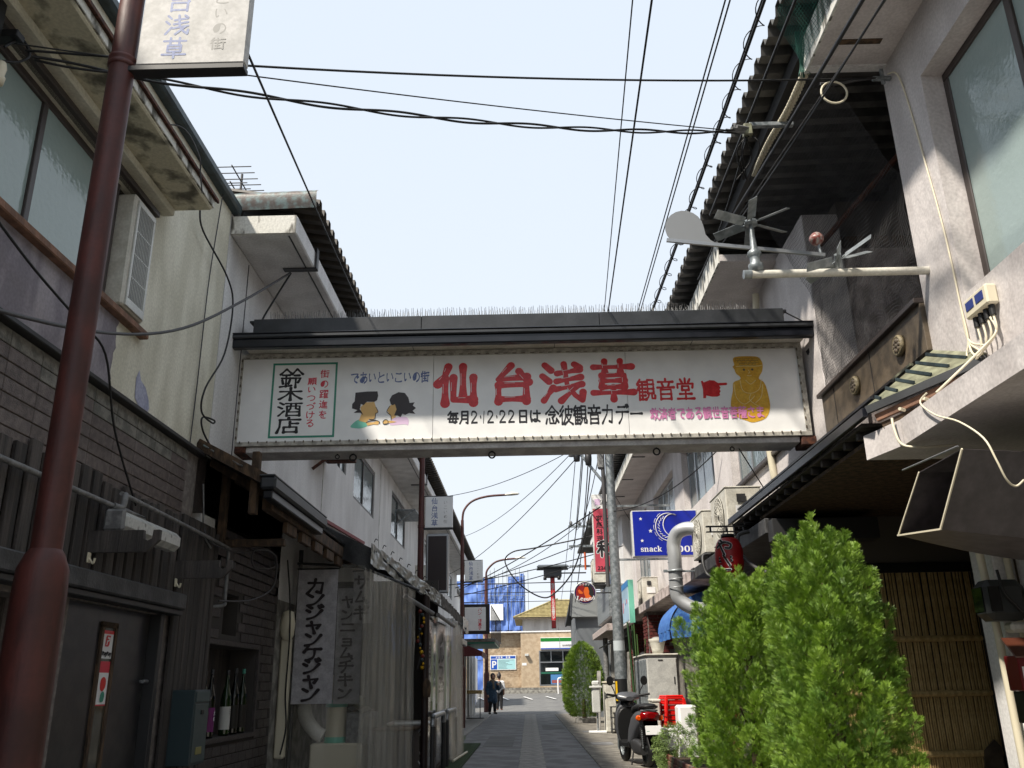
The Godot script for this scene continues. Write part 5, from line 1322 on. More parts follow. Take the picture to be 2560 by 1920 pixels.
# ---- right side, nearest: pinkish building with the upper window ------------------------------
func build_pink_building() -> void:
	var b = thing("pink_building", "pinkish white stucco building with overhanging upper floor, nearest on the right", "building", V(3.1, 0, -3))
	var zf = 6.0
	part(b, "wall", wall_x(3.1, -1, zf, -6.2, 2.84, 6.02, [[zf - 0.5, -5.62, 3.68, 5.52]], 0.22), M.pink)
	part(b, "core", bx(3.9, 9.0, 0.02, 6.3, zf, -6.15), M.interior)
	part(b, "pillar_side", bx(3.12, 4.2, 2.84, 6.02, -6.12, -6.198), M.pink)
	part(b, "end_wall", bx(3.1, 9.0, 0, 6.4, zf + 0.02, zf + 0.2), M.pink)
	var s = part(b, "soffit", bx(2.45, 4.0, 6.02, 6.12, zf, -6.17, 0.01), M.pink)
	part(s, "fascia", bx(2.435, 2.46, 6.0, 6.30, zf, -6.18, 0.005), M.whitegrime)
	part(s, "drip_strip", bx(2.46, 4.0, 6.005, 6.021, -6.09, -6.17), M.white)
	part(s, "stain_patch", bx(2.62, 2.95, 6.014, 6.0195, -5.78, -5.84), M.oldwood)
	window_x(b, 3.1, -1, zf - 0.5, -5.62, 3.68, 5.52, [-4.72, -3.7, -2.6], M.brownframe, M.frost, 0.07, 0.16)
	# projecting ledge beam over the ground floor
	var lg := MB.new()
	var poly = PackedVector2Array([Vector2(2.60, zf), Vector2(2.60, -5.83), Vector2(2.5, -6.25), Vector2(4.0, -6.25), Vector2(4.0, zf)])
	for i in poly.size(): poly[i].y = -poly[i].y
	lg.prism(poly, V(0, 2.84, 0), V(1, 0, 0), V(0, 0, -1), 0.0)
	lg = MB.new()
	lg.prism(poly, V(0, 2.66, 0), V(1, 0, 0), V(0, 0, -1), 0.18)
	part(b, "ledge", lg, M.pink)
	part(b, "ground_floor_wall", bx(3.62, 3.9, 0, 2.66, zf, -6.6), M.white)
	part(b, "roof", bx(2.6, 9.0, 6.32, 6.45, zf + 0.2, -6.2), M.corrdark)
	# junction box with cables
	var jb = thing("junction_box", "ivory cable junction box with blue labels on the pink wall", "junction box", V(3.05, 3.45, -5.3))
	part(jb, "cover", bx(3.02, 3.099, 3.44, 3.58, -5.22, -5.52, 0.012), M.ivory)
	for k in 2: part(jb, "label", bx(3.016, 3.021, 3.49, 3.55, -5.26 - k * 0.13, -5.36 - k * 0.13), mat(Color(0.14, 0.20, 0.45), 0.5))
	for k in 4:
		var z = -5.26 - k * 0.07
		part(jb, "gland", MB.new().tube([V(3.06, 3.44, z), V(3.06, 3.37, z)], 0.02, 10), M.black)
		part(jb, "cable", MB.new().tube(curve([V(3.06, 3.37, z), V(3.055, 3.26 - k * 0.01, z + 0.01), V(3.05, 3.21 - k * 0.015, z - 0.10), V(3.06, 3.24, z - 0.20), V(3.085, 3.36, -5.66), V(3.09, 3.6, -5.68)], 5), 0.008, 8), M.ivory)
	part(jb, "cable", MB.new().tube(curve([V(3.06, 3.37, -5.3), V(3.05, 3.25, -5.25), V(2.95, 3.14, -5.3), V(2.62, 2.86, -5.3)], 5), 0.008, 8), M.ivory)
	part(jb, "cable", MB.new().tube(curve([V(3.09, 3.6, -5.68), V(3.09, 4.2, -5.70), V(3.09, 4.9, -5.78), V(3.09, 5.5, -5.86), V(3.08, 5.78, -5.92), V(3.06, 5.86, -6.02)], 5), 0.007, 8), M.ivory)
	# coil and bracket where the crossing wire lands
	var cl = thing("cable_coil", "loop of pale cable hanging from the wire at the pink pillar", "cable", V(2.7, 5.5, -6.05))
	part(cl, "bracket", bx(2.95, 3.1, 5.84, 5.87, -6.05, -6.09, 0.004).box(V(3.02, 5.80, -6.06), V(3.05, 5.95, -6.08), 0.003), M.galv)
	var ring := []
	for k in 21: ring.append(V(2.60 + cos(TAU * k / 20) * 0.105, 5.70 + sin(TAU * k / 20) * 0.105, -6.03))
	part(cl, "loop", MB.new().tube(ring, 0.009, 8, false), M.ivory)
	part(cl, "lead", MB.new().tube(curve([V(2.5, 5.79, -6.03), V(2.65, 5.80, -6.05), V(2.85, 5.85, -6.07), V(2.98, 5.87, -6.08)], 4), 0.012, 8), M.greywire)
	# cables dangling from the ledge
	solo("dangling_cable", MB.new().tube(curve([V(2.62, 2.9, -5.42), V(2.58, 2.84, -5.45), V(2.575, 2.7, -5.26), V(2.575, 2.58, -5.0), V(2.58, 2.42, -4.78), V(2.6, 2.28, -4.73), V(2.64, 2.17, -4.74), V(2.70, 2.14, -4.77), V(2.74, 2.17, -4.75)], 5), 0.006, 8), M.ivory, "white cable dangling from the ledge in front of the hood", "cable")
	solo("dangling_cable", MB.new().tube(curve([V(2.56, 2.86, -5.86), V(2.555, 2.78, -5.84), V(2.57, 2.66, -5.80), V(2.66, 2.62, -5.74), V(2.9, 2.62, -5.7)], 5), 0.009, 8), M.ivory, "white cable bent over the far corner of the ledge", "cable")
	# extractor hood under the ledge
	var h = thing("extractor_hood", "dark sheet-metal extractor hood jutting out under the ledge", "hood", V(2.9, 1.9, -5.2))
	var sheet = rough_mat(Color(0.24, 0.225, 0.235), Color(0.32, 0.30, 0.31), 0.6, 0.45, 0.05, 94)
	var nt = V(2.45, 2.36, -4.78); var nb = V(2.45, 1.98, -5.20); var fb = V(2.45, 2.04, -5.80); var ft = V(2.45, 2.36, -5.35)
	var side := MB.new()
	side.grid(func(u, w):
		var x = lerpf(2.45, 3.62, u)
		var lo = nb + V(0, -0.13 * sin(u * 1.7), 0.28 * u)
		var hi = nt + V(0, -0.06 * u, -0.05 * u)
		var p = lo.lerp(hi, w)
		return V(x, p.y, p.z), 14, 2)
	part(h, "side", side, sheet)
	var bot := MB.new()
	bot.grid(func(u, w):
		var x = lerpf(2.45, 3.62, u)
		var p = (fb + V(0, -0.20 * sin(u * 1.6), 0)).lerp(nb + V(0, -0.13 * sin(u * 1.7), 0.28 * u), w)
		return V(x, p.y, p.z), 14, 2)
	part(h, "bottom", bot, sheet)
	part(h, "top", MB.new().quad2(nt, ft, ft + V(1.17, 0.0, 0), nt + V(1.17, -0.06, -0.05), 0.004), sheet)
	part(h, "far_side", MB.new().grid(func(u, w): return ft.lerp(fb, w) + V(1.1 * u, 0, 0), 2, 2), sheet)
	part(h, "rim", MB.new().bar(nt, nb, 0.008, 0.012).bar(nb, fb, 0.016, 0.010).bar(fb, ft, 0.006, 0.010), M.ivory)
	part(h, "stay_rod", MB.new().tube([V(2.44, 2.38, -4.80), V(2.44, 2.42, -5.55)], 0.006, 6), M.alu)
	# bamboo screen and its post
	var zs = -9.4
	var sc = thing("bamboo_screen", "tall screen of thin split bamboo with thick bamboo rails", "screen", V(4.0, 0, zs))
	var reed = MB.new().tube([V(0, 0, 0), V(0, 2.18, 0)], 0.0105, 6, false).mesh()
	var k2 = 0
	var xx = 3.2
	while xx < 4.69:
		var o = part(sc, "reed", reed, M.bamboo)
		o.position = V(xx, 0.02, zs + 0.003 * sin(k2 * 1.9)) - OFF[sc]
		o.rotation.z = 0.004 * sin(k2 * 2.3)
		xx += 0.0235
		k2 += 1
	part(sc, "backing", bx(3.15, 4.75, 0.02, 2.2, zs - 0.03, zs - 0.05), M.wood[0])
	for y in [0.44, 1.0, 1.53]: part(sc, "rail", MB.new().tube([V(3.15, y, zs + 0.025), V(3.6, y, zs + 0.025), V(3.61, y, zs + 0.025), V(4.1, y, zs + 0.025), V(4.11, y, zs + 0.025), V(4.72, y, zs + 0.025)], [0.029, 0.030, 0.033, 0.029, 0.033, 0.029], 10), M.bamboo)
	part(sc, "post", bx(4.64, 4.72, 0, 2.2, zs + 0.14, zs + 0.03, 0.005), mat(Color(0.12, 0.14, 0.17), 0.5))
	part(sc, "head", bx(3.1, 4.8, 2.2, 2.30, zs + 0.03, zs - 0.06, 0.005), M.black)
	solo("leaning_board", MB.new().prism(PackedVector2Array([Vector2(0, 0), Vector2(0.17, 0), Vector2(0.19, 0.48), Vector2(0.13, 0.55), Vector2(0.02, 0.45), Vector2(-0.02, 0.22)]), V(4.42, 0.02, zs + 0.07), V(1, 0, 0), V(0, 1, 0), 0.02), M.bronze, "curved brown board leaning against the foot of the bamboo screen", "board")
	# service pillar with pipes, meter and red box
	var pl = thing("service_pillar", "white service pillar with vertical pipes at the right edge", "pillar", V(3.6, 0, -6.7))
	part(pl, "pillar", bx(3.46, 3.62, 0, 2.66, -6.62, -6.95, 0.01), M.white)
	part(pl, "pipe", MB.new().tube([V(3.41, 0, -6.62), V(3.40, 1.45, -6.62), V(3.37, 2.1, -6.62)], 0.028, 12), M.ivory)
	part(pl, "pipe", MB.new().tube([V(3.56, 1.3, -6.58), V(3.54, 2.2, -6.58)], 0.024, 12), M.ivory)
	part(pl, "pipe", MB.new().tube(curve([V(3.62, 2.0, -6.3), V(3.55, 1.75, -6.32), V(3.54, 1.5, -6.33), V(3.58, 1.25, -6.35)], 5), 0.055, 14), M.acbody)
	var mt = thing("electric_meter", "grey electric meter with a dark glass face on the service pillar", "meter", V(3.4, 1.5, -6.45))
	part(mt, "case", bx(3.20, 3.50, 1.52, 1.80, -6.30, -6.52, 0.05), mat(Color(0.16, 0.17, 0.17), 0.45))
	part(mt, "window", bx(3.195, 3.205, 1.58, 1.75, -6.34, -6.48, 0.003).box(V(3.22, 1.58, -6.298), V(3.30, 1.75, -6.29), 0.003), M.darkglass)
	part(mt, "cable", MB.new().tube(curve([V(3.30, 1.86, -6.28), V(3.32, 1.7, -6.27), V(3.38, 1.62, -6.27), V(3.46, 1.5, -6.28), V(3.45, 1.42, -6.3)], 5), 0.010, 6), M.black)
	part(mt, "lower_box", bx(3.36, 3.48, 1.44, 1.51, -6.34, -6.46, 0.02), M.acbody)
	var rb = thing("red_letter_box", "red steel letter box with a sloping lid at the right edge", "letter box", V(3.4, 0.9, -6.2))
	var rm = mat(Color(0.36, 0.05, 0.07), 0.35)
	part(rb, "body", bx(3.20, 3.50, 1.06, 1.28, -6.05, -6.22, 0.006), rm)
	part(rb, "lid", MB.new().quad2(V(3.18, 1.275, -6.02), V(3.52, 1.275, -6.02), V(3.54, 1.40, -6.24), V(3.22, 1.40, -6.24), 0.012), mat(Color(0.30, 0.16, 0.11), 0.4))
	part(rb, "label", bx(3.22, 3.31, 1.11, 1.21, -6.046, -6.050), M.purewhite)
	part(rb, "label_print", bx(3.24, 3.29, 1.185, 1.205, -6.044, -6.046).box(V(3.245, 1.125, -6.046), V(3.28, 1.15, -6.044)), M.ink)
	part(rb, "lower_box", bx(3.22, 3.52, 0.86, 1.058, -6.06, -6.22, 0.006), mat(Color(0.10, 0.085, 0.085), 0.4))
	part(rb, "sticker", MB.new().lathe([[0.022, 0], [0.0, 0.001]], V(3.30, 0.99, -6.058), 10, Basis(V(1, 0, 0), PI / 2)), M.purewhite)

# ---- right side: recessed balcony, bronze fascia, restaurant canopy -----------------------------
func build_terrace_building() -> void:
	var b = thing("terrace_building", "long pinkish terrace building beyond the balcony with many windows", "building", V(3.1, 0, -20))
	part(b, "roof", corrugated(2.2, 6.46, 4.4, 6.52, 6.0, -38.0, 0.245, 0.085), M.corrdark)
	part(b, "roof_slab", bx(3.0, 9.0, 6.62, 6.75, -6.2, -38.0), M.corrdark)
	# balcony recess
	part(b, "balcony_back", bx(4.3, 4.4, 2.84, 6.6, -6.2, -9.2), mat(Color(0.38, 0.37, 0.36), 0.9))
	part(b, "balcony_floor", bx(3.1, 4.4, 3.0, 3.06, -6.2, -9.2), M.concrete)
	part(b, "balcony_end", bx(3.14, 4.4, 3.06, 5.62, -8.60, -8.72), M.pinkdirt)
	part(b, "balcony_beam", bx(3.12, 4.3, 5.6, 5.75, -8.60, -8.75), M.oldwood)
	part(b, "brace", MB.new().tube([V(3.25, 5.6, -8.5), V(4.2, 6.4, -6.4)], 0.03, 8), M.rust)
	# gate pillar and the wall beyond with windows
	var holes := [[-10.0, -12.93, 3.84, 5.3], [-14.1, -17.0, 4.22, 5.47], [-18.1, -21.1, 4.1, 5.42], [-22.4, -25.3, 3.68, 5.45]]
	part(b, "gate_pillar", bx(3.1, 3.5, 3.0, 6.0, -8.54, -9.6, 0.01), M.pink)
	part(b, "wall", wall_x(3.12, -1, -9.58, -26.2, 2.78, 6.0, holes, 0.22), M.pink)
	part(b, "core", bx(3.6, 9.0, 2.9, 6.3, -8.8, -38.0), M.interior)
	part(b, "lower_core", bx(3.6, 9.0, 0.02, 2.899, -9.6, -38.0), M.interior)
	part(b, "side_wall", bx(4.9, 9.0, 0.02, 6.3, -6.25, -9.6), M.interior)
	var sf = part(b, "soffit", bx(2.42, 3.6, 5.98, 6.08, -9.6, -27.0, 0.01), M.pink)
	part(sf, "fascia", bx(2.405, 2.43, 5.96, 6.26, -9.6, -27.02, 0.005), M.whitegrime)
	for z in [-19.2, -21.5, -23.6, -25.4]: part(sf, "steel_plate", bx(2.43, 2.72, 5.965, 5.978, z, z - 0.07, 0.002), M.charcoal)
	for q in holes:
		var n = 3
		var sp := []
		for k in n: sp.append(lerpf(q[0], q[1], (k + 1.0) / (n + 1.0)))
		window_x(b, 3.12, -1, q[0], q[1], q[2], q[3], sp, M.alu, M.pane, 0.07, 0.12)
	part(b, "window_sill", bx(3.06, 3.14, 3.78, 3.84, -9.9, -13.05, 0.01), M.brownframe)
	part(b, "dark_grille", bx(3.04, 3.13, 3.86, 4.5, -9.62, -10.1, 0.005), M.brownframe)
	var lg = part(b, "ledge", bx(2.5, 3.34, 2.60, 2.78, -13.4, -26.4, 0.012), M.pinkdirt)
	part(lg, "lower_wall", bx(3.1, 3.34, 0, 2.6, -12.0, -26.4), rough_mat(Color(0.40, 0.39, 0.36), Color(0.52, 0.505, 0.47), 0.8, 0.85, 0.3, 95))
	part(b, "downpipe", MB.new().tube(curve([V(3.05, 5.9, -10.4), V(3.0, 4.9, -10.5), V(3.04, 4.3, -10.6), V(3.08, 3.5, -10.62)], 5), 0.045, 12), M.ivory)
	# bronze fascia under the balcony with two medallions
	var f = part(b, "bronze_fascia", bx(3.06, 3.12, 3.49, 3.88, -6.2, -8.56, 0.004), M.bronze)
	part(f, "cap", bx(3.02, 3.14, 3.88, 3.925, -6.2, -8.60, 0.006), M.brownframe)
	for z in [-7.25, -8.2]: part(f, "seam", bx(3.055, 3.062, 3.49, 3.88, z, z - 0.005), M.charcoal)
	for z in [-6.62, -7.62]:
		var md = part(f, "medallion", MB.new().lathe([[0.0, 0.0], [0.088, 0.0], [0.09, 0.03], [0.075, 0.042], [0.07, 0.036], [0.0, 0.036]], V(3.06, 3.69, z), 24, Basis(V(0, 0, 1), PI / 2)), M.medal)
		var em := MB.new()
		for k in 8:
			var a = TAU * k / 8
			em.lathe([[0.02, 0], [0.016, 0.008], [0.0, 0.011]], V(3.024, 3.69 + sin(a) * 0.042, z + cos(a) * 0.042), 8, Basis(V(0, 0, 1), PI / 2))
		em.lathe([[0.022, 0], [0.016, 0.01], [0.0, 0.013]], V(3.024, 3.69, z), 8, Basis(V(0, 0, 1), PI / 2))
		part(md, "crest", em, M.bronze)
	# bird netting over the balcony opening
	var nt = thing("bird_netting", "fine grey bird netting stretched over the balcony opening", "netting", V(3.1, 3.9, -7.4))
	var net := MB.new()
	var wob = noise(0.9, 3, FastNoiseLite.TYPE_SIMPLEX_SMOOTH, 31)
	var at = func(z: float, y: float) -> Vector3:
		var t = clampf((5.0 - y), 0.0, 1.2)
		var sl = clampf((y - 5.0) / 1.4, 0.0, 1.0)
		return V(3.10 - 0.62 * sl + 0.02 * wob.get_noise_2d(z * 3.0, y * 3.0), y + 0.03 * wob.get_noise_2d(z * 4.0 + 9.0, y * 2.0) * (1.0 + t), z + 0.05 * wob.get_noise_2d(z * 2.0, y * 4.0 + 5.0) * (0.5 + t))
	var z = -6.22
	while z > -8.55:
		var p := []
		for j in 41: p.append(at.call(z, lerpf(3.92, 6.4, j / 40.0)))
		net.tube(p, 0.0017, 3, false)
		z -= 0.03
	var y = 3.93
	while y < 6.4:
		var p := []
		for j in 31: p.append(at.call(lerpf(-6.22, -8.55, j / 30.0), y))
		net.tube(p, 0.0017, 3, false)
		y += 0.03
	part(nt, "mesh", net, M.greywire)
	for r in 2:
		var core = curve([V(2.45 + r * 0.04, 6.06, -6.2), V(2.40 + r * 0.035, 5.96, -6.6), V(2.36 + r * 0.03, 5.96, -7.1), V(2.4 + r * 0.01, 6.05, -7.8)], 30)
		var rp := MB.new()
		for k in 3:
			var st := []
			for i in core.size():
				var an = i * 0.9 + TAU * k / 3
				st.append(core[i] + V(cos(an), sin(an), 0) * 0.011)
			rp.tube(st, 0.0105, 6)
		part(nt, "rope", rp, M.ivory)
	part(nt, "edge_beam", bx(2.46, 2.56, 6.28, 6.42, -6.2, -9.6), M.black)
	# green net bunched over the pink building's eave
	var gn = thing("green_net", "green mesh net draped over the near right eave", "net", V(2.4, 6.0, -5.5))
	var gm := MB.new()
	var ga = func(u: float, w: float) -> Vector3: return V(2.25 + 0.2 * w + 0.02 * sin(u * 25.0), 6.50 - 0.46 * w - 0.02 * sin(u * 9.0 + w * 4.0), lerpf(-3.0, -6.12, u))
	for k in 105:
		var p := []
		for j in 13: p.append(ga.call(k / 104.0, j / 12.0) + V(-0.02, 0, 0))
		gm.tube(p, 0.0018, 3, false)
	for k in 18:
		var p := []
		for j in 41: p.append(ga.call(j / 40.0, k / 17.0) + V(-0.02, 0, 0))
		gm.tube(p, 0.0018, 3, false)
	part(gn, "mesh", gm, mat(Color(0.04, 0.32, 0.27), 0.6))
	var kn := MB.new()
	rng.seed = 41
	for k in 40:
		var a = rng.randf() * TAU
		kn.tube(curve([V(2.42 + 0.06 * cos(a), 6.34, -6.05), V(2.42 + 0.04 * cos(a), 6.2, -6.12 + 0.04 * sin(a)), V(2.43 + 0.02 * cos(a), 6.1, -6.16), V(2.44 + 0.05 * cos(a), 6.0, -6.18 + 0.04 * sin(a))], 3), 0.003, 3, false)
	part(gn, "bunch", kn, mat(Color(0.04, 0.30, 0.25), 0.6))

func build_restaurant() -> void:
	var r = thing("restaurant_canopy", "black metal canopy roof of the restaurant with an aged copper end", "canopy", V(2.8, 2.6, -8))
	var A = V(3.1, 3.49, -6.2); var B = V(2.46, 3.0, -6.02); var D = V(3.1, 3.2, -5.5)
	# street slope and layered edge
	part(r, "roof_slope", MB.new().quad2(V(3.1, 3.46, -6.2), V(2.46, 2.99, -6.05), V(2.46, 2.99, -10.55), V(3.1, 3.46, -10.55), 0.02), M.navy)
	for k in 3: part(r, "edge_strip", MB.new().bar(A.lerp(B, 0.2 + 0.3 * k) + V(-0.02, 0.01, -0.1), V(lerpf(3.1, 2.46, 0.2 + 0.3 * k) - 0.02, lerpf(3.48, 3.0, 0.2 + 0.3 * k) + 0.01, -10.5), 0.025, 0.02), [M.copper, M.black, M.slate][k])
	part(r, "eave_board", bx(2.44, 2.48, 2.93, 3.0, -6.05, -10.55, 0.004), M.navy)
	part(r, "soffit", bx(2.48, 3.1, 2.90, 2.925, -6.2, -10.5), M.wood[2])
	for k in 15: part(r, "rafter_tail", bx(2.5, 3.0, 2.84, 2.90, -6.35 - k * 0.28, -6.40 - k * 0.28, 0.004), M.wood[0])
	part(r, "end_cap", bx(2.5, 2.95, 2.80, 2.93, -10.50, -10.58, 0.004).box(V(2.62, 2.72, -10.58), V(2.85, 2.80, -10.48), 0.004), M.black)
	# copper end facing the street mouth
	var cp := MB.new()
	cp.quad2(A, B, B.lerp(D, 0.5) + V(0, -0.012, 0), D, 0.012)
	var c = part(r, "copper_end", cp, M.copper)
	for k in 6:
		var t = (k + 0.7) / 6.6
		var a = A.lerp(B, t) + V(0, 0.012, 0)
		var e = D.lerp(B, t) + V(0, 0.006, 0)
		part(c, "seam", MB.new().bar(a, e.lerp(a, 0.12), 0.014, 0.022), M.greencap)
	part(r, "copper_edge", MB.new().bar(B + V(0, -0.03, 0), D + V(0.02, -0.035, 0), 0.03, 0.055), M.slate)
	part(r, "verge_board", MB.new().bar(B + V(0.06, -0.09, 0), D + V(0.06, -0.085, 0), 0.03, 0.05), M.paintwood)
	part(r, "verge_board", MB.new().bar(B + V(0.10, -0.15, 0), D + V(0.10, -0.14, 0), 0.03, 0.05), M.oldwood)
	for k in 4: part(r, "dowel", MB.new().tube([B.lerp(D, 0.2 + k * 0.2) + V(0.08, -0.115, 0.03), B.lerp(D, 0.2 + k * 0.2) + V(0.03, -0.115, 0.07)], 0.012, 8), M.ivory)
	# dark fascia beam and the shaded shop front behind the conifers
	var s = thing("restaurant", "dark restaurant front under the canopy behind the conifers", "shop front", V(3.0, 0, -9))
	part(s, "fascia_beam", bx(2.5, 3.6, 2.60, 2.76, -9.15, -13.3, 0.008), M.blackbeam)
	part(s, "fascia_end", bx(2.52, 3.6, 2.50, 2.72, -8.95, -9.145, 0.006), M.charcoal)
	part(s, "ceiling", bx(2.55, 4.9, 2.80, 2.83, -6.25, -9.5), M.oldwood)
	part(s, "wall", bx(3.12, 3.2, 0, 2.5, -9.4, -12.0), M.wood[0])
	part(s, "wall", bx(2.62, 4.9, 2.30, 2.8, -9.42, -9.48), M.interior)
	part(s, "side_panel", bx(3.05, 3.55, 0, 2.6, -11.9, -12.0), M.wood[1])
	# lantern
	var ln = thing("paper_lantern", "red paper lantern with black brush lettering under the dark beam", "lantern", V(2.235, 2.20, -9.75))
	var lp = V(2.235, 2.20, -9.75)
	var pr := [[0.0, 0.0], [0.07, 0.0]]
	for k in 25:
		var t = k / 24.0
		pr.append([0.07 + 0.085 * pow(sin(t * PI), 0.45) + (0.0025 if k % 2 else 0.0), 0.03 + t * 0.42])
	pr.append_array([[0.07, 0.45], [0.0, 0.45]])
	part(ln, "paper", MB.new().lathe(pr, lp, 28), M.lantern)
	part(ln, "cap", MB.new().lathe([[0.0, 0.45], [0.072, 0.45], [0.072, 0.49], [0.0, 0.49]], lp, 20), M.black)
	part(ln, "hanger", MB.new().tube([lp + V(0, 0.49, 0), lp + V(0.02, 0.60, 0), lp + V(0.3, 0.62, 0)], 0.006, 6), M.wire)
	for q in [[11.5, M.purewhite, 0.158], [8.0, M.ink, 0.163]]:
		var mb := MB.new()
		write(mb, "やき", V(-0.09, 0.40, 0), V(0.18, 0, 0), V(0, -0.17, 0), V(0, -0.17, 0), q[0] * 1.6, 0.0)
		var hx := MB.new()
		for i in mb.v.size():
			var p = mb.v[i]
			var a = p.x / 0.155 - 0.55
			var rad: float = q[2]
			hx.v.append(lp + V(sin(a) * rad, p.y + 0.02, cos(a) * rad + p.z * 0.5))
			hx.n.append(V(sin(a), 0, cos(a)))
		part(ln, "lettering", hx, q[1])
	# hose loops on the fascia beam
	solo("black_hose", MB.new().tube(curve([V(2.48, 2.72, -9.75), V(2.36, 2.68, -9.75), V(2.34, 2.55, -9.72), V(2.38, 2.42, -9.68), V(2.46, 2.32, -9.62), V(2.56, 2.24, -9.5)], 5), 0.022, 8), M.greywire, "grey hose hooked over the dark beam beside the lantern", "hose")
	solo("black_hose", MB.new().tube(curve([V(2.52, 2.80, -12.1), V(2.42, 2.78, -12.1), V(2.40, 2.66, -12.05), V(2.43, 2.52, -12.0), V(2.5, 2.46, -11.9)], 5), 0.022, 8), M.charcoal, "black hose hooked over the dark beam near the duct", "hose")
	# steel shelf bracket
	solo("steel_bracket", bx(2.06, 2.52, 2.82, 2.835, -10.0, -10.04, 0.002).box(V(2.06, 2.76, -10.0), V(2.52, 2.772, -10.04), 0.002).box(V(2.1, 2.77, -10.01), V(2.12, 2.82, -10.03)).box(V(2.28, 2.77, -10.01), V(2.30, 2.82, -10.03)).box(V(2.48, 2.77, -10.01), V(2.50, 2.82, -10.03)), M.charcoal, "slotted black steel bracket above the red lantern", "bracket")

func outdoor_unit(label: String, at: Vector3, w: float, h: float, d: float, turn: float):
	var b = thing("outdoor_unit", label, "air conditioner", Vector3.ZERO, "outdoor air conditioner units")
	OFF[b] = Vector3.ZERO
	part(b, "case", bx(0, d, 0.04, h, -w, 0, 0.012), M.acbody)
	part(b, "lid", bx(-0.008, d + 0.008, h, h + 0.02, -w - 0.008, 0.008, 0.006), M.acbody)
	part(b, "feet", bx(0.05, d - 0.05, 0, 0.04, -0.14, -0.10).box(V(0.05, 0, -w + 0.1), V(d - 0.05, 0.04, -w + 0.14)), M.charcoal)
	var c = V(-0.002, h * 0.52, -w * 0.44)
	var R = h * 0.40
	part(b, "fan_recess", MB.new().lathe([[R, 0.0], [R * 0.98, 0.004], [0.0, 0.004]], c, 24, Basis(V(0, 0, 1), PI / 2)), M.black)
	var gr := MB.new()
	for k in 5:
		var p := []
		for j in 25: p.append(c + V(-0.014, sin(TAU * j / 24) * R * (0.2 + 0.2 * k), cos(TAU * j / 24) * R * (0.2 + 0.2 * k)))
		gr.tube(p, 0.005, 5, false)
	for k in 24:
		var a = TAU * k / 24
		gr.tube([c + V(-0.014, sin(a) * R * 0.2, cos(a) * R * 0.2), c + V(-0.014, sin(a + 0.4) * R, cos(a + 0.4) * R)], 0.004, 4, false)
	part(b, "fan_grille", gr, M.acbody)
	part(b, "handle_recess", bx(d * 0.3, d * 0.55, h * 0.72, h * 0.88, 0.0125, 0.016), M.charcoal)
	part(b, "label_plate", bx(d * 0.25, d * 0.8, h * 0.45, h * 0.66, 0.0125, 0.015), M.purewhite)
	b.position = at
	b.rotation.y = turn
	return b

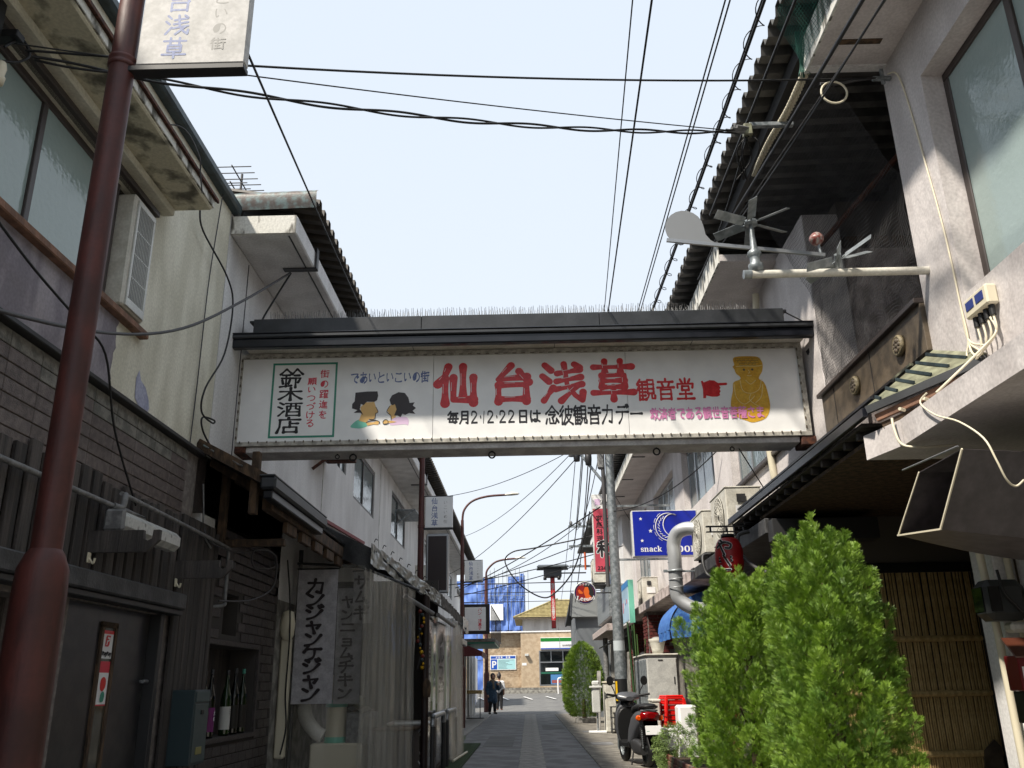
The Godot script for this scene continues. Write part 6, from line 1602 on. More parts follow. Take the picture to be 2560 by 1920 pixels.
# ---- fixtures along the right side ---------------------------------------------------------------
func build_right_fixtures() -> void:
	outdoor_unit("cream outdoor unit on the ledge, nearest, half behind the canopy tip", V(2.52, 2.80, -10.9), 0.95, 0.66, 0.45, 0.0)
	outdoor_unit("cream outdoor unit on the ledge beside the blue moon sign", V(2.48, 2.80, -12.25), 0.90, 0.62, 0.40, 0.0)
	outdoor_unit("white outdoor unit on the far ledge beyond the steel pole", V(2.62, 2.79, -20.3), 0.95, 0.62, 0.36, 0.0)
	outdoor_unit("outdoor unit hung high beyond the pink sign", V(2.05, 4.05, -27.5), 0.9, 0.75, 0.4, 0.0)
	solo("unit_shelf", bx(1.98, 3.12, 3.99, 4.045, -27.4, -28.5, 0.01), M.charcoal, "steel shelf carrying the high outdoor unit", "shelf")
	# spiral duct
	var d = thing("spiral_duct", "galvanised spiral duct bending down past the blue moon sign", "duct", V(2.1, 2.0, -13.2))
	var path = curve([V(2.62, 3.28, -13.0), V(2.42, 3.32, -13.1), V(2.28, 3.27, -13.2), V(2.22, 3.12, -13.25), V(2.22, 2.9, -13.25), V(2.22, 2.45, -13.3), V(2.26, 2.3, -13.3), V(2.42, 2.18, -13.25), V(2.62, 2.14, -13.2)], 6)
	part(d, "duct", MB.new().tube(path, 0.102, 24), M.duct)
	for y in [3.0, 2.86, 2.73, 2.60, 2.48]:
		var p := []
		for k in 25: p.append(V(2.22 + cos(TAU * k / 24) * 0.105, y + 0.012 * cos(TAU * k / 24), -13.27 + sin(TAU * k / 24) * 0.105))
		part(d, "seam", MB.new().tube(p, 0.006, 6, false), M.duct)
	part(d, "flange", MB.new().tube([V(2.60, 3.28, -13.0), V(2.63, 3.28, -12.99)], 0.145, 24), M.duct)
	part(d, "clamp", MB.new().lathe([[0.106, 0], [0.122, 0.004], [0.122, 0.026], [0.106, 0.03]], V(2.22, 2.70, -13.27), 24), M.galv)
	part(d, "clamp_arm", bx(2.34, 2.62, 2.70, 2.725, -13.24, -13.29, 0.003).box(V(2.04, 2.70, -13.25), V(2.10, 2.74, -13.29), 0.003), M.galv)
	# blue moon sign
	var s = thing("blue_snack_sign", "bright blue box sign with a white crescent moon and stars", "sign", V(2.3, 3.5, -16.6))
	var z = -15.0
	var x0 = 1.82; var x1 = 2.95; var y0 = 3.17; var y1 = 3.96
	part(s, "box", bx(x0, x1, y0, y1, z - 0.16, z, 0.008), M.enamel)
	part(s, "face", bx(x0 + 0.02, x1 - 0.02, y0 + 0.018, y1 - 0.015, z, z + 0.006), M.navyblue)
	var n = V(0, 0, z + 0.006)
	for q in [[0.155, 0.645, 0.032], [0.315, 0.435, 0.038], [0.16, 0.27, 0.032], [1.03, 0.36, 0.042]]:
		var p := []
		for k in 10:
			var r: float = q[2] * (1.0 if k % 2 == 0 else 0.42)
			var a = PI / 2 + TAU * k / 10
			p.append(Vector2(x0 + q[0] + cos(a) * r, y0 + q[1] + sin(a) * r))
		flat(s, "star", p, n, V(1, 0, 0), V(0, 1, 0), M.purewhite, 0.002)
	var mo := []
	for k in 21:
		var a = deg_to_rad(75.0 + 215.0 * k / 20)
		mo.append(Vector2(x0 + 0.62 + cos(a) * 0.215, y0 + 0.50 + sin(a) * 0.235))
	for k in 21:
		var a = deg_to_rad(300.0 - 235.0 * k / 20)
		mo.append(Vector2(x0 + 0.70 + cos(a) * 0.165, y0 + 0.53 + sin(a) * 0.19))
	var ms := MB.new()
	var out := []
	for q in mo: out.append(V(q.x, q.y, z + 0.010))
	out.append(out[0])
	ms.tube(out, 0.008, 5, false)
	for k in 9:
		var a = deg_to_rad(112.0 + 17.0 * k)
		ms.tube([V(x0 + 0.62 + cos(a) * 0.18, y0 + 0.50 + sin(a) * 0.20, z + 0.010), V(x0 + 0.625 + cos(a + 0.25) * 0.155, y0 + 0.50 + sin(a + 0.25) * 0.17, z + 0.010)], 0.006, 5, false)
	for k in 5:
		var a = deg_to_rad(120.0 + 26.0 * k)
		ms.tube(curve([V(x0 + 0.62 + cos(a) * 0.245, y0 + 0.50 + sin(a) * 0.265, z + 0.010), V(x0 + 0.62 + cos(a + 0.15) * 0.25, y0 + 0.50 + sin(a + 0.15) * 0.27, z + 0.010), V(x0 + 0.62 + cos(a + 0.32) * 0.245, y0 + 0.50 + sin(a + 0.32) * 0.265, z + 0.010)], 3), 0.004, 5, false)
	part(s, "moon", ms, M.purewhite)
	latin(s, "lettering", "snack", V(x0 + 0.305, y0 + 0.125, z + 0.008), Basis.IDENTITY, 0.125, M.purewhite, "Droid Serif", true)
	latin(s, "lettering", "moon", V(x0 + 0.83, y0 + 0.135, z + 0.008), Basis.IDENTITY, 0.185, M.purewhite, "Droid Serif", true)
	part(s, "bracket", bx(x1, 3.12, 3.3, 3.35, z - 0.1, z - 0.05).box(V(x1, 3.8, z - 0.1), V(3.12, 3.85, z - 0.05)), M.galv)
	# pink restaurant sign behind the steel pole
	var p = thing("pink_vertical_sign", "tall pink sign with black brush lettering behind the steel pole", "sign", V(1.6, 3.2, -17.6))
	z = -17.9
	part(p, "box", bx(1.37, 1.84, 3.24, 4.86, z - 0.15, z, 0.008), M.enamel)
	part(p, "face", bx(1.39, 1.82, 3.28, 4.55, z, z + 0.006), M.rose)
	part(p, "top_face", bx(1.39, 1.82, 4.56, 4.83, z, z + 0.006), M.signwhite)
	part(p, "emblem", bx(1.43, 1.54, 4.63, 4.76, z + 0.006, z + 0.008), M.lilac)
	lettering(p, "lettering", "沢の", V(1.54, 4.74, z + 0.006), V(0.11, 0, 0), V(0, -0.10, 0), V(0.13, 0, 0), 11.0, M.ink)
	lettering(p, "lettering", "お酒と", V(1.66, 4.45, z + 0.006), V(0.13, 0, 0), V(0, -0.13, 0), V(0, -0.15, 0), 13.0, M.ink)
	lettering(p, "lettering", "家庭料理", V(1.44, 4.42, z + 0.006), V(0.125, 0, 0), V(0, -0.125, 0), V(0, -0.137, 0), 12.0, M.ink)
	lettering(p, "lettering_edge", "和", V(1.44, 3.90, z + 0.006), V(0.30, 0, 0), V(0, -0.32, 0), Vector3.ZERO, 24.0, M.purewhite)
	lettering(p, "lettering", "和", V(1.44, 3.90, z + 0.009), V(0.30, 0, 0), V(0, -0.32, 0), Vector3.ZERO, 14.0, M.ink)
	latin(p, "telephone_number", "234-466", V(1.62, 3.345, z + 0.008), Basis.IDENTITY, 0.105, M.ink, "Droid Sans", true)
	part(p, "bracket", bx(1.84, 3.0, 3.5, 3.54, z - 0.1, z - 0.06).box(V(1.84, 4.6, z - 0.1), V(3.0, 4.64, z - 0.06)), M.galv)
	# pale blue shop sign
	var c = thing("pale_blue_sign", "pale sign board with a blue border behind the steel pole", "sign", V(1.9, 2.3, -21))
	part(c, "board", MB.new().prism(PackedVector2Array([Vector2(0, 0), Vector2(2.4, 0), Vector2(2.4, 1.0), Vector2(0, 1.0)]), V(1.95, 2.40, -20.3), V(0.05, 0, -1).normalized(), V(0, 1, 0), 0.0), M.signwhite)
	c.get_child(0).mesh = bx(2.28, 2.40, 2.42, 3.36, -20.2, -22.8, 0.01).mesh()
	part(c, "face", bx(2.272, 2.281, 2.48, 3.28, -20.26, -22.74), mat(Color(0.62, 0.74, 0.82), 0.5))
	part(c, "blue_edge", bx(2.268, 2.276, 3.22, 3.36, -20.2, -22.8), mat(Color(0.20, 0.50, 0.75), 0.5))
	part(c, "end", bx(2.28, 2.40, 2.42, 3.36, -20.19, -20.2), M.mint)
	rng.seed = 4
	for k in 8: part(c, "print", bx(2.268, 2.2715, 2.6 + rng.randf() * 0.4, 2.75 + rng.randf() * 0.4, -20.5 - k * 0.26, -20.62 - k * 0.26), [M.rose, M.navyblue, M.purewhite][k % 3])
	# round karaoke sign
	var k = thing("round_karaoke_sign", "round karaoke sign with a painted face and orange figure", "sign", V(1.55, 3.1, -24))
	z = -24.0
	var cc = V(1.55, 3.45, z)
	var fz = Basis(V(1, 0, 0), PI / 2)
	part(k, "rim", MB.new().lathe([[0.0, -0.06], [0.30, -0.06], [0.30, 0.02], [0.285, 0.03], [0.285, 0.02], [0.0, 0.02]], cc, 36, fz), M.enamel)
	part(k, "disc", MB.new().lathe([[0.28, 0.022], [0.0, 0.0225]], cc, 36, fz), mat(Color(0.10, 0.09, 0.28), 0.4))
	part(k, "inner_disc", MB.new().lathe([[0.245, 0.024], [0.0, 0.0245]], cc, 36, fz), mat(Color(0.50, 0.08, 0.08), 0.4))
	flat(k, "painted_hair", [Vector2(-0.03, 0.20), Vector2(0.08, 0.24), Vector2(0.19, 0.15), Vector2(0.235, 0.0), Vector2(0.2, -0.12), Vector2(0.12, -0.05), Vector2(0.1, 0.04), Vector2(0.02, 0.12)], cc, V(1, 0, 0), V(0, 1, 0), M.black, 0.028, true)
	flat(k, "painted_face", [Vector2(0.0, 0.15), Vector2(0.08, 0.15), Vector2(0.11, 0.04), Vector2(0.10, -0.04), Vector2(0.17, -0.13), Vector2(0.14, -0.2), Vector2(0.02, -0.2), Vector2(0.0, -0.1), Vector2(-0.03, -0.02), Vector2(-0.04, 0.05), Vector2(-0.02, 0.09)], cc, V(1, 0, 0), V(0, 1, 0), mat(Color(0.80, 0.36, 0.10), 0.4), 0.030)
	flat(k, "painted_microphone", [Vector2(-0.19, 0.06), Vector2(-0.15, 0.09), Vector2(-0.05, 0.0), Vector2(-0.08, -0.03), Vector2(-0.16, -0.02)], cc, V(1, 0, 0), V(0, 1, 0), mat(Color(0.80, 0.36, 0.10), 0.4), 0.029)
	lettering(k, "lettering", "カラオケ", cc + V(-0.15, 0.255, 0.032), V(0.06, 0, 0), V(0, -0.06, 0), V(0.075, -0.002, 0), 11.0, M.purewhite)
	latin(k, "lettering", "Lee", cc + V(-0.10, -0.155, 0.034), Basis(V(0, 0, 1), -0.15), 0.155, M.purewhite, "Droid Serif", true)
	latin(k, "lettering", "and", cc + V(0.14, -0.15, 0.034), Basis(V(0, 0, 1), 0.2), 0.125, M.purewhite, "Droid Serif", true)
	part(k, "bracket", MB.new().tube([cc + V(0.28, 0, -0.03), cc + V(0.8, 0, -0.03)], 0.02, 6), M.charcoal)
	# lower street-side wall pieces: brick piers
	var bp := [[-19.5, -20.1, "dark red brick pier nearest the steel cabinet"], [-22.6, -23.4, "dark red brick pier behind the steel pole"]]
	for q in bp:
		var pr = thing("brick_pier", q[2], "pier", V(2.9, 0, q[0]), "brick piers of the terrace")
		var core = part(pr, "core", bx(2.58, 3.1, 0, 2.60, q[0] - 0.006, q[1], 0.0), M.mortar)
		var y = 0.02
		var row = 0
		var bm = bx(0, 0.2, 0, 0.06, 0, 0.02, 0.004).mesh()
		var bs = bx(-0.02, 0, 0, 0.06, -0.2, 0, 0.004).mesh()
		while y < 2.52:
			var i = 0
			for xx in ([2.60, 2.812] if row % 2 == 0 else [2.60, 2.706, 2.918]):
				var o = part(core, "brick", bm, M.brick[(row + i) % 3])
				o.position = V(xx, y, q[0] - 0.004)
				if row % 2 == 1 and i == 0: o.scale.x = 0.47
				i += 1
			for j in 3:
				var o = part(core, "brick", bs, M.brick[(row + j + 1) % 3])
				o.position = V(2.58, y, q[0] - 0.01 - j * 0.212 + (0.0 if row % 2 else -0.06))
			y += 0.072
			row += 1
	# steel cabinet with planter on top
	var cb = thing("steel_cabinet", "tall grey steel storage cabinet against the terrace wall", "cabinet", V(2.5, 0, -17))
	part(cb, "body", bx(2.08, 2.62, 0.05, 1.60, -16.2, -18.0, 0.01), M.cabinet)
	part(cb, "door", bx(2.09, 2.60, 0.85, 1.55, -16.185, -16.2, 0.006), M.cabinet)
	part(cb, "door", bx(2.09, 2.60, 0.1, 0.82, -16.185, -16.2, 0.006), M.cabinet)
	for j in 4: part(cb, "side_panel", bx(2.068, 2.08, 0.1, 1.54, -16.26 - j * 0.43, -16.63 - j * 0.43, 0.005), M.galv)
	part(cb, "latch", bx(2.54, 2.56, 1.12, 1.24, -16.176, -16.186, 0.003).box(V(2.28, 1.515, -16.186), V(2.36, 1.53, -16.176)).box(V(2.15, 0.83, -16.186), V(2.22, 0.845, -16.176)).box(V(2.40, 0.83, -16.186), V(2.46, 0.845, -16.176)), M.charcoal)
	part(cb, "top", bx(2.05, 2.64, 1.60, 1.63, -16.17, -18.03, 0.008), M.acbody)
	var pt = thing("planter_pot", "ribbed beige plastic pot turned over on the steel cabinet", "pot", V(2.36, 1.63, -16.6))
	var pp = V(2.34, 1.63, -16.55)
	part(pt, "pot", MB.new().lathe([[0.0, 0.0], [0.095, 0.0], [0.11, 0.08], [0.14, 0.21], [0.15, 0.22], [0.155, 0.26], [0.14, 0.265], [0.0, 0.25]], pp, 24), M.acbody)
	part(pt, "saucer", MB.new().lathe([[0.10, 0.262], [0.09, 0.285], [0.05, 0.30], [0.0, 0.30]], pp, 20), M.drain)
	# bamboo poles
	rng.seed = 61
	var pole_said := ["green bamboo pole leaning on the bricks, thickest", "green bamboo pole leaning on the bricks, tallest", "thin green pole leaning leftmost on the bricks", "thin green pole crossing the others", "shorter dark green pole beside the cabinet"]
	for j in 5:
		var a = V(2.14 + j * 0.05, 0.02, -18.6 - j * 0.1)
		var e = V(2.06 + j * 0.10 + rng.randf_range(-0.08, 0.05), 2.4 + rng.randf_range(-0.5, 0.15), -18.8 - j * 0.12)
		solo("bamboo_pole", MB.new().tube([a, a.lerp(e, 0.5), e], [0.03 - j * 0.003, 0.027 - j * 0.003, 0.02 - j * 0.002], 8), mat(Color(0.14 + 0.02 * j, 0.25 + 0.02 * j, 0.12), 0.5), pole_said[j], "pole", "bamboo poles by the cabinet")
	# blue awning
	var aw = thing("blue_awning", "blue canvas awning over a doorway behind the conifer", "awning", V(2.6, 1.9, -15.5))
	var canvas = rough_mat(Color(0.16, 0.34, 0.62), Color(0.30, 0.50, 0.76), 0.6, 0.6, 0.2, 96)
	part(aw, "canvas", MB.new().grid(func(u, w): return V(3.08 - 0.85 * sin(w * PI / 2), 1.93 + 0.62 * cos(w * PI / 2), lerpf(-14.3, -15.6, u)), 4, 12), canvas)
	part(aw, "side", MB.new().prism(PackedVector2Array([Vector2(3.08, 1.85), Vector2(3.08, 2.55), Vector2(2.85, 2.53), Vector2(2.60, 2.44), Vector2(2.40, 2.28), Vector2(2.28, 2.10), Vector2(2.24, 1.93), Vector2(2.26, 1.80)]), V(0, 0, -14.3), V(1, 0, 0), V(0, 1, 0), 0.004), canvas)
	part(aw, "valance", MB.new().grid(func(u, w): return V(2.23 + 0.012 * sin(u * 20.0), 1.94 - 0.15 * w, lerpf(-14.3, -15.6, u)), 16, 3), canvas)
	# red door and pipes behind the conifer
	part(aw, "rear_frame", MB.new().tube([V(3.08, 1.9, -14.3), V(3.08, 1.9, -15.6)], 0.015, 6), M.alu)
	solo("red_panel_door", bx(3.03, 3.10, 0.05, 1.75, -13.8, -14.6, 0.01), mat(Color(0.40, 0.10, 0.09), 0.5), "dull red panel door between the conifer and the cabinet", "door")
	solo("downpipe", MB.new().tube(curve([V(2.98, 1.95, -15.9), V(2.97, 1.3, -15.95), V(3.0, 0.7, -15.9), V(3.02, 0.2, -15.9)], 4), 0.04, 10), M.ivory, "cream downpipe bending down beside the steel cabinet", "pipe")
	var fr = solo("fire_box", bx(2.9, 3.05, 0.9, 1.6, -21.3, -22.1, 0.01), mat(Color(0.50, 0.12, 0.09), 0.4), "red steel box on the wall behind the steel pole", "box")
	solo("gas_meter", bx(2.7, 2.95, 1.35, 1.85, -21.9, -22.5, 0.06), M.acbody, "rounded beige gas meter above the red steel box", "meter")
	# small things along the kerb
	var st = thing("stool_stack", "stack of bright red plastic stools beside the storage chests", "stools", V(2.25, 0.1, -14.75))
	for j in 6:
		var y = 0.16 + j * 0.075
		var o = part(st, "stool", stool_mesh(), M.chairred)
		o.position = V(2.25, y + 0.12, -14.75) - OFF[st]
		o.rotation.y = 0.12 + 0.02 * j
	solo("storage_chest", bx(1.93, 2.05, 0.02, 0.86, -14.6, -15.1, 0.02).box(V(1.92, 0.86, -15.11), V(2.06, 0.90, -14.59), 0.01), M.acbody, "cream upright storage chest left of the red stools", "chest")
	solo("storage_chest", bx(2.22, 2.50, 0.02, 0.82, -13.95, -14.3, 0.03), M.purewhite, "white storage chest with print right of the red stools", "chest")
	var fb = thing("foam_box", "white polystyrene box in front of the red stools", "box", V(2.2, 0.1, -13.9))
	part(fb, "box", bx(1.78, 2.14, 0.22, 0.48, -13.6, -13.9, 0.02), M.purewhite)
	part(fb, "lid", bx(1.77, 2.15, 0.475, 0.52, -13.59, -13.91, 0.015), M.purewhite)
	part(fb, "grip", bx(1.92, 2.02, 0.38, 0.42, -13.595, -13.599), M.drain)
	solo("crate", bx(1.80, 2.12, 0.02, 0.215, -13.62, -13.9, 0.02), M.charcoal, "black crate under the polystyrene box", "crate")
	# white street bin on a pole
	var bn = thing("ash_bin", "slim white bin on a steel post standing on a white slab", "bin", V(1.62, 0, -22.6))
	part(bn, "foot", bx(1.42, 1.84, 0.022, 0.07, -22.45, -22.75, 0.01), M.signwhite)
	part(bn, "post", MB.new().tube([V(1.64, 0.07, -22.6), V(1.64, 0.85, -22.6)], 0.02, 8), M.galv)
	part(bn, "body", bx(1.52, 1.72, 0.48, 1.10, -22.5, -22.7, 0.02), M.enamel)
	part(bn, "collar", bx(1.47, 1.77, 1.04, 1.09, -22.47, -22.73, 0.01), M.enamel)
	part(bn, "hood", bx(1.53, 1.71, 1.10, 1.21, -22.5, -22.68, 0.03), M.enamel)
	# beige freezer cabinet and shelf
	var fz2 = thing("beige_cabinet", "beige plastic cabinet standing behind the white bin", "cabinet", V(2.1, 0, -22.6))
	part(fz2, "body", bx(1.84, 2.28, 0.03, 1.15, -22.6, -23.2, 0.02), M.acbody)
	part(fz2, "lid", bx(1.82, 2.30, 1.15, 1.19, -22.58, -23.22, 0.01), M.ivory)
	var sh = thing("metal_rack", "low black metal rack in front of the beige cabinet", "rack", V(2.1, 0, -22.3))
	for q in [[1.94, -22.2], [2.30, -22.2], [1.94, -22.5], [2.30, -22.5]]: part(sh, "leg", bx(q[0], q[0] + 0.02, 0.02, 0.62, q[1], q[1] - 0.02), M.charcoal)
	for y in [0.1, 0.36, 0.6]: part(sh, "shelf", bx(1.93, 2.33, y, y + 0.02, -22.19, -22.53), M.charcoal)
	solo("white_board", MB.new().bar(V(2.18, 0.1, -22.12), V(2.22, 1.0, -22.2), 0.05, 0.03), M.signwhite, "narrow white board leaning on the metal rack", "board")
	solo("timber_plank", MB.new().bar(V(1.72, 0.03, -23.6), V(1.82, 1.45, -23.9), 0.10, 0.03), M.drain, "grey weathered plank leaning behind the white bin", "plank")
	# dark red/black clutter under the far ledge
	var fd = thing("far_shop_front", "shaded shop front with black awning beyond the steel pole", "shop front", V(2.6, 0, -26))
	part(fd, "wall", bx(2.75, 3.1, 0.02, 2.6, -23.6, -28.4), M.wood[1])
	part(fd, "awning", MB.new().quad2(V(2.9, 2.45, -23.5), V(2.05, 2.12, -23.5), V(2.05, 2.12, -26.5), V(2.9, 2.45, -26.5), 0.03), M.black)
	part(fd, "panel", bx(2.55, 2.76, 0.05, 1.9, -23.4, -24.4, 0.01), M.concrete)
	part(fd, "door", bx(2.70, 2.755, 0.05, 1.95, -24.6, -25.5, 0.01), M.brick[0])
	part(fd, "shelf", bx(2.3, 2.75, 0.4, 1.3, -25.8, -26.6, 0.01), M.wood[2])
	# far end house of the right row, with a small grey roof
	var hs = thing("far_right_house", "grey gabled house closing the right row before the parking lot", "house", V(2.6, 0, -36))
	part(hs, "wall", bx(1.75, 3.2, 0, 3.55, -33.0, -37.0), mat(Color(0.40, 0.42, 0.44), 0.8))
	part(hs, "roof", MB.new().quad2(V(1.55, 3.45, -32.8), V(3.2, 3.45, -32.8), V(3.2, 4.45, -34.6), V(1.75, 4.45, -34.6), 0.06).quad2(V(1.75, 4.45, -34.6), V(3.2, 4.45, -34.6), V(3.2, 3.45, -37.2), V(1.55, 3.45, -37.2), 0.06), mat(Color(0.36, 0.37, 0.37), 0.7))
	part(hs, "verge", MB.new().bar(V(1.55, 3.42, -32.8), V(1.72, 4.42, -34.6), 0.05, 0.14).bar(V(1.72, 4.42, -34.6), V(1.55, 3.42, -37.2), 0.05, 0.14), M.charcoal)
	var ub = thing("upper_row_building", "upper storey of the far right row with a grey roof edge", "building", V(2.8, 2.8, -30))
	part(ub, "wall", bx(2.9, 3.6, 2.6, 6.0, -26.4, -33.0), M.white)
	part(ub, "lower_wall", bx(2.95, 3.6, 0.0, 2.599, -28.4, -33.0), M.concrete)
	part(ub, "balcony", bx(2.4, 2.9, 3.0, 3.95, -26.5, -31.0, 0.01), M.galv)
	part(ub, "window", bx(2.885, 2.905, 4.2, 5.3, -29.0, -31.0), M.pane)
	part(ub, "eave", bx(2.4, 3.2, 5.98, 6.2, -26.4, -33.0, 0.01), M.white)
	var ld = V(2.45, 2.6, -26.4)
	part(ub, "ledge", bx(2.3, 3.0, 2.6, 2.8, -26.45, -32.5, 0.01), M.pinkdirt)

func stool_mesh() -> ArrayMesh:
	if M.has("stool"): return M.stool
	var mb := MB.new()
	mb.box(V(-0.15, 0.27, -0.15), V(0.15, 0.30, 0.15), 0.012)
	mb.box(V(-0.155, 0.235, -0.155), V(0.155, 0.272, -0.135), 0.006)
	mb.box(V(-0.155, 0.235, 0.135), V(0.155, 0.272, 0.155), 0.006)
	mb.box(V(-0.155, 0.235, -0.134), V(-0.135, 0.272, 0.134), 0.006)
	mb.box(V(0.135, 0.235, -0.134), V(0.155, 0.272, 0.134), 0.006)
	for q in [[-1, -1], [1, -1], [1, 1], [-1, 1]]:
		mb.bar(V(q[0] * 0.14, 0.25, q[1] * 0.14), V(q[0] * 0.185, -0.02, q[1] * 0.185), 0.05, 0.05, Vector3.RIGHT, 0.01)
	M.stool = mb.mesh()
	return M.stool

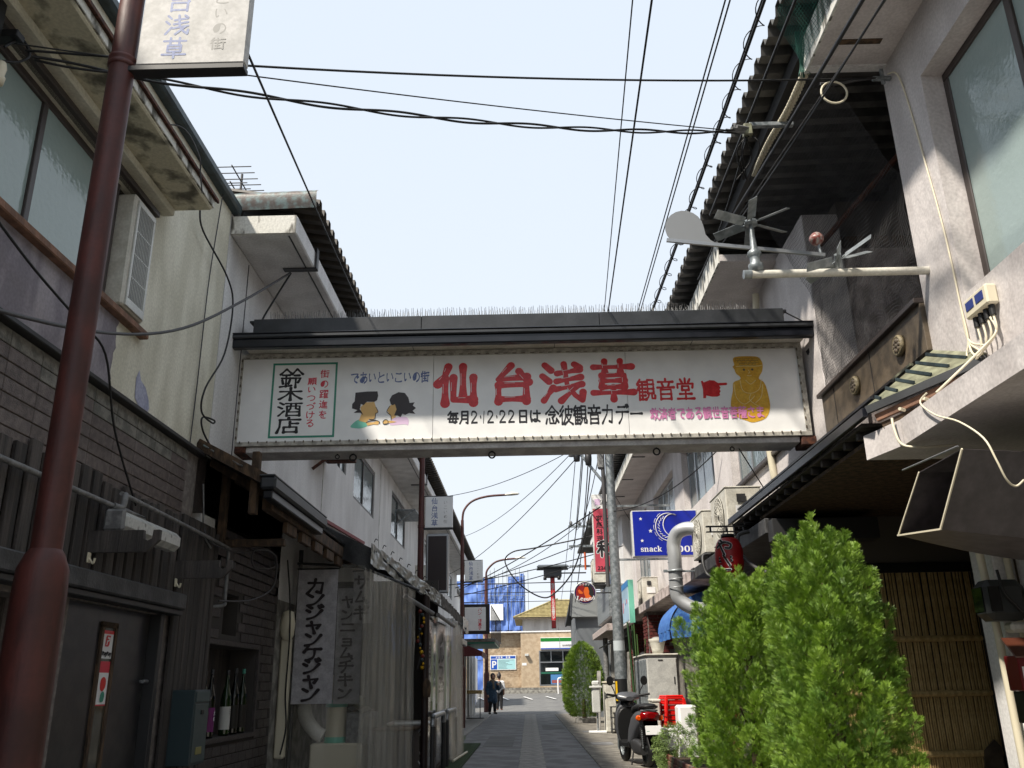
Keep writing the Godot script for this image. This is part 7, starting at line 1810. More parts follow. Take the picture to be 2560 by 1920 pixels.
# ---- utility pole and overhead wires ----------------------------------------------------------
func build_wires() -> void:
	var p = thing("utility_pole", "galvanised steel utility pole on the right pavement", "pole", V(1.72, 0, -17.1))
	var at = V(1.70, 0, -17.1)
	part(p, "shaft", MB.new().lathe([[0.0, 0.0], [0.115, 0.0], [0.105, 2.0], [0.085, 5.2], [0.075, 7.6], [0.0, 7.6]], at, 24), M.galv)
	part(p, "side_pipe", MB.new().tube([at + V(-0.15, 2.9, 0.02), at + V(-0.13, 6.4, 0.02)], 0.04, 12), M.greywire)
	part(p, "warning_strip", MB.new().lathe([[0.118, 0.80], [0.116, 1.22]], at, 24), M.black)
	var ys := MB.new()
	for k in 3: ys.box(V(at.x - 0.10 + k * 0.09, 0.84, at.z + 0.115 - absf(k - 1.0) * 0.03), V(at.x - 0.075 + k * 0.09, 1.18, at.z + 0.122 - absf(k - 1.0) * 0.03))
	part(p, "yellow_strip", bx(at.x - 0.112, at.x - 0.08, 0.84, 1.18, at.z + 0.07, at.z + 0.10), mat(Color(0.85, 0.68, 0.05), 0.4))
	part(p, "lower_wrap", MB.new().lathe([[0.1195, 0.05], [0.118, 0.42]], at, 24), mat(Color(0.28, 0.30, 0.31), 0.7))
	part(p, "poster_stub", MB.new().lathe([[0.108, 1.72], [0.107, 1.9]], at, 24), mat(Color(0.66, 0.69, 0.70), 0.7))
	part(p, "crossarm", bx(0.85, 1.9, 5.66, 5.74, at.z - 0.04, at.z + 0.04, 0.005), M.galv)
	part(p, "brace", MB.new().bar(V(1.02, 5.66, at.z), V(1.62, 4.86, at.z), 0.04, 0.05), M.galv)
	for q in [[1.05, 5.5], [1.28, 5.42], [0.95, 5.60]]:
		part(p, "junction_can", MB.new().lathe([[0.0, -0.14], [0.06, -0.13], [0.07, 0.0], [0.065, 0.12], [0.0, 0.14]], V(q[0], q[1], at.z + 0.02), 12), [M.pipe, M.charcoal, M.charcoal][int(q[0] * 7) % 3])
	part(p, "meter_can", bx(1.46, 1.60, 5.2, 5.62, at.z - 0.06, at.z + 0.08, 0.03), M.pipe)
	# far pole with its hardware
	var f = thing("utility_pole", "slim far utility pole with crossarms above the round sign", "pole", V(1.9, 0, -31))
	part(f, "shaft", MB.new().lathe([[0.09, 0.0], [0.075, 7.5], [0.0, 7.5]], V(2.62, 0, -31), 14), M.pipe)
	for y in [5.0, 5.7, 6.4]: part(f, "crossarm", bx(1.5, 3.1, y, y + 0.07, -31.05, -30.97), M.galv)
	for k in 5: part(f, "insulator", MB.new().lathe([[0.0, 0.0], [0.05, 0.01], [0.06, 0.1], [0.03, 0.16], [0.0, 0.17]], V(1.6 + k * 0.3, 6.47, -31), 8), M.pipe)
	part(f, "orange_guard", MB.new().tube([V(2.05, 4.9, -30.9), V(2.05, 5.5, -30.9)], 0.035, 8), mat(Color(0.72, 0.30, 0.08), 0.5))
	var W := [
		[V(-2.92, 4.76, -4.2), V(3.05, 5.87, -6.08), 0.10, 0.008, "black wire crossing from the left wall to the pink pillar bracket"],
		[V(-2.86, 4.70, -4.2), V(2.06, 5.85, -6.75), 0.16, 0.009, "twisted pair of wires crossing to the right roof edge, upper strand"],
		[V(-2.86, 4.70, -4.2), V(2.06, 5.85, -6.75), 0.16, 0.008, "twisted pair of wires crossing to the right roof edge, lower strand"],
		[V(-2.9, 4.72, -4.1), V(2.06, 5.88, -6.8), 0.04, 0.005, "thin straight wire crossing just above the twisted pair"],
		[V(1.93, 6.1, -3.0), V(1.47, 5.58, -17.1), 0.15, 0.013, "thick black cable running along the right roof, wound with a tie wire"],
		[V(1.92, 6.12, -3.0), V(1.50, 5.62, -17.1), 0.12, 0.009, "black cable strapped beside the wound cable"],
		[V(0.55, 4.6, -2.0), V(1.36, 5.63, -17.1), 0.0, 0.0045, "leftmost thin wire of those running over the alley"],
		[V(0.68, 4.6, -2.0), V(1.29, 5.55, -17.1), 0.0, 0.007, "second wire from the left running over the alley"],
		[V(1.30, 5.15, -3.0), V(1.54, 5.71, -17.1), 0.0, 0.006, "left strand of the two close parallel wires over the alley"],
		[V(1.33, 5.15, -3.0), V(1.57, 5.71, -17.1), 0.0, 0.006, "right strand of the two close parallel wires over the alley"],
		[V(-1.37, 4.22, -3.55), V(-2.15, 5.95, -11.0), 0.02, 0.007, "black stay wire slanting from the near sign to the left roof"],
		[V(2.16, 5.0, -3.2), V(2.45, 6.28, -9.4), 0.03, 0.016, "thick black cable passing under the pink soffit"],
		[V(2.27, 4.95, -3.0), V(2.46, 6.2, -9.6), 0.08, 0.009, "wavy thin black cable beside the thick soffit cable"],
		[V(2.36, 4.98, -3.0), V(2.44, 6.1, -9.0), 0.0, 0.004, "pale thin cord under the pink soffit"],
		[V(2.08, 5.9, -4.0), V(2.12, 6.05, -8.6), 0.0, 0.014, "black cable pair close under the folded-plate edge"],
		[V(2.09, 5.86, -6.75), V(2.12, 5.7, -9.5), 0.12, 0.009, "black drop wire hanging below the wire joint"],
		[V(-6.0, 9.5, -14.0), V(-3.4, 7.0, -12.5), 0.0, 0.004, "faint thin wire behind the left roof ridge"],
		[V(1.05, 5.45, -17.1), V(-3.0, 5.2, -34.0), 0.3, 0.010, "wire from the pole crossing low over the alley to the left row"],
		[V(1.0, 5.6, -17.1), V(-2.4, 6.1, -31.0), 0.3, 0.008, "wire from the crossarm to the left roof"],
		[V(0.98, 5.62, -17.1), V(-2.4, 5.7, -22.0), 0.2, 0.008, "wire from the crossarm to the second red lamp post side"],
		[V(0.95, 5.6, -17.1), V(-2.6, 5.95, -16.0), 0.1, 0.008, "upper wire from the crossarm straight to the white building"],
		[V(0.95, 5.55, -17.1), V(-2.6, 5.75, -16.2), 0.08, 0.008, "lower wire from the crossarm straight to the white building"],
		[V(1.5, 4.5, -17.4), V(-2.3, 4.2, -30.0), 0.1, 0.014, "thick cable crossing below the first curved lamp"],
		[V(2.2, 4.1, -20.0), V(-2.3, 3.7, -24.0), 0.1, 0.012, "dark cable crossing from the pink sign to the left row"],
		[V(1.9, 6.5, -31.0), V(-2.4, 5.0, -36.0), 0.3, 0.014, "wire fanning left from the far pole top"],
		[V(1.9, 5.8, -31.0), V(-9.0, 5.2, -47.0), 0.4, 0.018, "upper wire from the far pole across the parking lot"],
		[V(1.9, 5.1, -31.0), V(-9.0, 4.9, -46.0), 0.3, 0.018, "lower wire from the far pole across the parking lot"],
		[V(-14.0, 6.9, -52.0), V(14.0, 7.1, -52.0), 0.25, 0.028, "topmost bundle of street wires beyond the alley end"],
		[V(-14.0, 6.35, -52.0), V(14.0, 6.5, -52.0), 0.2, 0.022, "second bundle of street wires beyond the alley end"],
		[V(-14.0, 5.8, -52.0), V(14.0, 6.0, -52.0), 0.2, 0.018, "lowest street wire beyond the alley end"],
		[V(1.18, 5.5, -17.1), V(1.55, 5.6, -30.9), 0.5, 0.012, "cable sagging from the crossarm to the far pole, left"],
		[V(1.28, 5.4, -17.1), V(1.75, 5.2, -30.9), 0.45, 0.012, "cable sagging from the crossarm to the far pole, right"],
		[V(1.5, 5.5, -17.1), V(1.8, 6.3, -30.9), 0.3, 0.010, "cable rising from the pole can to the far pole top"],
		[V(1.6, 5.0, -17.1), V(3.0, 3.9, -20.6), 0.05, 0.007, "wire from the steel pole to the window ledge"],
		[V(1.7, 4.35, -17.1), V(3.05, 4.6, -13.4), 0.22, 0.010, "chain-like wire sagging from the steel pole to the terrace windows"],
		[V(1.15, 5.45, -17.1), V(1.5, 3.4, -34.0), 0.1, 0.010, "steep cable dropping from the crossarm to the alley end, thin"],
		[V(1.33, 5.3, -17.1), V(1.7, 3.9, -32.0), 0.1, 0.014, "steep cable dropping from the crossarm to the alley end, thick"],
		[V(1.02, 5.4, -17.1), V(1.35, 4.3, -36.0), 0.2, 0.008, "thin cable from the crossarm to the hanging sign"],
		[V(2.3, 3.5, -9.1), V(3.0, 3.25, -10.6), 0.0, 0.007, "stay wire from the gate down to the terrace wall"],
	]
	for w in W:
		var path = sag(w[0], w[1], w[2], 20 if not "twisted pair of wires" in w[4] else 110)
		if "twisted pair of wires" in w[4]:
			for i in path.size(): path[i] += V(0, 0.014 * sin(i * 0.30 + (0.0 if "upper" in w[4] else PI)), 0.014 * cos(i * 0.30 + (0.0 if "upper" in w[4] else PI)))
		solo("overhead_wire", MB.new().tube(path, w[3], 5), M.wire if w[3] > 0.0042 else M.greywire, w[4], "wire", "overhead wires")
	# tie wire wound round the thick cable
	var hx := []
	var a = V(1.93, 6.1, -3.0)
	var e = V(1.47, 5.58, -17.1)
	for k in 641:
		var t = k / 640.0
		var c = a.lerp(e, t) - V(0, 0.15 * 4.0 * t * (1.0 - t), 0)
		var an = k * TAU / 16.0
		hx.append(c + V(cos(an) * 0.055, sin(an) * 0.055 - 0.02, 0))
	solo("winding_wire", MB.new().tube(hx, 0.0045, 4), M.wire, "thin wire wound in loops round the thick right cable", "wire", "overhead wires")
	# wire joint by the roof edge
	var j = thing("wire_joint", "grey cable connectors with a loose bunch at the right roof edge", "connector", V(2.06, 5.8, -6.75))
	for k in 3: part(j, "sleeve", MB.new().tube([V(1.86 + k * 0.05, 5.80 + 0.02 * k, -6.66), V(2.05 + k * 0.02, 5.83 + 0.02 * k, -6.74)], 0.016, 8), M.pipe)
	part(j, "clamp", bx(2.04, 2.12, 5.80, 5.92, -6.72, -6.80, 0.01), M.copper)
	part(j, "anchor", bx(2.10, 2.50, 5.90, 5.94, -6.74, -6.79, 0.004), M.galv)
	rng.seed = 9
	for k in 6:
		var s = V(2.08 + rng.randf_range(-0.03, 0.03), 5.82, -6.76)
		part(j, "tail", MB.new().tube(curve([s, s + V(rng.randf_range(-0.1, 0.1), -0.12, rng.randf_range(-0.2, 0.0)), s + V(rng.randf_range(-0.05, 0.05), -0.28, -0.3)], 4), 0.006, 5), M.wire)
	# looped cable hanging over the alley
	solo("hanging_cable_loop", MB.new().tube(curve([V(2.1, 4.75, -22.0), V(1.2, 4.6, -22.3), V(0.2, 4.45, -22.5), V(-0.35, 4.36, -22.5), V(-0.55, 4.1, -22.5), V(-0.2, 3.55, -22.4), V(0.35, 3.2, -22.3), V(0.7, 3.3, -22.2), V(1.15, 3.8, -22.0), V(1.45, 4.6, -21.8), V(1.6, 5.2, -21.6)], 6), 0.018, 6), M.wire, "thick black cable loop drooping over the middle of the alley", "cable")

# ---- weather vane on its pipe -------------------------------------------------------------------
func build_vane() -> void:
	var v = thing("weather_vane", "grey metal windmill and tail vane mounted on a white pipe", "weather vane", V(2.4, 4.1, -6.2))
	var z = -6.05
	part(v, "pipe", MB.new().tube([V(3.12, 4.08, z), V(1.72, 4.08, z)], 0.032, 14), M.acbody)
	part(v, "pipe_cap", MB.new().tube([V(1.76, 4.08, z), V(1.70, 4.08, z)], 0.036, 14), M.galv)
	part(v, "spindle", MB.new().lathe([[0.03, 0.0], [0.055, 0.02], [0.058, 0.06], [0.04, 0.07], [0.04, 0.13], [0.055, 0.14], [0.05, 0.17], [0.028, 0.19], [0.022, 0.27], [0.016, 0.40], [0.0, 0.41]], V(1.80, 4.10, z), 16), M.galv)
	part(v, "boom", MB.new().bar(V(1.14, 4.40, z - 0.02), V(2.33, 4.22, z + 0.02), 0.02, 0.028), M.alu)
	part(v, "counterweight", MB.new().lathe([[0.0, -0.055], [0.03, -0.046], [0.052, -0.018], [0.055, 0.0], [0.052, 0.018], [0.03, 0.046], [0.0, 0.055]], V(2.29, 4.37, z), 18), rough_mat(Color(0.45, 0.14, 0.10), Color(0.62, 0.60, 0.58), 0.12, 0.4, 0.0, 97))
	part(v, "weight_stem", MB.new().tube([V(2.30, 4.32, z), V(2.31, 4.24, z)], 0.01, 6), M.galv)
	var tail = PackedVector2Array()
	for k in 15:
		var an = deg_to_rad(255.0 - 250.0 * k / 14)
		tail.append(Vector2(1.285 + cos(an) * 0.15, 4.50 + sin(an) * 0.155))
	for q in [Vector2(1.445, 4.44), Vector2(1.48, 4.39), Vector2(1.53, 4.355), Vector2(1.58, 4.335), Vector2(1.30, 4.375)]: tail.append(q)
	part(v, "tail", MB.new().prism(tail, V(0, 0, z - 0.02), V(1, 0, 0), V(0, 1, 0), 0.004), mat(Color(0.52, 0.53, 0.54), 0.4, 0.3))
	var hub = V(1.80, 4.52, z)
	part(v, "hub", MB.new().lathe([[0.0, -0.02], [0.05, -0.018], [0.05, 0.018], [0.0, 0.022]], hub, 14), M.galv)
	rotor(v, "blade", hub, V(0.05, 0.93, -0.12), 0.35, 0.25, 0.075, 0.5)
	var h2 = V(2.42, 4.17, z + 0.04)
	part(v, "side_hub", MB.new().tube([h2 + V(0.02, -0.05, -0.05), h2 + V(-0.015, 0.03, 0.03)], 0.026, 10), M.galv)
	rotor(v, "side_blade", h2, V(-0.30, 0.85, -0.05), 0.2, 0.23, 0.07, 0.7)

func rotor(v, called: String, hub: Vector3, axis: Vector3, phase: float, length: float, wide: float, pitch: float) -> void:
	var n = axis.normalized()
	var x = n.cross(V(0, 0, 1)).normalized()
	var y = n.cross(x)
	for k in 6:
		var a = TAU * k / 6 + phase
		var d = x * cos(a) + y * sin(a)
		var c = hub + d * (0.06 + length * 0.5)
		var b = Basis(d, n, d.cross(n)).rotated(d, pitch)
		part(v, called, MB.new().box(c - V(length, 0.004, wide) * 0.5, c + V(length, 0.004, wide) * 0.5, 0.001, b).bar(hub, hub + d * 0.09, 0.012, 0.008), M.galv)

# ---- beyond the alley: parking lot, shop, building under blue sheeting ------------------------
func build_far() -> void:
	var s = thing("convenience_store", "tan-tiled convenience store with green, white and blue fascia across the lot", "shop", V(1, 0.62, -62))
	var z = -62.0
	part(s, "wall", wall_z(z, -3.1, -0.5, 0.62, 4.5, []), M.store)
	part(s, "projecting_wall", wall_z(z + 0.45, -0.5, 9.0, 0.62, 4.5, [[0.70, 5.2, 1.05, 3.3]]), M.store)
	part(s, "return_wall", bx(-0.52, -0.5, 0.62, 4.5, z, z + 0.45), M.store)
	part(s, "coping", bx(-3.12, 9.0, 4.5, 4.58, z - 0.1, z + 0.5), M.signwhite)
	part(s, "plinth", bx(-3.1, 9.0, 0.5, 0.95, z + 0.4, z + 0.47), M.concrete)
	part(s, "core", bx(-3.1, 9.0, 0.6, 4.4, z - 12, z - 0.3), M.interior)
	var br := MB.new()
	rng.seed = 5
	for row in 26:
		for k in 9:
			if rng.randf() < 0.45: continue
			var x = -3.05 + k * 0.29 + (0.14 if row % 2 else 0.0)
			br.box(V(x, 0.98 + row * 0.135, z), V(x + 0.27, 1.09 + row * 0.135, z + 0.012))
	part(s, "tile_relief", br, rough_mat(Color(0.61, 0.525, 0.425), Color(0.70, 0.62, 0.52), 0.8, 0.85, 0.0, 98), "stuff")
	var f = part(s, "fascia", bx(0.82, 3.6, 3.35, 4.12, z + 0.46, z + 0.75, 0.01), M.purewhite)
	part(f, "green_band", bx(0.825, 3.6, 3.86, 4.09, z + 0.752, z + 0.756), mat(Color(0.05, 0.45, 0.14), 0.4))
	part(f, "blue_band", bx(0.825, 3.6, 3.37, 3.44, z + 0.752, z + 0.756), mat(Color(0.12, 0.28, 0.66), 0.4))
	part(f, "divider", bx(2.10, 2.13, 3.36, 4.11, z + 0.753, z + 0.758), M.galv)
	lettering(f, "lettering", "仙台草酒店", V(2.28, 3.66, z + 0.755), V(0.12, 0, 0), V(0, -0.13, 0), V(0.125, 0, 0), 10.0, M.ink)
	var w = part(s, "shop_window", bx(0.70, 5.2, 3.24, 3.3, z + 0.40, z + 0.46).box(V(0.70, 1.05, z + 0.40), V(0.78, 3.24, z + 0.46)).box(V(0.78, 2.50, z + 0.40), V(5.2, 2.58, z + 0.46)).box(V(0.78, 1.05, z + 0.40), V(5.2, 1.12, z + 0.46)).box(V(2.28, 1.12, z + 0.40), V(2.36, 2.50, z + 0.46)).box(V(1.48, 2.58, z + 0.40), V(1.54, 3.24, z + 0.46)).box(V(2.28, 2.58, z + 0.40), V(2.34, 3.24, z + 0.46)), M.alu)
	part(w, "pane", bx(0.75, 5.2, 1.08, 3.27, z + 0.415, z + 0.42), mat(Color(0.09, 0.105, 0.11), 0.04))
	part(w, "poster", bx(1.12, 1.98, 1.98, 2.18, z + 0.422, z + 0.43), M.signwhite)
	part(w, "poster", bx(1.45, 2.26, 1.14, 1.75, z + 0.422, z + 0.43), mat(Color(0.28, 0.48, 0.68), 0.5))
	part(w, "poster_print", bx(1.52, 2.2, 1.2, 1.4, z + 0.43, z + 0.434), mat(Color(0.55, 0.30, 0.30), 0.5))
	part(w, "green_strip", bx(0.78, 2.28, 1.80, 1.92, z + 0.422, z + 0.428), mat(Color(0.10, 0.36, 0.28), 0.5))
	part(s, "camera_bracket", bx(-0.25, 0.0, 2.95, 3.1, z + 0.46, z + 0.7, 0.02), M.enamel)
	part(s, "notice", bx(-0.45, -0.15, 2.36, 2.52, z + 0.455, z + 0.46), M.signwhite)
	# parking board
	var p = thing("parking_board", "white parking notice with a large blue P on the tan wall", "sign", V(-1.7, 2.1, z + 0.05))
	part(p, "board", bx(-2.62, -0.85, 2.10, 3.04, z + 0.02, z + 0.06, 0.005), M.purewhite)
	var blue = mat(Color(0.09, 0.30, 0.66), 0.4)
	part(p, "header", bx(-2.57, -0.90, 2.83, 2.99, z + 0.06, z + 0.065), blue)
	part(p, "square", bx(-2.57, -2.14, 2.14, 2.79, z + 0.06, z + 0.065), blue)
	latin(p, "letter", "P", V(-2.355, 2.45, z + 0.068), Basis.IDENTITY, 0.62, M.purewhite, "Droid Sans", true)
	lettering(p, "header_lettering", "お客専用車場", V(-2.24, 2.975, z + 0.065), V(0.13, 0, 0), V(0, -0.13, 0), V(0.17, 0, 0), 11.0, M.purewhite)
	part(p, "pale_panel", bx(-2.10, -0.90, 2.14, 2.79, z + 0.06, z + 0.063), mat(Color(0.62, 0.80, 0.82), 0.5))
	var tx := MB.new()
	rng.seed = 12
	for k in 8:
		var y = 2.74 - k * 0.075
		tx.box(V(-2.05, y - 0.02, z + 0.063), V(-2.05 + rng.randf_range(0.5, 1.1), y, z + 0.065))
	part(p, "small_print", tx, M.greywire)
	# hip-roofed house behind the shop
	var h = thing("hip_roofed_house", "cream house with a pale yellow tiled hip roof behind the shop", "house", V(3, 0.6, -68))
	part(h, "wall", bx(-0.4, 10.0, 0.6, 5.75, -66.0, -74.0), M.white)
	for k in 9: part(h, "wall_seam", bx(-0.35 + k * 0.85, -0.33 + k * 0.85, 4.5, 5.7, -65.985, -65.999), M.whitegrime)
	var e := [V(-1.0, 5.75, -65.2), V(10.6, 5.75, -65.2), V(10.6, 5.75, -75.0), V(-1.0, 5.75, -75.0)]
	var r0 = V(2.3, 7.4, -70.0)
	var r1 = V(7.2, 7.4, -70.0)
	var rf := MB.new()
	rf.quad(e[0], e[1], r1, r0)
	rf.tri(e[3], e[0], r0)
	rf.quad(e[2], e[3], r0, r1)
	rf.tri(e[1], e[2], r1)
	rf.quad(e[3], e[2], e[1], e[0])
	var roof = part(h, "roof", rf, M.yellowroof)
	for k in 13:
		var t = k / 13.0
		part(roof, "tile_course", MB.new().bar(e[0].lerp(r0, t) + V(0, 0.02, 0.02), e[1].lerp(r1, t) + V(0, 0.02, 0.02), 0.12, 0.035), M.yellowroof)
	part(roof, "hip_ridge", MB.new().bar(e[0] + V(0, 0.03, 0), r0 + V(0, 0.04, 0), 0.18, 0.09), M.yellowroof)
	part(roof, "eave", bx(-1.05, 10.6, 5.62, 5.76, -65.15, -65.3), M.bronze)
	# the building under blue sheeting
	var b = thing("sheeted_building", "tall building wrapped in blue construction sheeting with scaffolding", "building", V(-4, 0.6, -110))
	var zb = -110.0
	var xs := [-9.5, -6.2, -3.9, -2.4, -0.9, -0.35]
	var tops := [13.4, 13.7, 12.9, 13.9, 14.3]
	for i in 5:
		for j in 4:
			var y0 = 0.6 + j * 3.4
			var y1 = minf(y0 + 3.4, tops[i])
			var xa: float = xs[i]
			var xb: float = xs[i + 1]
			part(b, "sheet", MB.new().grid(func(u, w): return V(lerpf(xa + 0.04, xb - 0.04, u), lerpf(y0 + 0.03, y1 - 0.03, w), zb + 0.12 * sin(u * 9.0 + i) * sin(w * 7.0 + j * 2.0)), 8, 8), M.bluesheet)
	part(b, "side_sheet", bx(-0.40, -0.30, 0.6, 14.0, zb - 0.1, zb - 9), M.bluesheet)
	part(b, "low_sheet", bx(-0.3, 0.9, 0.6, 9.9, zb - 4, zb - 9), M.bluesheet)
	part(b, "core", bx(-9.4, -0.5, 0.6, 12.6, zb - 0.4, zb - 9), M.concrete)
	part(b, "bare_panel", bx(-4.6, -3.0, 8.6, 10.5, zb + 0.15, zb + 0.25), M.signwhite)
	for k in 12:
		var x = -5.6 + k * 0.52
		part(b, "scaffold_pole", MB.new().tube([V(x, 8.5, zb + 0.2), V(x, [14.9, 14.2, 14.6][k % 3], zb + 0.2)], 0.035, 6), M.galv)
	for y in [11.5, 12.9, 13.8]: part(b, "scaffold_rail", MB.new().tube([V(-5.7, y, zb + 0.22), V(-0.2, y, zb + 0.22)], 0.03, 6), M.galv)
	# hanging tower sign at the alley's far end
	var t = thing("hanging_sign", "narrow red hanging sign under a small grey tiled roof", "sign", V(1.03, 3.2, -36))
	part(t, "roof", MB.new().quad2(V(0.40, 5.62, -35.5), V(1.70, 5.62, -35.5), V(1.62, 5.75, -36), V(0.48, 5.75, -36), 0.04).quad2(V(0.48, 5.75, -36), V(1.62, 5.75, -36), V(1.70, 5.62, -36.5), V(0.40, 5.62, -36.5), 0.04), mat(Color(0.24, 0.26, 0.27), 0.6))
	part(t, "box", bx(0.68, 1.40, 5.24, 5.6, -35.7, -36.3, 0.02), mat(Color(0.30, 0.31, 0.32), 0.6))
	for x in [0.72, 1.28]: part(t, "spotlight", MB.new().lathe([[0.0, 0.0], [0.07, 0.02], [0.06, 0.14], [0.0, 0.16]], V(x, 5.08, -35.6), 10), M.black)
	part(t, "board", bx(0.94, 1.12, 3.24, 5.24, -35.95, -36.05, 0.005), M.black)
	part(t, "red_face", bx(0.95, 1.11, 3.40, 5.22, -35.948, -35.952), M.red)
	part(t, "dark_red_foot", bx(0.95, 1.11, 3.26, 3.55, -35.944, -35.9475), mat(Color(0.35, 0.03, 0.05), 0.4))
	lettering(t, "lettering", "毎月2・12・22日は念彼観音力デー", V(0.97, 5.0, -35.947), V(0.12, 0, 0), V(0, -0.078, 0), V(0, -0.083, 0), 14.0, M.purewhite)
	part(t, "mast", MB.new().tube([V(1.4, 5.4, -36), V(2.4, 5.4, -36)], 0.03, 6), M.charcoal)
	# bread shop sign on the left
	var g = thing("bakery_sign", "white box sign with red lettering in a dark frame on the left", "sign", V(-1.7, 2.8, -30))
	var zz = -30.0
	part(g, "frame", bx(-2.14, -1.28, 2.76, 3.72, zz - 0.25, zz, 0.01), mat(Color(0.10, 0.055, 0.05), 0.5))
	part(g, "face", bx(-2.10, -1.40, 2.86, 3.62, zz, zz + 0.008), M.signwhite)
	lettering(g, "lettering", "パン・洋菓子", V(-1.66, 3.60, zz + 0.008), V(0.125, 0, 0), V(0, -0.115, 0), V(0, -0.12, 0), 13.0, M.paleRed)
	var bc = thing("balcony_rack", "thin steel balcony railing with a green underside beyond the bakery sign", "railing", V(-1.3, 2.4, -32))
	for k in 9: part(bc, "bar", MB.new().tube([V(-1.22 + k * 0.02, 2.62, -30.4 - k * 0.55), V(-1.22 + k * 0.02, 3.70 - 0.03 * k, -30.4 - k * 0.55)], 0.014, 5), M.charcoal)
	for y in [2.64, 3.66]: part(bc, "rail", MB.new().tube([V(-1.22, y, -30.3), V(-1.05, y - (0.2 if y > 3 else 0.0), -34.9)], 0.018, 6), M.charcoal)
	part(bc, "floor", bx(-2.3, -1.1, 2.52, 2.62, -30.3, -35.0), M.concrete)
	part(bc, "green_trim", bx(-2.2, -1.12, 2.46, 2.515, -30.35, -34.9), M.greenline)
	var ra = thing("red_awning", "dark red awning below the bakery sign", "awning", V(-2, 2.1, -29))
	part(ra, "canvas", MB.new().quad2(V(-3.0, 2.75, -28.2), V(-1.45, 2.15, -28.2), V(-1.45, 2.15, -31.5), V(-3.0, 2.75, -31.5), 0.02), mat(Color(0.36, 0.04, 0.06), 0.6))
	part(ra, "valance", bx(-1.46, -1.44, 1.98, 2.15, -28.2, -31.5), mat(Color(0.36, 0.04, 0.06), 0.6))
	part(ra, "front", MB.new().prism(PackedVector2Array([Vector2(-3.0, 2.0), Vector2(-1.46, 2.0), Vector2(-1.46, 2.14), Vector2(-3.0, 2.74)]), V(0, 0, -28.21), V(1, 0, 0), V(0, 1, 0), 0.01), mat(Color(0.30, 0.03, 0.05), 0.6))
	outdoor_unit("pale outdoor unit on the left row's ledge below the far lamp sign", V(-2.35, 3.3, -23.6), 1.1, 0.75, 0.5, PI)
	var sf = thing("left_shop_front", "far left shop front with tall glass doors and posts", "shop front", V(-2.5, 0, -33))
	part(sf, "wall", bx(-3.1, -2.5, 0.02, 2.6, -27.5, -39.0), M.white)
	for k in 6: part(sf, "post", bx(-2.3, -2.2, 0.02, 2.5, -28.5 - k * 1.8, -28.6 - k * 1.8), M.signwhite)
	part(sf, "glass", bx(-2.49, -2.48, 0.3, 2.2, -29.0, -38.0), M.darkglass)
	part(sf, "trim", bx(-2.32, -1.75, 2.2, 2.35, -22.8, -26.0, 0.02), M.alu)
	var sb = thing("display_stand", "small wooden display stand outside the left shop", "stand", V(-2.0, 0, -33.5))
	part(sb, "tray", bx(-2.25, -1.72, 0.86, 0.98, -33.3, -33.7, 0.01), M.bamboo)
	for x in [-2.2, -1.8]: part(sb, "leg", bx(x, x + 0.03, 0.02, 0.86, -33.45, -33.5), M.charcoal)
	part(sb, "foot", bx(-2.3, -1.65, 0.02, 0.05, -33.35, -33.65), M.charcoal)
	var bs = thing("bollard_rail", "white hoop barrier in front of the shop window", "barrier", V(2.3, 0.55, -58))
	part(bs, "hoop", MB.new().tube(curve([V(1.85, 0.55, -59), V(1.85, 1.35, -59), V(1.95, 1.5, -59), V(2.3, 1.52, -59), V(3.6, 1.52, -59)], 4), 0.05, 10), M.purewhite)
	var dvd = thing("left_display", "pale glass shop corner and stacked goods beyond the left shops", "display", V(-3, 0.2, -47))
	part(dvd, "cabinet", bx(-3.9, -2.75, 0.3, 2.5, -48.0, -49.0, 0.02), M.signwhite)
	for k in 4: part(dvd, "goods", bx(-3.4, -2.85, 0.45 + k * 0.48, 0.8 + k * 0.48, -47.9, -47.99), [M.bluepaint, M.store, M.signwhite, M.oldwood][k])
	part(dvd, "blue_crate", bx(-3.4, -2.8, 0.2, 0.44, -47.5, -47.98), M.bluesheet)
	# left-side backdrop building beyond the row
	var lb = thing("corner_building", "pale corner building beyond the left row", "building", V(-7, 0, -48))
	part(lb, "wall", bx(-14.0, -3.9, 0.0, 6.0, -46.0, -52.0), M.white)
	part(lb, "roof", bx(-14.2, -3.7, 6.0, 6.2, -45.8, -52.2), M.slate)
	# houses far to the right behind the shop
	var rb = thing("right_corner_building", "low pale building beyond the right row", "building", V(9, 0, -48))
	part(rb, "wall", bx(6.5, 16.0, 0.0, 5.0, -44.0, -56.0), M.white)
	part(rb, "roof", bx(6.3, 16.2, 5.0, 5.2, -43.8, -56.2), M.slate)

func wall_z(z: float, x0: float, x1: float, y0: float, y1: float, holes: Array) -> MB:   # wall facing +z
	var mb := MB.new()
	var xs := [x0, x1]
	var ys := [y0, y1]
	for h in holes:
		xs.append_array([h[0], h[1]])
		ys.append_array([h[2], h[3]])
	xs.sort(); ys.sort()
	for i in xs.size() - 1:
		for j in ys.size() - 1:
			var cx = (xs[i] + xs[i + 1]) / 2
			var cy = (ys[j] + ys[j + 1]) / 2
			var open = false
			for h in holes:
				if cx > h[0] and cx < h[1] and cy > h[2] and cy < h[3]: open = true
			if not open and xs[i + 1] - xs[i] > 0.001 and ys[j + 1] - ys[j] > 0.001: mb.box(V(xs[i], ys[j], z - 0.2), V(xs[i + 1], ys[j + 1], z))
	return mb

# ---- plants --------------------------------------------------------------------------------------
func prof_at(prof: Array, y: float) -> float:
	for i in prof.size() - 1:
		if y <= prof[i + 1][0]: return lerpf(prof[i][1], prof[i + 1][1], clampf((y - prof[i][0]) / (prof[i + 1][0] - prof[i][0]), 0.0, 1.0))
	return 0.0

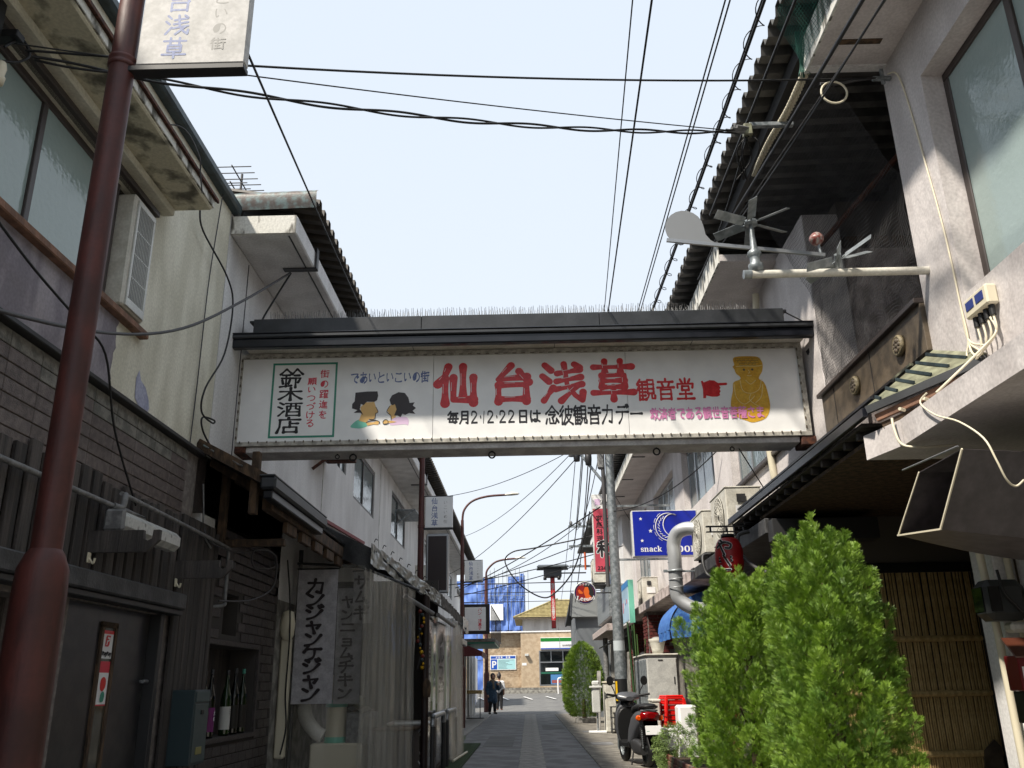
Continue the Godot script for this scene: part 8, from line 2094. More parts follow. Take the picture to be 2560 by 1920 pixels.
# one flat feathery spray of scale leaves: list of triangles (x sideways, y along)
func spray_shape(pairs: int, fine = true) -> PackedVector2Array:
	var t = PackedVector2Array()
	var blade = func(a: Vector2, b: Vector2, w: float):   # a kite, wound clockwise
		var s = (b - a).orthogonal().normalized() * w
		var m = a.lerp(b, 0.5)
		for q in [[a, m + s, m - s], [m - s, m + s, b]]:
			if (q[1] - q[0]).cross(q[2] - q[0]) > 0: t.append_array([q[0], q[2], q[1]])
			else: t.append_array([q[0], q[1], q[2]])
	blade.call(Vector2(0, 0), Vector2(0, 1), 0.028)
	for k in pairs:
		var y = 0.12 + 0.72 * k / pairs
		var l = 0.42 * sin(PI * (0.25 + 0.65 * (1.0 - float(k) / pairs))) + 0.06
		for s in [-1, 1]:
			var e = Vector2(s * l * 0.75, y + l * 0.85)
			blade.call(Vector2(0, y), e, 0.034)
			if l > 0.25 and fine:
				blade.call(Vector2(0, y).lerp(e, 0.45), Vector2(0, y).lerp(e, 0.45) + Vector2(s * l * 0.06, l * 0.5), 0.03)
				blade.call(Vector2(0, y).lerp(e, 0.5), Vector2(0, y).lerp(e, 0.5) + Vector2(s * l * 0.42, l * 0.16), 0.03)
	return t

func foliage(at: Vector3, prof: Array, count: int, size: float, pairs: int, c0: Color, c1: Color, sd: int, lobes: Array, up: float, rag = 1.0) -> MB:
	var mb := MB.new()
	var sh = spray_shape(pairs)
	var r := RandomNumberGenerator.new()
	r.seed = sd
	var nz = noise(1.0, 3, FastNoiseLite.TYPE_SIMPLEX_SMOOTH, sd)
	var nc = noise(2.2, 2, FastNoiseLite.TYPE_SIMPLEX_SMOOTH, sd + 3)
	var top: float = prof[-1][0]
	var made = 0
	while made < count:
		var y = r.randf() * top
		var a = r.randf() * TAU
		var R = prof_at(prof, y)
		var c = at
		if lobes.size() and r.randf() < 0.06 * lobes.size():
			var lb = lobes[r.randi() % lobes.size()]
			c = lb[0]
			y = r.randf_range(-1, 1) * lb[1]
			R = sqrt(maxf(0.0, lb[1] * lb[1] - y * y))
		elif r.randf() > R / 0.6 + 0.12: continue
		var dir = V(cos(a), 0, sin(a))
		# vertical flame-like lobes break the outline
		var lump = 1.0 + rag * (0.42 * nz.get_noise_3d(dir.x * 3.4, y * 0.9, dir.z * 3.4) + 0.20 * nz.get_noise_3d(dir.x * 7.0, y * 2.6, dir.z * 7.0))
		var deep = pow(r.randf(), 1.6)
		var p = c + dir * R * lump * (1.0 - 0.42 * deep) + V(0, y, 0)
		var s = size * r.randf_range(0.65, 1.25)
		var out = (dir * (1.0 - up) + V(0, up, 0) + V(r.randf_range(-0.35, 0.35), r.randf_range(-0.15, 0.25), r.randf_range(-0.35, 0.35))).normalized()
		var side = out.cross(dir.rotated(V(0, 1, 0), r.randf_range(-1.2, 1.2))).normalized()
		if side.length() < 0.1: side = out.cross(V(1, 0, 0)).normalized()
		var nn = side.cross(out).normalized()
		var mix = clampf(0.5 + 0.9 * nc.get_noise_3dv(p * 1.6) + r.randf_range(-0.25, 0.25), 0.0, 1.0)
		var col = c0.lerp(c1, mix)
		var bend = r.randf_range(0.05, 0.3)
		p -= out * s * 0.4
		for q in sh:
			mb.v.append(p + side * q.x * s + out * q.y * s + nn * (bend * s * (absf(q.x) - q.y * q.y * 0.5)))
			mb.n.append(nn)
			mb.col.append(col)
		made += 1
	return mb

# a conifer crown of many upright plumes, each clothed with sprays, dark gaps between them
func plumes(at: Vector3, prof: Array, n: int, count: int, size: float, c0: Color, c1: Color, sd: int, extra: Array) -> MB:
	var mb := MB.new()
	var sh = spray_shape(5, false)
	var r := RandomNumberGenerator.new()
	r.seed = sd
	var top: float = prof[-1][0]
	var pl := []
	for k in n:
		var h = top * (0.10 + 0.86 * pow((k + 0.5) / n, 0.9))
		var a = k * 2.39996 + r.randf_range(-0.3, 0.3)
		var dir = V(cos(a), 0, sin(a))
		var R = prof_at(prof, h) * r.randf_range(0.88, 1.12)
		var tip = at + dir * R + V(0, h + r.randf_range(-0.02, 0.08), 0)
		var base = at + dir * R * 0.35 + V(0, maxf(0.0, h - r.randf_range(0.38, 0.58)), 0)
		pl.append([base, tip, r.randf_range(0.10, 0.16) * (0.6 + 0.5 * minf(1.0, R / 0.4)), r.randf()])
	for e in extra: pl.append(e)
	var nc = noise(2.2, 2, FastNoiseLite.TYPE_SIMPLEX_SMOOTH, sd + 3)
	for i in count:
		var q = pl[r.randi() % pl.size()]
		var ax = (q[1] - q[0]).normalized()
		var t = pow(r.randf(), 0.75)
		var px = ax.cross(V(0.3, 0.1, 1.0)).normalized()
		var py = ax.cross(px)
		var ph = r.randf() * TAU
		var perp = px * cos(ph) + py * sin(ph)
		var p: Vector3 = q[0].lerp(q[1], t) + perp * q[2] * sin(PI * (0.22 + 0.74 * t)) * r.randf_range(0.6, 1.05)
		var s = size * r.randf_range(0.65, 1.3)
		var out = (ax * 0.65 + perp * 0.55 + V(r.randf_range(-0.3, 0.3), r.randf_range(-0.1, 0.3), r.randf_range(-0.3, 0.3))).normalized()
		var side = out.cross(perp.rotated(ax, r.randf_range(-1.1, 1.1))).normalized()
		if side.length() < 0.1: side = out.cross(V(1, 0, 0)).normalized()
		var nn = side.cross(out).normalized()
		var mix = clampf(0.35 + 0.4 * q[3] + 0.6 * nc.get_noise_3dv(p * 1.6) + r.randf_range(-0.25, 0.25), 0.0, 1.0)
		var col = c0.lerp(c1, mix)
		var bend = r.randf_range(0.05, 0.3)
		p -= out * s * 0.4
		for w in sh:
			mb.v.append(p + side * w.x * s + out * w.y * s + nn * (bend * s * (absf(w.x) - w.y * w.y * 0.5)))
			mb.n.append(nn)
			mb.col.append(col)
	return mb

func leaf_mat() -> StandardMaterial3D:
	var m = mat(Color.WHITE, 0.55)
	m.vertex_color_use_as_albedo = true
	m.backlight_enabled = true
	m.backlight = Color(0.55, 0.6, 0.3)
	return m

func build_plants() -> void:
	var lm = leaf_mat()
	var light = Color(0.24, 0.37, 0.045)
	var dark = Color(0.085, 0.175, 0.025)
	var c1 = V(2.29, 0.25, -7.0)
	var a = thing("conifer", "taller pointed bright green conifer in front of the bamboo screen", "conifer", c1, "conifers in the brick planter")
	part(a, "trunk", MB.new().tube([c1, c1 + V(0.02, 1.0, 0), c1 + V(0, 1.9, 0)], [0.05, 0.035, 0.012], 8), M.bark)
	for k in 8: part(a, "limb", MB.new().tube([c1 + V(0, 0.2 + k * 0.18, 0), c1 + V(cos(k * 2.4) * 0.3, 0.5 + k * 0.18, sin(k * 2.4) * 0.3)], [0.016, 0.006], 5), M.bark)
	part(a, "crown", plumes(c1, [[0.0, 0.46], [0.4, 0.52], [0.95, 0.50], [1.35, 0.46], [1.7, 0.38], [1.95, 0.25], [2.14, 0.06]], 92, 34000, 0.05, dark, light, 5, [[c1 + V(0.3, 0.0, 0.2), c1 + V(0.46, 0.40, 0.28), 0.15, 0.6], [c1, c1 + V(0.0, 2.16, 0), 0.15, 0.7], [c1 + V(-0.03, 1.3, 0.05), c1 + V(-0.10, 2.02, 0.05), 0.11, 0.8]]), lm)
	var c2 = V(2.08, 0.25, -8.75)
	var b = thing("conifer", "rounder bright green conifer left of the taller pointed one", "conifer", c2, "conifers in the brick planter")
	part(b, "trunk", MB.new().tube([c2, c2 + V(0.02, 1.0, 0), c2 + V(0, 1.8, 0)], [0.05, 0.035, 0.012], 8), M.bark)
	for k in 8: part(b, "limb", MB.new().tube([c2 + V(0, 0.2 + k * 0.17, 0), c2 + V(cos(k * 2.1) * 0.35, 0.5 + k * 0.17, sin(k * 2.1) * 0.35)], [0.016, 0.006], 5), M.bark)
	part(b, "crown", plumes(c2, [[0.0, 0.50], [0.5, 0.55], [1.0, 0.54], [1.45, 0.46], [1.75, 0.37], [1.92, 0.25], [2.02, 0.06]], 92, 34000, 0.05, dark, light, 8, [[c2 + V(-0.46, 1.05, 0.05), c2 + V(-0.64, 1.48, 0.0), 0.14, 0.2], [c2, c2 + V(0.0, 1.96, 0), 0.15, 0.6]]), lm)
	var t0 = V(1.66, 0.2, -28.4)
	var t = thing("topiary_tree", "clipped beehive-shaped evergreen at the right of the alley end", "tree", t0)
	part(t, "trunk", MB.new().tube([t0 + V(0, -0.05, 0), t0 + V(0, 0.5, 0)], [0.07, 0.05], 8), M.bark)
	part(t, "crown", foliage(t0, [[0.0, 0.34], [0.2, 0.56], [0.7, 0.66], [1.2, 0.62], [1.7, 0.47], [2.0, 0.30], [2.18, 0.05]], 9500, 0.10, 3, Color(0.08, 0.15, 0.02), Color(0.19, 0.29, 0.035), 12, [], 0.25, 0.35), lm)
	part(t, "stone_kerb", bx(1.40, 2.0, 0.02, 0.16, -28.1, -28.7, 0.02), M.drain)
	# brick planter
	var pl = thing("brick_planter", "low weathered brick planter along the pavement", "planter", V(2.2, 0, -9.5))
	var core = part(pl, "soil_core", bx(1.78, 3.0, 0.0, 0.24, -6.0, -12.15), M.bark)
	var bm = bx(-0.04, 0.0, 0, 0.062, -0.2, 0, 0.006).mesh()
	var be = bx(0, 0.2, 0, 0.062, 0, 0.04, 0.006).mesh()
	for row in 4:
		var z = -6.0 - (0.1 if row % 2 else 0.0)
		var i = 0
		while z > -12.0:
			var o = part(core, "brick", bm, [M.paintwood, M.brick[1], M.bronze][(i + row) % 3])
			o.position = V(1.779, 0.005 + row * 0.07, z)
			z -= 0.21
			i += 1
	# leafy weed at the planter's far end
	var w0 = V(1.86, 0.02, -12.2)
	var w = thing("leafy_shrub", "small light green leafy shrub at the planter's far end", "shrub", w0)
	part(w, "stem", MB.new().tube([w0, w0 + V(0.03, 0.3, 0)], [0.012, 0.006], 5), M.bark)
	part(w, "crown", foliage(w0, [[0.0, 0.16], [0.2, 0.26], [0.45, 0.24], [0.62, 0.06]], 900, 0.085, 2, Color(0.11, 0.18, 0.05), Color(0.24, 0.33, 0.10), 17, [], 0.35), lm)
	var g0 = V(-1.5, 0.02, -19.6)
	var gw = thing("weed_tuft", "small weed tuft at the foot of the stall", "weed", g0)
	part(gw, "leaves", foliage(g0, [[0.0, 0.12], [0.12, 0.13], [0.2, 0.02]], 160, 0.07, 2, Color(0.10, 0.18, 0.04), Color(0.2, 0.3, 0.08), 19, [], 0.6), lm)

# ---- scooter ---------------------------------------------------------------------------------------
func loft(secs: Array, segs := 20) -> MB:   # sections [centre, half width, half height, squareness] across z
	var mb := MB.new()
	var rings := []
	for s in secs:
		var ring := []
		for k in segs:
			var a = TAU * k / segs
			var e: float = 2.0 / s[3]
			var ca = cos(a)
			var sa = sin(a)
			ring.append(s[0] + V(signf(ca) * pow(absf(ca), e) * s[1], signf(sa) * pow(absf(sa), e) * s[2], 0))
		rings.append(ring)
	var nr := []
	for i in rings.size():
		var row := []
		for k in segs:
			var du: Vector3 = rings[i][(k + 1) % segs] - rings[i][(k - 1 + segs) % segs]
			var dv: Vector3 = rings[mini(i + 1, rings.size() - 1)][k] - rings[maxi(i - 1, 0)][k]
			var q = dv.cross(du).normalized()
			if q.dot(rings[i][k] - secs[i][0]) < 0: q = -q
			row.append(q)
		nr.append(row)
	for i in rings.size() - 1:
		for k in segs:
			var j = (k + 1) % segs
			mb.t3(rings[i][k], rings[i + 1][k], rings[i + 1][j], nr[i][k], nr[i + 1][k], nr[i + 1][j])
			mb.t3(rings[i][k], rings[i + 1][j], rings[i][j], nr[i][k], nr[i + 1][j], nr[i][j])
	for k in range(1, segs - 1):
		mb.tri(rings[0][0], rings[0][k], rings[0][k + 1])
		mb.tri(rings[-1][0], rings[-1][k + 1], rings[-1][k])
	return mb

func build_scooter() -> void:
	var s = thing("motor_scooter", "dark grey motor scooter parked with its red tail light towards us", "scooter", Vector3.ZERO)
	OFF[s] = Vector3.ZERO
	var grey = mat(Color(0.27, 0.275, 0.29), 0.3)
	grey.clearcoat_enabled = true
	grey.clearcoat = 0.7
	var blk = mat(Color(0.045, 0.045, 0.05), 0.5)
	var seatm = mat(Color(0.06, 0.06, 0.065), 0.65)
	var ax = Basis(V(0, 0, 1), PI / 2)
	for q in [[V(0, 0.215, 0), "rear_wheel"], [V(0, 0.215, -1.2), "front_wheel"]]:
		var t = part(s, q[1], MB.new().lathe([[0.13, -0.045], [0.17, -0.052], [0.20, -0.042], [0.215, -0.015], [0.215, 0.015], [0.20, 0.042], [0.17, 0.052], [0.13, 0.045]], q[0], 28, ax), blk)
		part(t, "rim", MB.new().lathe([[0.132, -0.04], [0.12, -0.03], [0.12, 0.03], [0.132, 0.04]], q[0], 28, ax).lathe([[0.0, -0.04], [0.04, -0.038], [0.045, 0.0], [0.04, 0.038], [0.0, 0.04]], q[0], 12, ax), M.galv)
		for k in 5:
			var a = TAU * k / 5
			part(t, "spoke", MB.new().bar(q[0] + V(0, sin(a) * 0.03, cos(a) * 0.03), q[0] + V(0, sin(a) * 0.125, cos(a) * 0.125), 0.02, 0.022), M.galv)
	# tail body, floor, leg shield
	part(s, "tail_body", loft([[V(0, 0.70, 0.20), 0.07, 0.05, 2.6], [V(0, 0.67, 0.14), 0.13, 0.10, 2.8], [V(0, 0.64, 0.02), 0.155, 0.13, 2.8], [V(0, 0.58, -0.15), 0.16, 0.17, 3.0], [V(0, 0.50, -0.32), 0.155, 0.20, 3.0], [V(0, 0.40, -0.45), 0.15, 0.17, 3.2], [V(0, 0.30, -0.55), 0.14, 0.07, 3.2]]), grey)
	part(s, "floor", loft([[V(0, 0.28, -0.45), 0.16, 0.05, 4.0], [V(0, 0.27, -0.7), 0.17, 0.045, 4.0], [V(0, 0.28, -0.92), 0.16, 0.05, 4.0]]), blk)
	part(s, "leg_shield", loft([[V(0, 0.53, -0.90), 0.20, 0.29, 2.6], [V(0, 0.56, -0.96), 0.205, 0.32, 2.6], [V(0, 0.58, -1.02), 0.17, 0.30, 2.4], [V(0, 0.60, -1.08), 0.09, 0.22, 2.2]]), grey)
	part(s, "inner_panel", loft([[V(0, 0.52, -0.885), 0.17, 0.25, 2.8], [V(0, 0.52, -0.90), 0.18, 0.26, 2.8]]), blk)
	part(s, "front_fender", loft([[V(0, 0.36, -0.98), 0.05, 0.02, 2.2], [V(0, 0.44, -1.1), 0.075, 0.05, 2.2], [V(0, 0.45, -1.22), 0.075, 0.05, 2.2], [V(0, 0.38, -1.38), 0.05, 0.03, 2.2]]), grey)
	part(s, "fork", MB.new().tube([V(-0.07, 0.215, -1.2), V(-0.06, 0.55, -1.08)], 0.02, 8).tube([V(0.07, 0.215, -1.2), V(0.06, 0.55, -1.08)], 0.02, 8), blk)
	part(s, "steering_column", MB.new().tube([V(0, 0.55, -1.03), V(0, 0.86, -0.92)], 0.045, 10), blk)
	part(s, "seat", loft([[V(0, 0.80, 0.16), 0.08, 0.02, 2.6], [V(0, 0.805, 0.08), 0.13, 0.045, 2.8], [V(0, 0.79, -0.12), 0.145, 0.05, 2.8], [V(0, 0.76, -0.30), 0.13, 0.05, 2.8], [V(0, 0.74, -0.42), 0.10, 0.05, 2.6], [V(0, 0.72, -0.48), 0.05, 0.03, 2.4]]), seatm)
	part(s, "grab_rail", MB.new().tube(curve([V(-0.11, 0.77, 0.02), V(-0.125, 0.80, 0.14), V(-0.06, 0.81, 0.24), V(0.06, 0.81, 0.24), V(0.125, 0.80, 0.14), V(0.11, 0.77, 0.02)], 5), 0.014, 8), blk)
	var red = mat(Color(0.45, 0.01, 0.02), 0.1)
	part(s, "tail_light", loft([[V(0, 0.685, 0.245), 0.06, 0.035, 2.4], [V(0, 0.68, 0.225), 0.12, 0.06, 2.6], [V(0, 0.675, 0.17), 0.145, 0.075, 2.8]]), red)
	part(s, "light_trim", loft([[V(0, 0.75, 0.21), 0.11, 0.012, 2.6], [V(0, 0.755, 0.15), 0.135, 0.014, 2.8]]), M.alu)
	var amber = mat(Color(0.80, 0.30, 0.02), 0.15)
	for k in [-1, 1]:
		part(s, "turn_signal", loft([[V(k * 0.165, 0.655, 0.19), 0.025, 0.025, 2.2], [V(k * 0.16, 0.655, 0.165), 0.045, 0.04, 2.2], [V(k * 0.15, 0.65, 0.11), 0.03, 0.035, 2.2]]), amber)
	part(s, "rear_fender", loft([[V(0, 0.60, 0.18), 0.11, 0.03, 3.0], [V(0, 0.50, 0.26), 0.09, 0.06, 3.0], [V(0, 0.36, 0.33), 0.085, 0.06, 3.0], [V(0, 0.25, 0.35), 0.06, 0.02, 2.6]]), grey)
	var pt = part(s, "number_plate", MB.new().box(V(-0.115, 0.44, 0.31), V(0.115, 0.56, 0.316), 0.002, Basis(V(1, 0, 0), -0.2)), M.purewhite)
	latin(pt, "digits", "41-68", V(0.02, 0.482, 0.318), Basis(V(1, 0, 0), -0.2), 0.095, mat(Color(0.03, 0.12, 0.08), 0.5), "Droid Sans", true)
	part(pt, "sticker", MB.new().box(V(-0.10, 0.45, 0.3185), V(-0.06, 0.49, 0.3195)), M.greenline)
	part(s, "engine", loft([[V(-0.10, 0.24, 0.12), 0.05, 0.07, 2.6], [V(-0.11, 0.26, 0.0), 0.075, 0.10, 2.8], [V(-0.11, 0.27, -0.2), 0.07, 0.10, 2.8], [V(-0.1, 0.28, -0.35), 0.05, 0.07, 2.6]]), M.charcoal)
	part(s, "muffler", MB.new().tube([V(0.14, 0.26, 0.25), V(0.14, 0.25, -0.15), V(0.1, 0.24, -0.3)], [0.055, 0.055, 0.03], 12), blk)
	var spr := []
	for k in 90: spr.append(V(-0.11 + cos(k * 0.7) * 0.024, 0.30 + k * 0.0027, 0.14 - k * 0.0006 + sin(k * 0.7) * 0.024))
	part(s, "shock_spring", MB.new().tube(spr, 0.006, 5), blk)
	part(s, "shock", MB.new().tube([V(-0.11, 0.26, 0.13), V(-0.10, 0.56, 0.08)], 0.012, 6), M.galv)
	for k in [-1, 1]: part(s, "stand_leg", MB.new().tube([V(k * 0.12, 0.24, -0.3), V(k * 0.18, 0.02, -0.25)], 0.012, 6), blk)
	part(s, "handlebar_cover", loft([[V(0, 0.90, -0.80), 0.06, 0.03, 2.4], [V(0, 0.92, -0.86), 0.17, 0.055, 2.4], [V(0, 0.93, -0.93), 0.19, 0.07, 2.4], [V(0, 0.91, -1.02), 0.12, 0.06, 2.4], [V(0, 0.89, -1.07), 0.05, 0.03, 2.4]]), grey)
	for k in [-1, 1]:
		part(s, "grip", MB.new().tube([V(k * 0.17, 0.94, -0.90), V(k * 0.34, 0.965, -0.86)], 0.018, 10), blk)
		part(s, "brake_lever", MB.new().tube([V(k * 0.2, 0.93, -0.95), V(k * 0.33, 0.92, -0.94)], 0.008, 6), M.charcoal)
		var m = part(s, "mirror_stem", MB.new().tube(curve([V(k * 0.19, 0.95, -0.92), V(k * 0.21, 1.02, -0.92), V(k * 0.25, 1.09, -0.90)], 4), 0.008, 6), blk)
		part(m, "mirror", loft([[V(k * 0.27, 1.16, -0.885), 0.05, 0.065, 2.2], [V(k * 0.27, 1.16, -0.90), 0.055, 0.07, 2.2], [V(k * 0.27, 1.155, -0.93), 0.025, 0.035, 2.2]]), blk)
	s.position = V(1.66, 0.022, -13.35)
	s.rotation.y = 0.17
	# lean on the stand is slight

# ---- people: one continuous surface from joints and radii (surface nets) ------------------------
func body_mesh(bones: Array, cell: float, k := 0.035) -> MB:
	var lo = V(1e9, 1e9, 1e9)
	var hi = -lo
	for b in bones:
		for p in [b[0], b[1]]:
			var r: float = maxf(b[2], b[3]) + cell * 2.0
			lo = lo.min(p - V(r, r, r))
			hi = hi.max(p + V(r, r, r))
	var n = Vector3i(((hi - lo) / cell).ceil()) + Vector3i.ONE
	var d = PackedFloat32Array()
	d.resize(n.x * n.y * n.z)
	d.fill(1.0)
	for b in bones:
		var a: Vector3 = b[0]
		var e: Vector3 = b[1]
		var rm: float = maxf(b[2], b[3]) + k + cell * 2.0
		var i0 = Vector3i(((a.min(e) - V(rm, rm, rm) - lo) / cell).floor()).clamp(Vector3i.ZERO, n - Vector3i.ONE)
		var i1 = Vector3i(((a.max(e) + V(rm, rm, rm) - lo) / cell).ceil()).clamp(Vector3i.ZERO, n - Vector3i.ONE)
		var ab = e - a
		var l2 = maxf(ab.length_squared(), 1e-8)
		for z in range(i0.z, i1.z + 1):
			for y in range(i0.y, i1.y + 1):
				for x in range(i0.x, i1.x + 1):
					var p = lo + V(x, y, z) * cell
					var t = clampf((p - a).dot(ab) / l2, 0.0, 1.0)
					var q = p.distance_to(a + ab * t) - lerpf(b[2], b[3], t)
					var id = (z * n.y + y) * n.x + x
					var o = d[id]
					var h = maxf(k - absf(o - q), 0.0) / k
					d[id] = minf(o, q) - h * h * k * 0.25
	var verts := {}
	var mb := MB.new()
	var at = func(x: int, y: int, z: int) -> float: return d[(z * n.y + y) * n.x + x]
	var grad = func(p: Vector3) -> Vector3:
		var g = (p - lo) / cell
		var i = Vector3i(g.round()).clamp(Vector3i.ONE, n - Vector3i(2, 2, 2))
		return V(at.call(i.x + 1, i.y, i.z) - at.call(i.x - 1, i.y, i.z), at.call(i.x, i.y + 1, i.z) - at.call(i.x, i.y - 1, i.z), at.call(i.x, i.y, i.z + 1) - at.call(i.x, i.y, i.z - 1)).normalized()
	for z in n.z - 1:
		for y in n.y - 1:
			for x in n.x - 1:
				var base = (z * n.y + y) * n.x + x
				var inside = 0
				var c = PackedFloat32Array()
				for q in 8:
					var v = d[base + (q & 1) + ((q >> 1) & 1) * n.x + (q >> 2) * n.x * n.y]
					c.append(v)
					if v < 0.0: inside += 1
				if inside == 0 or inside == 8: continue
				var sum = Vector3.ZERO
				var m = 0
				for q in 8:
					for ax in 3:
						if q & (1 << ax): continue
						var w = q | (1 << ax)
						if (c[q] < 0.0) != (c[w] < 0.0):
							var t = c[q] / (c[q] - c[w])
							var p = V(q & 1, (q >> 1) & 1, q >> 2)
							p[ax] += t
							sum += p
							m += 1
				verts[base] = lo + (V(x, y, z) + sum / m) * cell
	for z in range(1, n.z - 1):
		for y in range(1, n.y - 1):
			for x in range(1, n.x - 1):
				var base = (z * n.y + y) * n.x + x
				var st := [1, n.x, n.x * n.y]
				for ax in 3:
					var s0 = d[base] < 0.0
					if s0 == (d[base + st[ax]] < 0.0): continue
					var u: int = st[(ax + 1) % 3]
					var w: int = st[(ax + 2) % 3]
					var ids := [base, base - u, base - u - w, base - w]
					if not (verts.has(ids[0]) and verts.has(ids[1]) and verts.has(ids[2]) and verts.has(ids[3])): continue
					if not s0: ids.reverse()
					var p = ids.map(func(i): return verts[i])
					var g = p.map(func(i): return grad.call(i))
					mb.t3(p[0], p[1], p[2], g[0], g[1], g[2])
					mb.t3(p[0], p[2], p[3], g[0], g[2], g[3])
	return mb

func build_people() -> void:
	var skin = mat(Color(0.62, 0.46, 0.38), 0.6)
	var hair = mat(Color(0.05, 0.04, 0.04), 0.6)
	# woman in the long blue coat: walking, one hand raised to the chest; local feet at y 0, facing +z
	var p = thing("person", "person in a long blue coat and dark trousers walking at the alley end", "person", Vector3.ZERO)
	OFF[p] = Vector3.ZERO
	var hd = V(0.02, 1.46, 0.03)
	var bones := [
		[hd + V(0, 0.03, -0.01), hd + V(0, -0.04, 0.02), 0.088, 0.068], [V(0.01, 1.25, 0.0), V(0.02, 1.38, 0.01), 0.05, 0.045],
		[V(0, 0.86, 0), V(0, 1.18, 0), 0.125, 0.12], [V(-0.15, 1.22, 0), V(0.15, 1.22, 0), 0.06, 0.06],
		[V(-0.16, 1.21, 0), V(-0.23, 0.96, -0.02), 0.055, 0.043], [V(-0.23, 0.96, -0.02), V(-0.21, 0.74, 0.06), 0.042, 0.03],
		[V(0.16, 1.21, 0), V(0.25, 0.98, 0.03), 0.055, 0.043], [V(0.25, 0.98, 0.03), V(0.20, 1.14, 0.16), 0.042, 0.032],
		[V(-0.08, 0.82, 0), V(-0.10, 0.45, 0.06), 0.085, 0.06], [V(-0.10, 0.45, 0.06), V(-0.12, 0.09, 0.0), 0.058, 0.042], [V(-0.12, 0.05, 0.0), V(-0.14, 0.035, 0.15), 0.042, 0.032],
		[V(0.08, 0.82, 0), V(0.10, 0.45, -0.02), 0.085, 0.06], [V(0.10, 0.45, -0.02), V(0.14, 0.10, -0.14), 0.058, 0.042], [V(0.14, 0.06, -0.14), V(0.17, 0.035, 0.0), 0.042, 0.032],
		[hd + V(0, -0.01, 0.075), hd + V(0, -0.03, 0.09), 0.012, 0.014],
	]
	for k in 5:   # fingers of the raised and the hanging hand
		bones.append([V(0.19, 1.15, 0.17), V(0.165 - 0.012 * k, 1.20 - 0.012 * k, 0.20), 0.014, 0.009])
		bones.append([V(-0.21, 0.73, 0.065), V(-0.215 + 0.012 * k, 0.655 + 0.01 * absf(k - 2.0), 0.08), 0.014, 0.009])
	part(p, "body", body_mesh(bones, 0.02), skin)
	part(p, "trousers", body_mesh([[V(-0.08, 0.80, 0), V(-0.10, 0.45, 0.06), 0.098, 0.075], [V(-0.10, 0.45, 0.06), V(-0.12, 0.13, 0.0), 0.075, 0.065], [V(0.08, 0.80, 0), V(0.10, 0.45, -0.02), 0.098, 0.075], [V(0.10, 0.45, -0.02), V(0.14, 0.14, -0.13), 0.075, 0.065]], 0.022), mat(Color(0.05, 0.05, 0.065), 0.8))
	part(p, "coat", body_mesh([[V(0, 0.62, 0), V(0, 1.12, 0), 0.185, 0.15], [V(-0.08, 0.52, 0.01), V(-0.06, 0.9, 0), 0.125, 0.12], [V(0.08, 0.52, 0.01), V(0.06, 0.9, 0), 0.125, 0.12], [V(-0.15, 1.215, 0), V(0.15, 1.215, 0), 0.078, 0.078], [V(-0.165, 1.2, 0), V(-0.235, 0.96, -0.02), 0.075, 0.062], [V(-0.235, 0.96, -0.02), V(-0.21, 0.78, 0.05), 0.062, 0.052], [V(0.165, 1.2, 0), V(0.255, 0.98, 0.03), 0.075, 0.062], [V(0.255, 0.98, 0.03), V(0.21, 1.10, 0.13), 0.062, 0.052]], 0.022), rough_mat(Color(0.15, 0.23, 0.31), Color(0.22, 0.31, 0.39), 0.3, 0.9, 0.0, 99))
	part(p, "scarf", body_mesh([[V(-0.05, 1.30, 0.03), V(0.05, 1.30, 0.03), 0.06, 0.06], [V(0.0, 1.26, 0.1), V(0.01, 1.0, 0.14), 0.045, 0.05]], 0.02), mat(Color(0.40, 0.35, 0.30), 0.9))
	part(p, "hair", body_mesh([[hd + V(0, 0.045, -0.03), hd + V(0, 0.0, -0.045), 0.10, 0.095], [hd + V(-0.07, 0.02, 0.0), hd + V(-0.075, -0.07, -0.01), 0.035, 0.03], [hd + V(0.07, 0.02, 0.0), hd + V(0.075, -0.07, -0.01), 0.035, 0.03]], 0.018), hair)
	part(p, "eyes", MB.new().box(hd + V(-0.045, -0.012, 0.07), hd + V(-0.018, 0.002, 0.08)).box(hd + V(0.018, -0.012, 0.07), hd + V(0.045, 0.002, 0.08)), hair)
	part(p, "mouth", MB.new().box(hd + V(-0.02, -0.068, 0.075), hd + V(0.02, -0.058, 0.086)), mat(Color(0.45, 0.2, 0.2), 0.6))
	part(p, "shoes", body_mesh([[V(-0.12, 0.05, -0.03), V(-0.145, 0.04, 0.15), 0.05, 0.038], [V(0.14, 0.06, -0.17), V(0.17, 0.04, 0.01), 0.05, 0.038]], 0.018), M.black)
	p.position = V(-1.52, 0.02, -38.0)
	p.rotation.y = 0.35
	# second person behind, seen from the back with hair in a bun
	var q = thing("person", "person with hair in a bun and a white top, behind the one in blue", "person", Vector3.ZERO)
	OFF[q] = Vector3.ZERO
	var h2 = V(0, 1.47, 0)
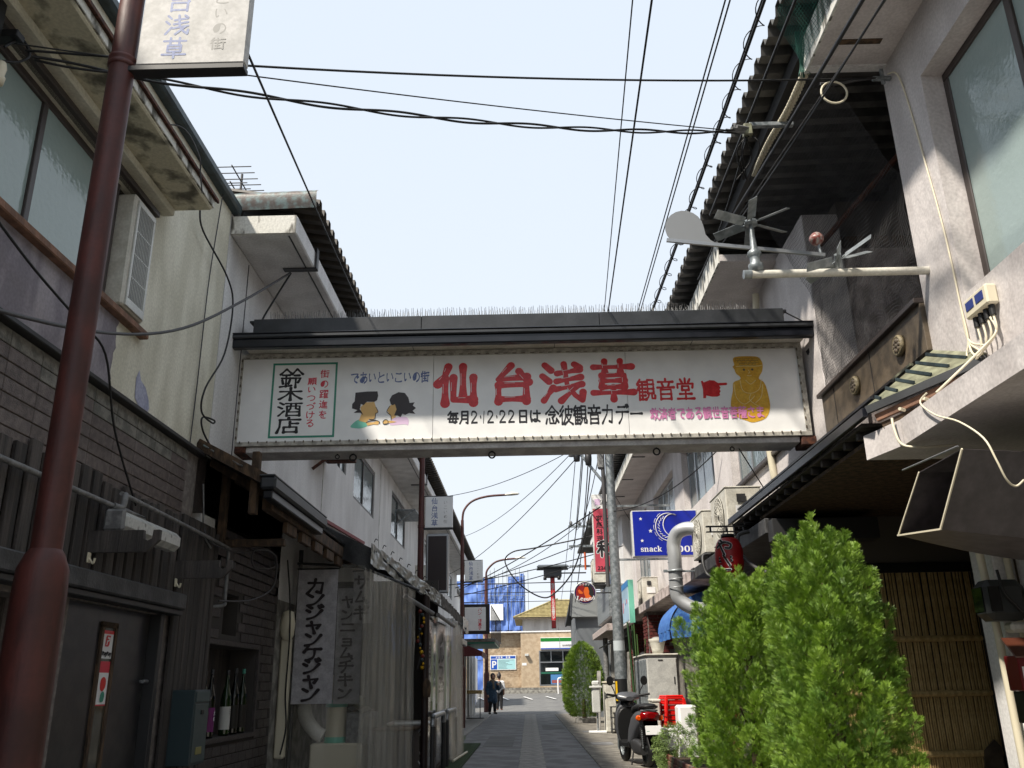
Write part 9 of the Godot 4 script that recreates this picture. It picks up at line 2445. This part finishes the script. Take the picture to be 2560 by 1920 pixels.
	var bq := [
		[h2 + V(0, 0.03, -0.01), h2 + V(0, -0.04, 0.02), 0.09, 0.07], [V(0, 1.26, 0), V(0, 1.38, 0), 0.05, 0.045], [V(0, 0.88, 0), V(0, 1.18, 0), 0.125, 0.125], [V(-0.15, 1.22, 0), V(0.15, 1.22, 0), 0.06, 0.06],
		[V(-0.17, 1.21, 0), V(-0.22, 0.95, 0.0), 0.055, 0.043], [V(-0.22, 0.95, 0.0), V(-0.2, 0.74, 0.06), 0.042, 0.03], [V(0.17, 1.21, 0), V(0.22, 0.95, 0.0), 0.055, 0.043], [V(0.22, 0.95, 0.0), V(0.2, 0.74, 0.06), 0.042, 0.03],
		[V(-0.08, 0.84, 0), V(-0.09, 0.45, 0.02), 0.085, 0.06], [V(-0.09, 0.45, 0.02), V(-0.09, 0.09, 0.0), 0.058, 0.042], [V(-0.09, 0.05, 0.0), V(-0.1, 0.035, 0.14), 0.042, 0.03],
		[V(0.08, 0.84, 0), V(0.09, 0.45, 0.02), 0.085, 0.06], [V(0.09, 0.45, 0.02), V(0.09, 0.09, 0.0), 0.058, 0.042], [V(0.09, 0.05, 0.0), V(0.1, 0.035, 0.14), 0.042, 0.03],
	]
	for k in 5:
		for sgn in [-1, 1]: bq.append([V(sgn * 0.2, 0.73, 0.065), V(sgn * (0.205 - 0.012 * k), 0.655 + 0.01 * absf(k - 2.0), 0.08), 0.014, 0.009])
	part(q, "body", body_mesh(bq, 0.022), skin)
	part(q, "top", body_mesh([[V(0, 0.86, 0), V(0, 1.16, 0), 0.14, 0.14], [V(-0.15, 1.215, 0), V(0.15, 1.215, 0), 0.072, 0.072], [V(-0.17, 1.2, 0), V(-0.225, 0.95, 0.0), 0.07, 0.058], [V(0.17, 1.2, 0), V(0.225, 0.95, 0.0), 0.07, 0.058]], 0.022), M.purewhite)
	part(q, "trousers", body_mesh([[V(-0.08, 0.84, 0), V(-0.09, 0.45, 0.02), 0.10, 0.075], [V(-0.09, 0.45, 0.02), V(-0.09, 0.10, 0.0), 0.075, 0.06], [V(0.08, 0.84, 0), V(0.09, 0.45, 0.02), 0.10, 0.075], [V(0.09, 0.45, 0.02), V(0.09, 0.10, 0.0), 0.075, 0.06]], 0.022), mat(Color(0.08, 0.08, 0.09), 0.8))
	part(q, "hair", body_mesh([[h2 + V(0, 0.045, -0.02), h2 + V(0, 0.0, -0.045), 0.10, 0.095], [h2 + V(0, 0.15, -0.03), h2 + V(0, 0.165, -0.03), 0.05, 0.045]], 0.02), mat(Color(0.10, 0.05, 0.05), 0.6))
	part(q, "backpack", body_mesh([[V(-0.05, 1.0, -0.17), V(-0.05, 1.18, -0.17), 0.10, 0.09], [V(0.05, 1.0, -0.17), V(0.05, 1.18, -0.17), 0.10, 0.09]], 0.022), M.charcoal)
	q.position = V(-1.38, 0.05, -42.5)
	q.rotation.y = PI - 0.2

func _ready() -> void:
	# camera
	var cam = Camera3D.new()
	cam.name = "camera"
	cam.fov = 47.534
	cam.near = 0.05
	cam.far = 2000.0
	add_child(cam)
	cam.transform = Transform3D(Basis(V(0.99971, -0.01543, -0.01865), V(0.02067, 0.94526, 0.32565), V(0.0126, -0.32594, 0.94531)).orthonormalized(), V(0, 1.15, 0))
	cam.current = true
	# sky, exposure
	var env = Environment.new()
	var sky = Sky.new()
	var sm = ProceduralSkyMaterial.new()
	sm.sky_top_color = Color(0.572, 0.602, 0.640)
	sm.sky_horizon_color = Color(0.622, 0.640, 0.658)
	sm.sky_curve = 0.25
	sm.ground_horizon_color = Color(0.40, 0.40, 0.39)
	sm.ground_bottom_color = Color(0.25, 0.24, 0.23)
	sm.sky_energy_multiplier = 1.0
	sm.sun_angle_max = 1.0
	sky.sky_material = sm
	env.background_mode = Environment.BG_SKY
	env.sky = sky
	env.tonemap_mode = Environment.TONE_MAPPER_LINEAR
	env.tonemap_exposure = 2.75
	env.sdfgi_enabled = true
	env.ssao_enabled = true
	env.ssil_enabled = true
	var we = WorldEnvironment.new()
	we.name = "world"
	we.environment = env
	add_child(we)
	# sun, high behind the left shoulder
	var sun = DirectionalLight3D.new()
	sun.name = "sun"
	sun.light_energy = 0.88
	sun.light_color = Color(1.0, 0.965, 0.91)
	sun.light_angular_distance = 3.0
	sun.shadow_enabled = true
	add_child(sun)
	sun.look_at_from_position(Vector3.ZERO, V(1.0, -1.75, -0.88), Vector3.UP)
	setup_materials()
	build_ground()
	build_cream_building()
	build_white_building()
	build_pink_building()
	build_terrace_building()
	build_restaurant()
	build_gate()
	build_far()
	build_lean_to()
	build_stall()
	build_stall_goods()
	build_lamp_posts()
	build_left_fixtures()
	build_right_fixtures()
	build_wires()
	build_vane()
	build_plants()
	build_scooter()
	build_people()
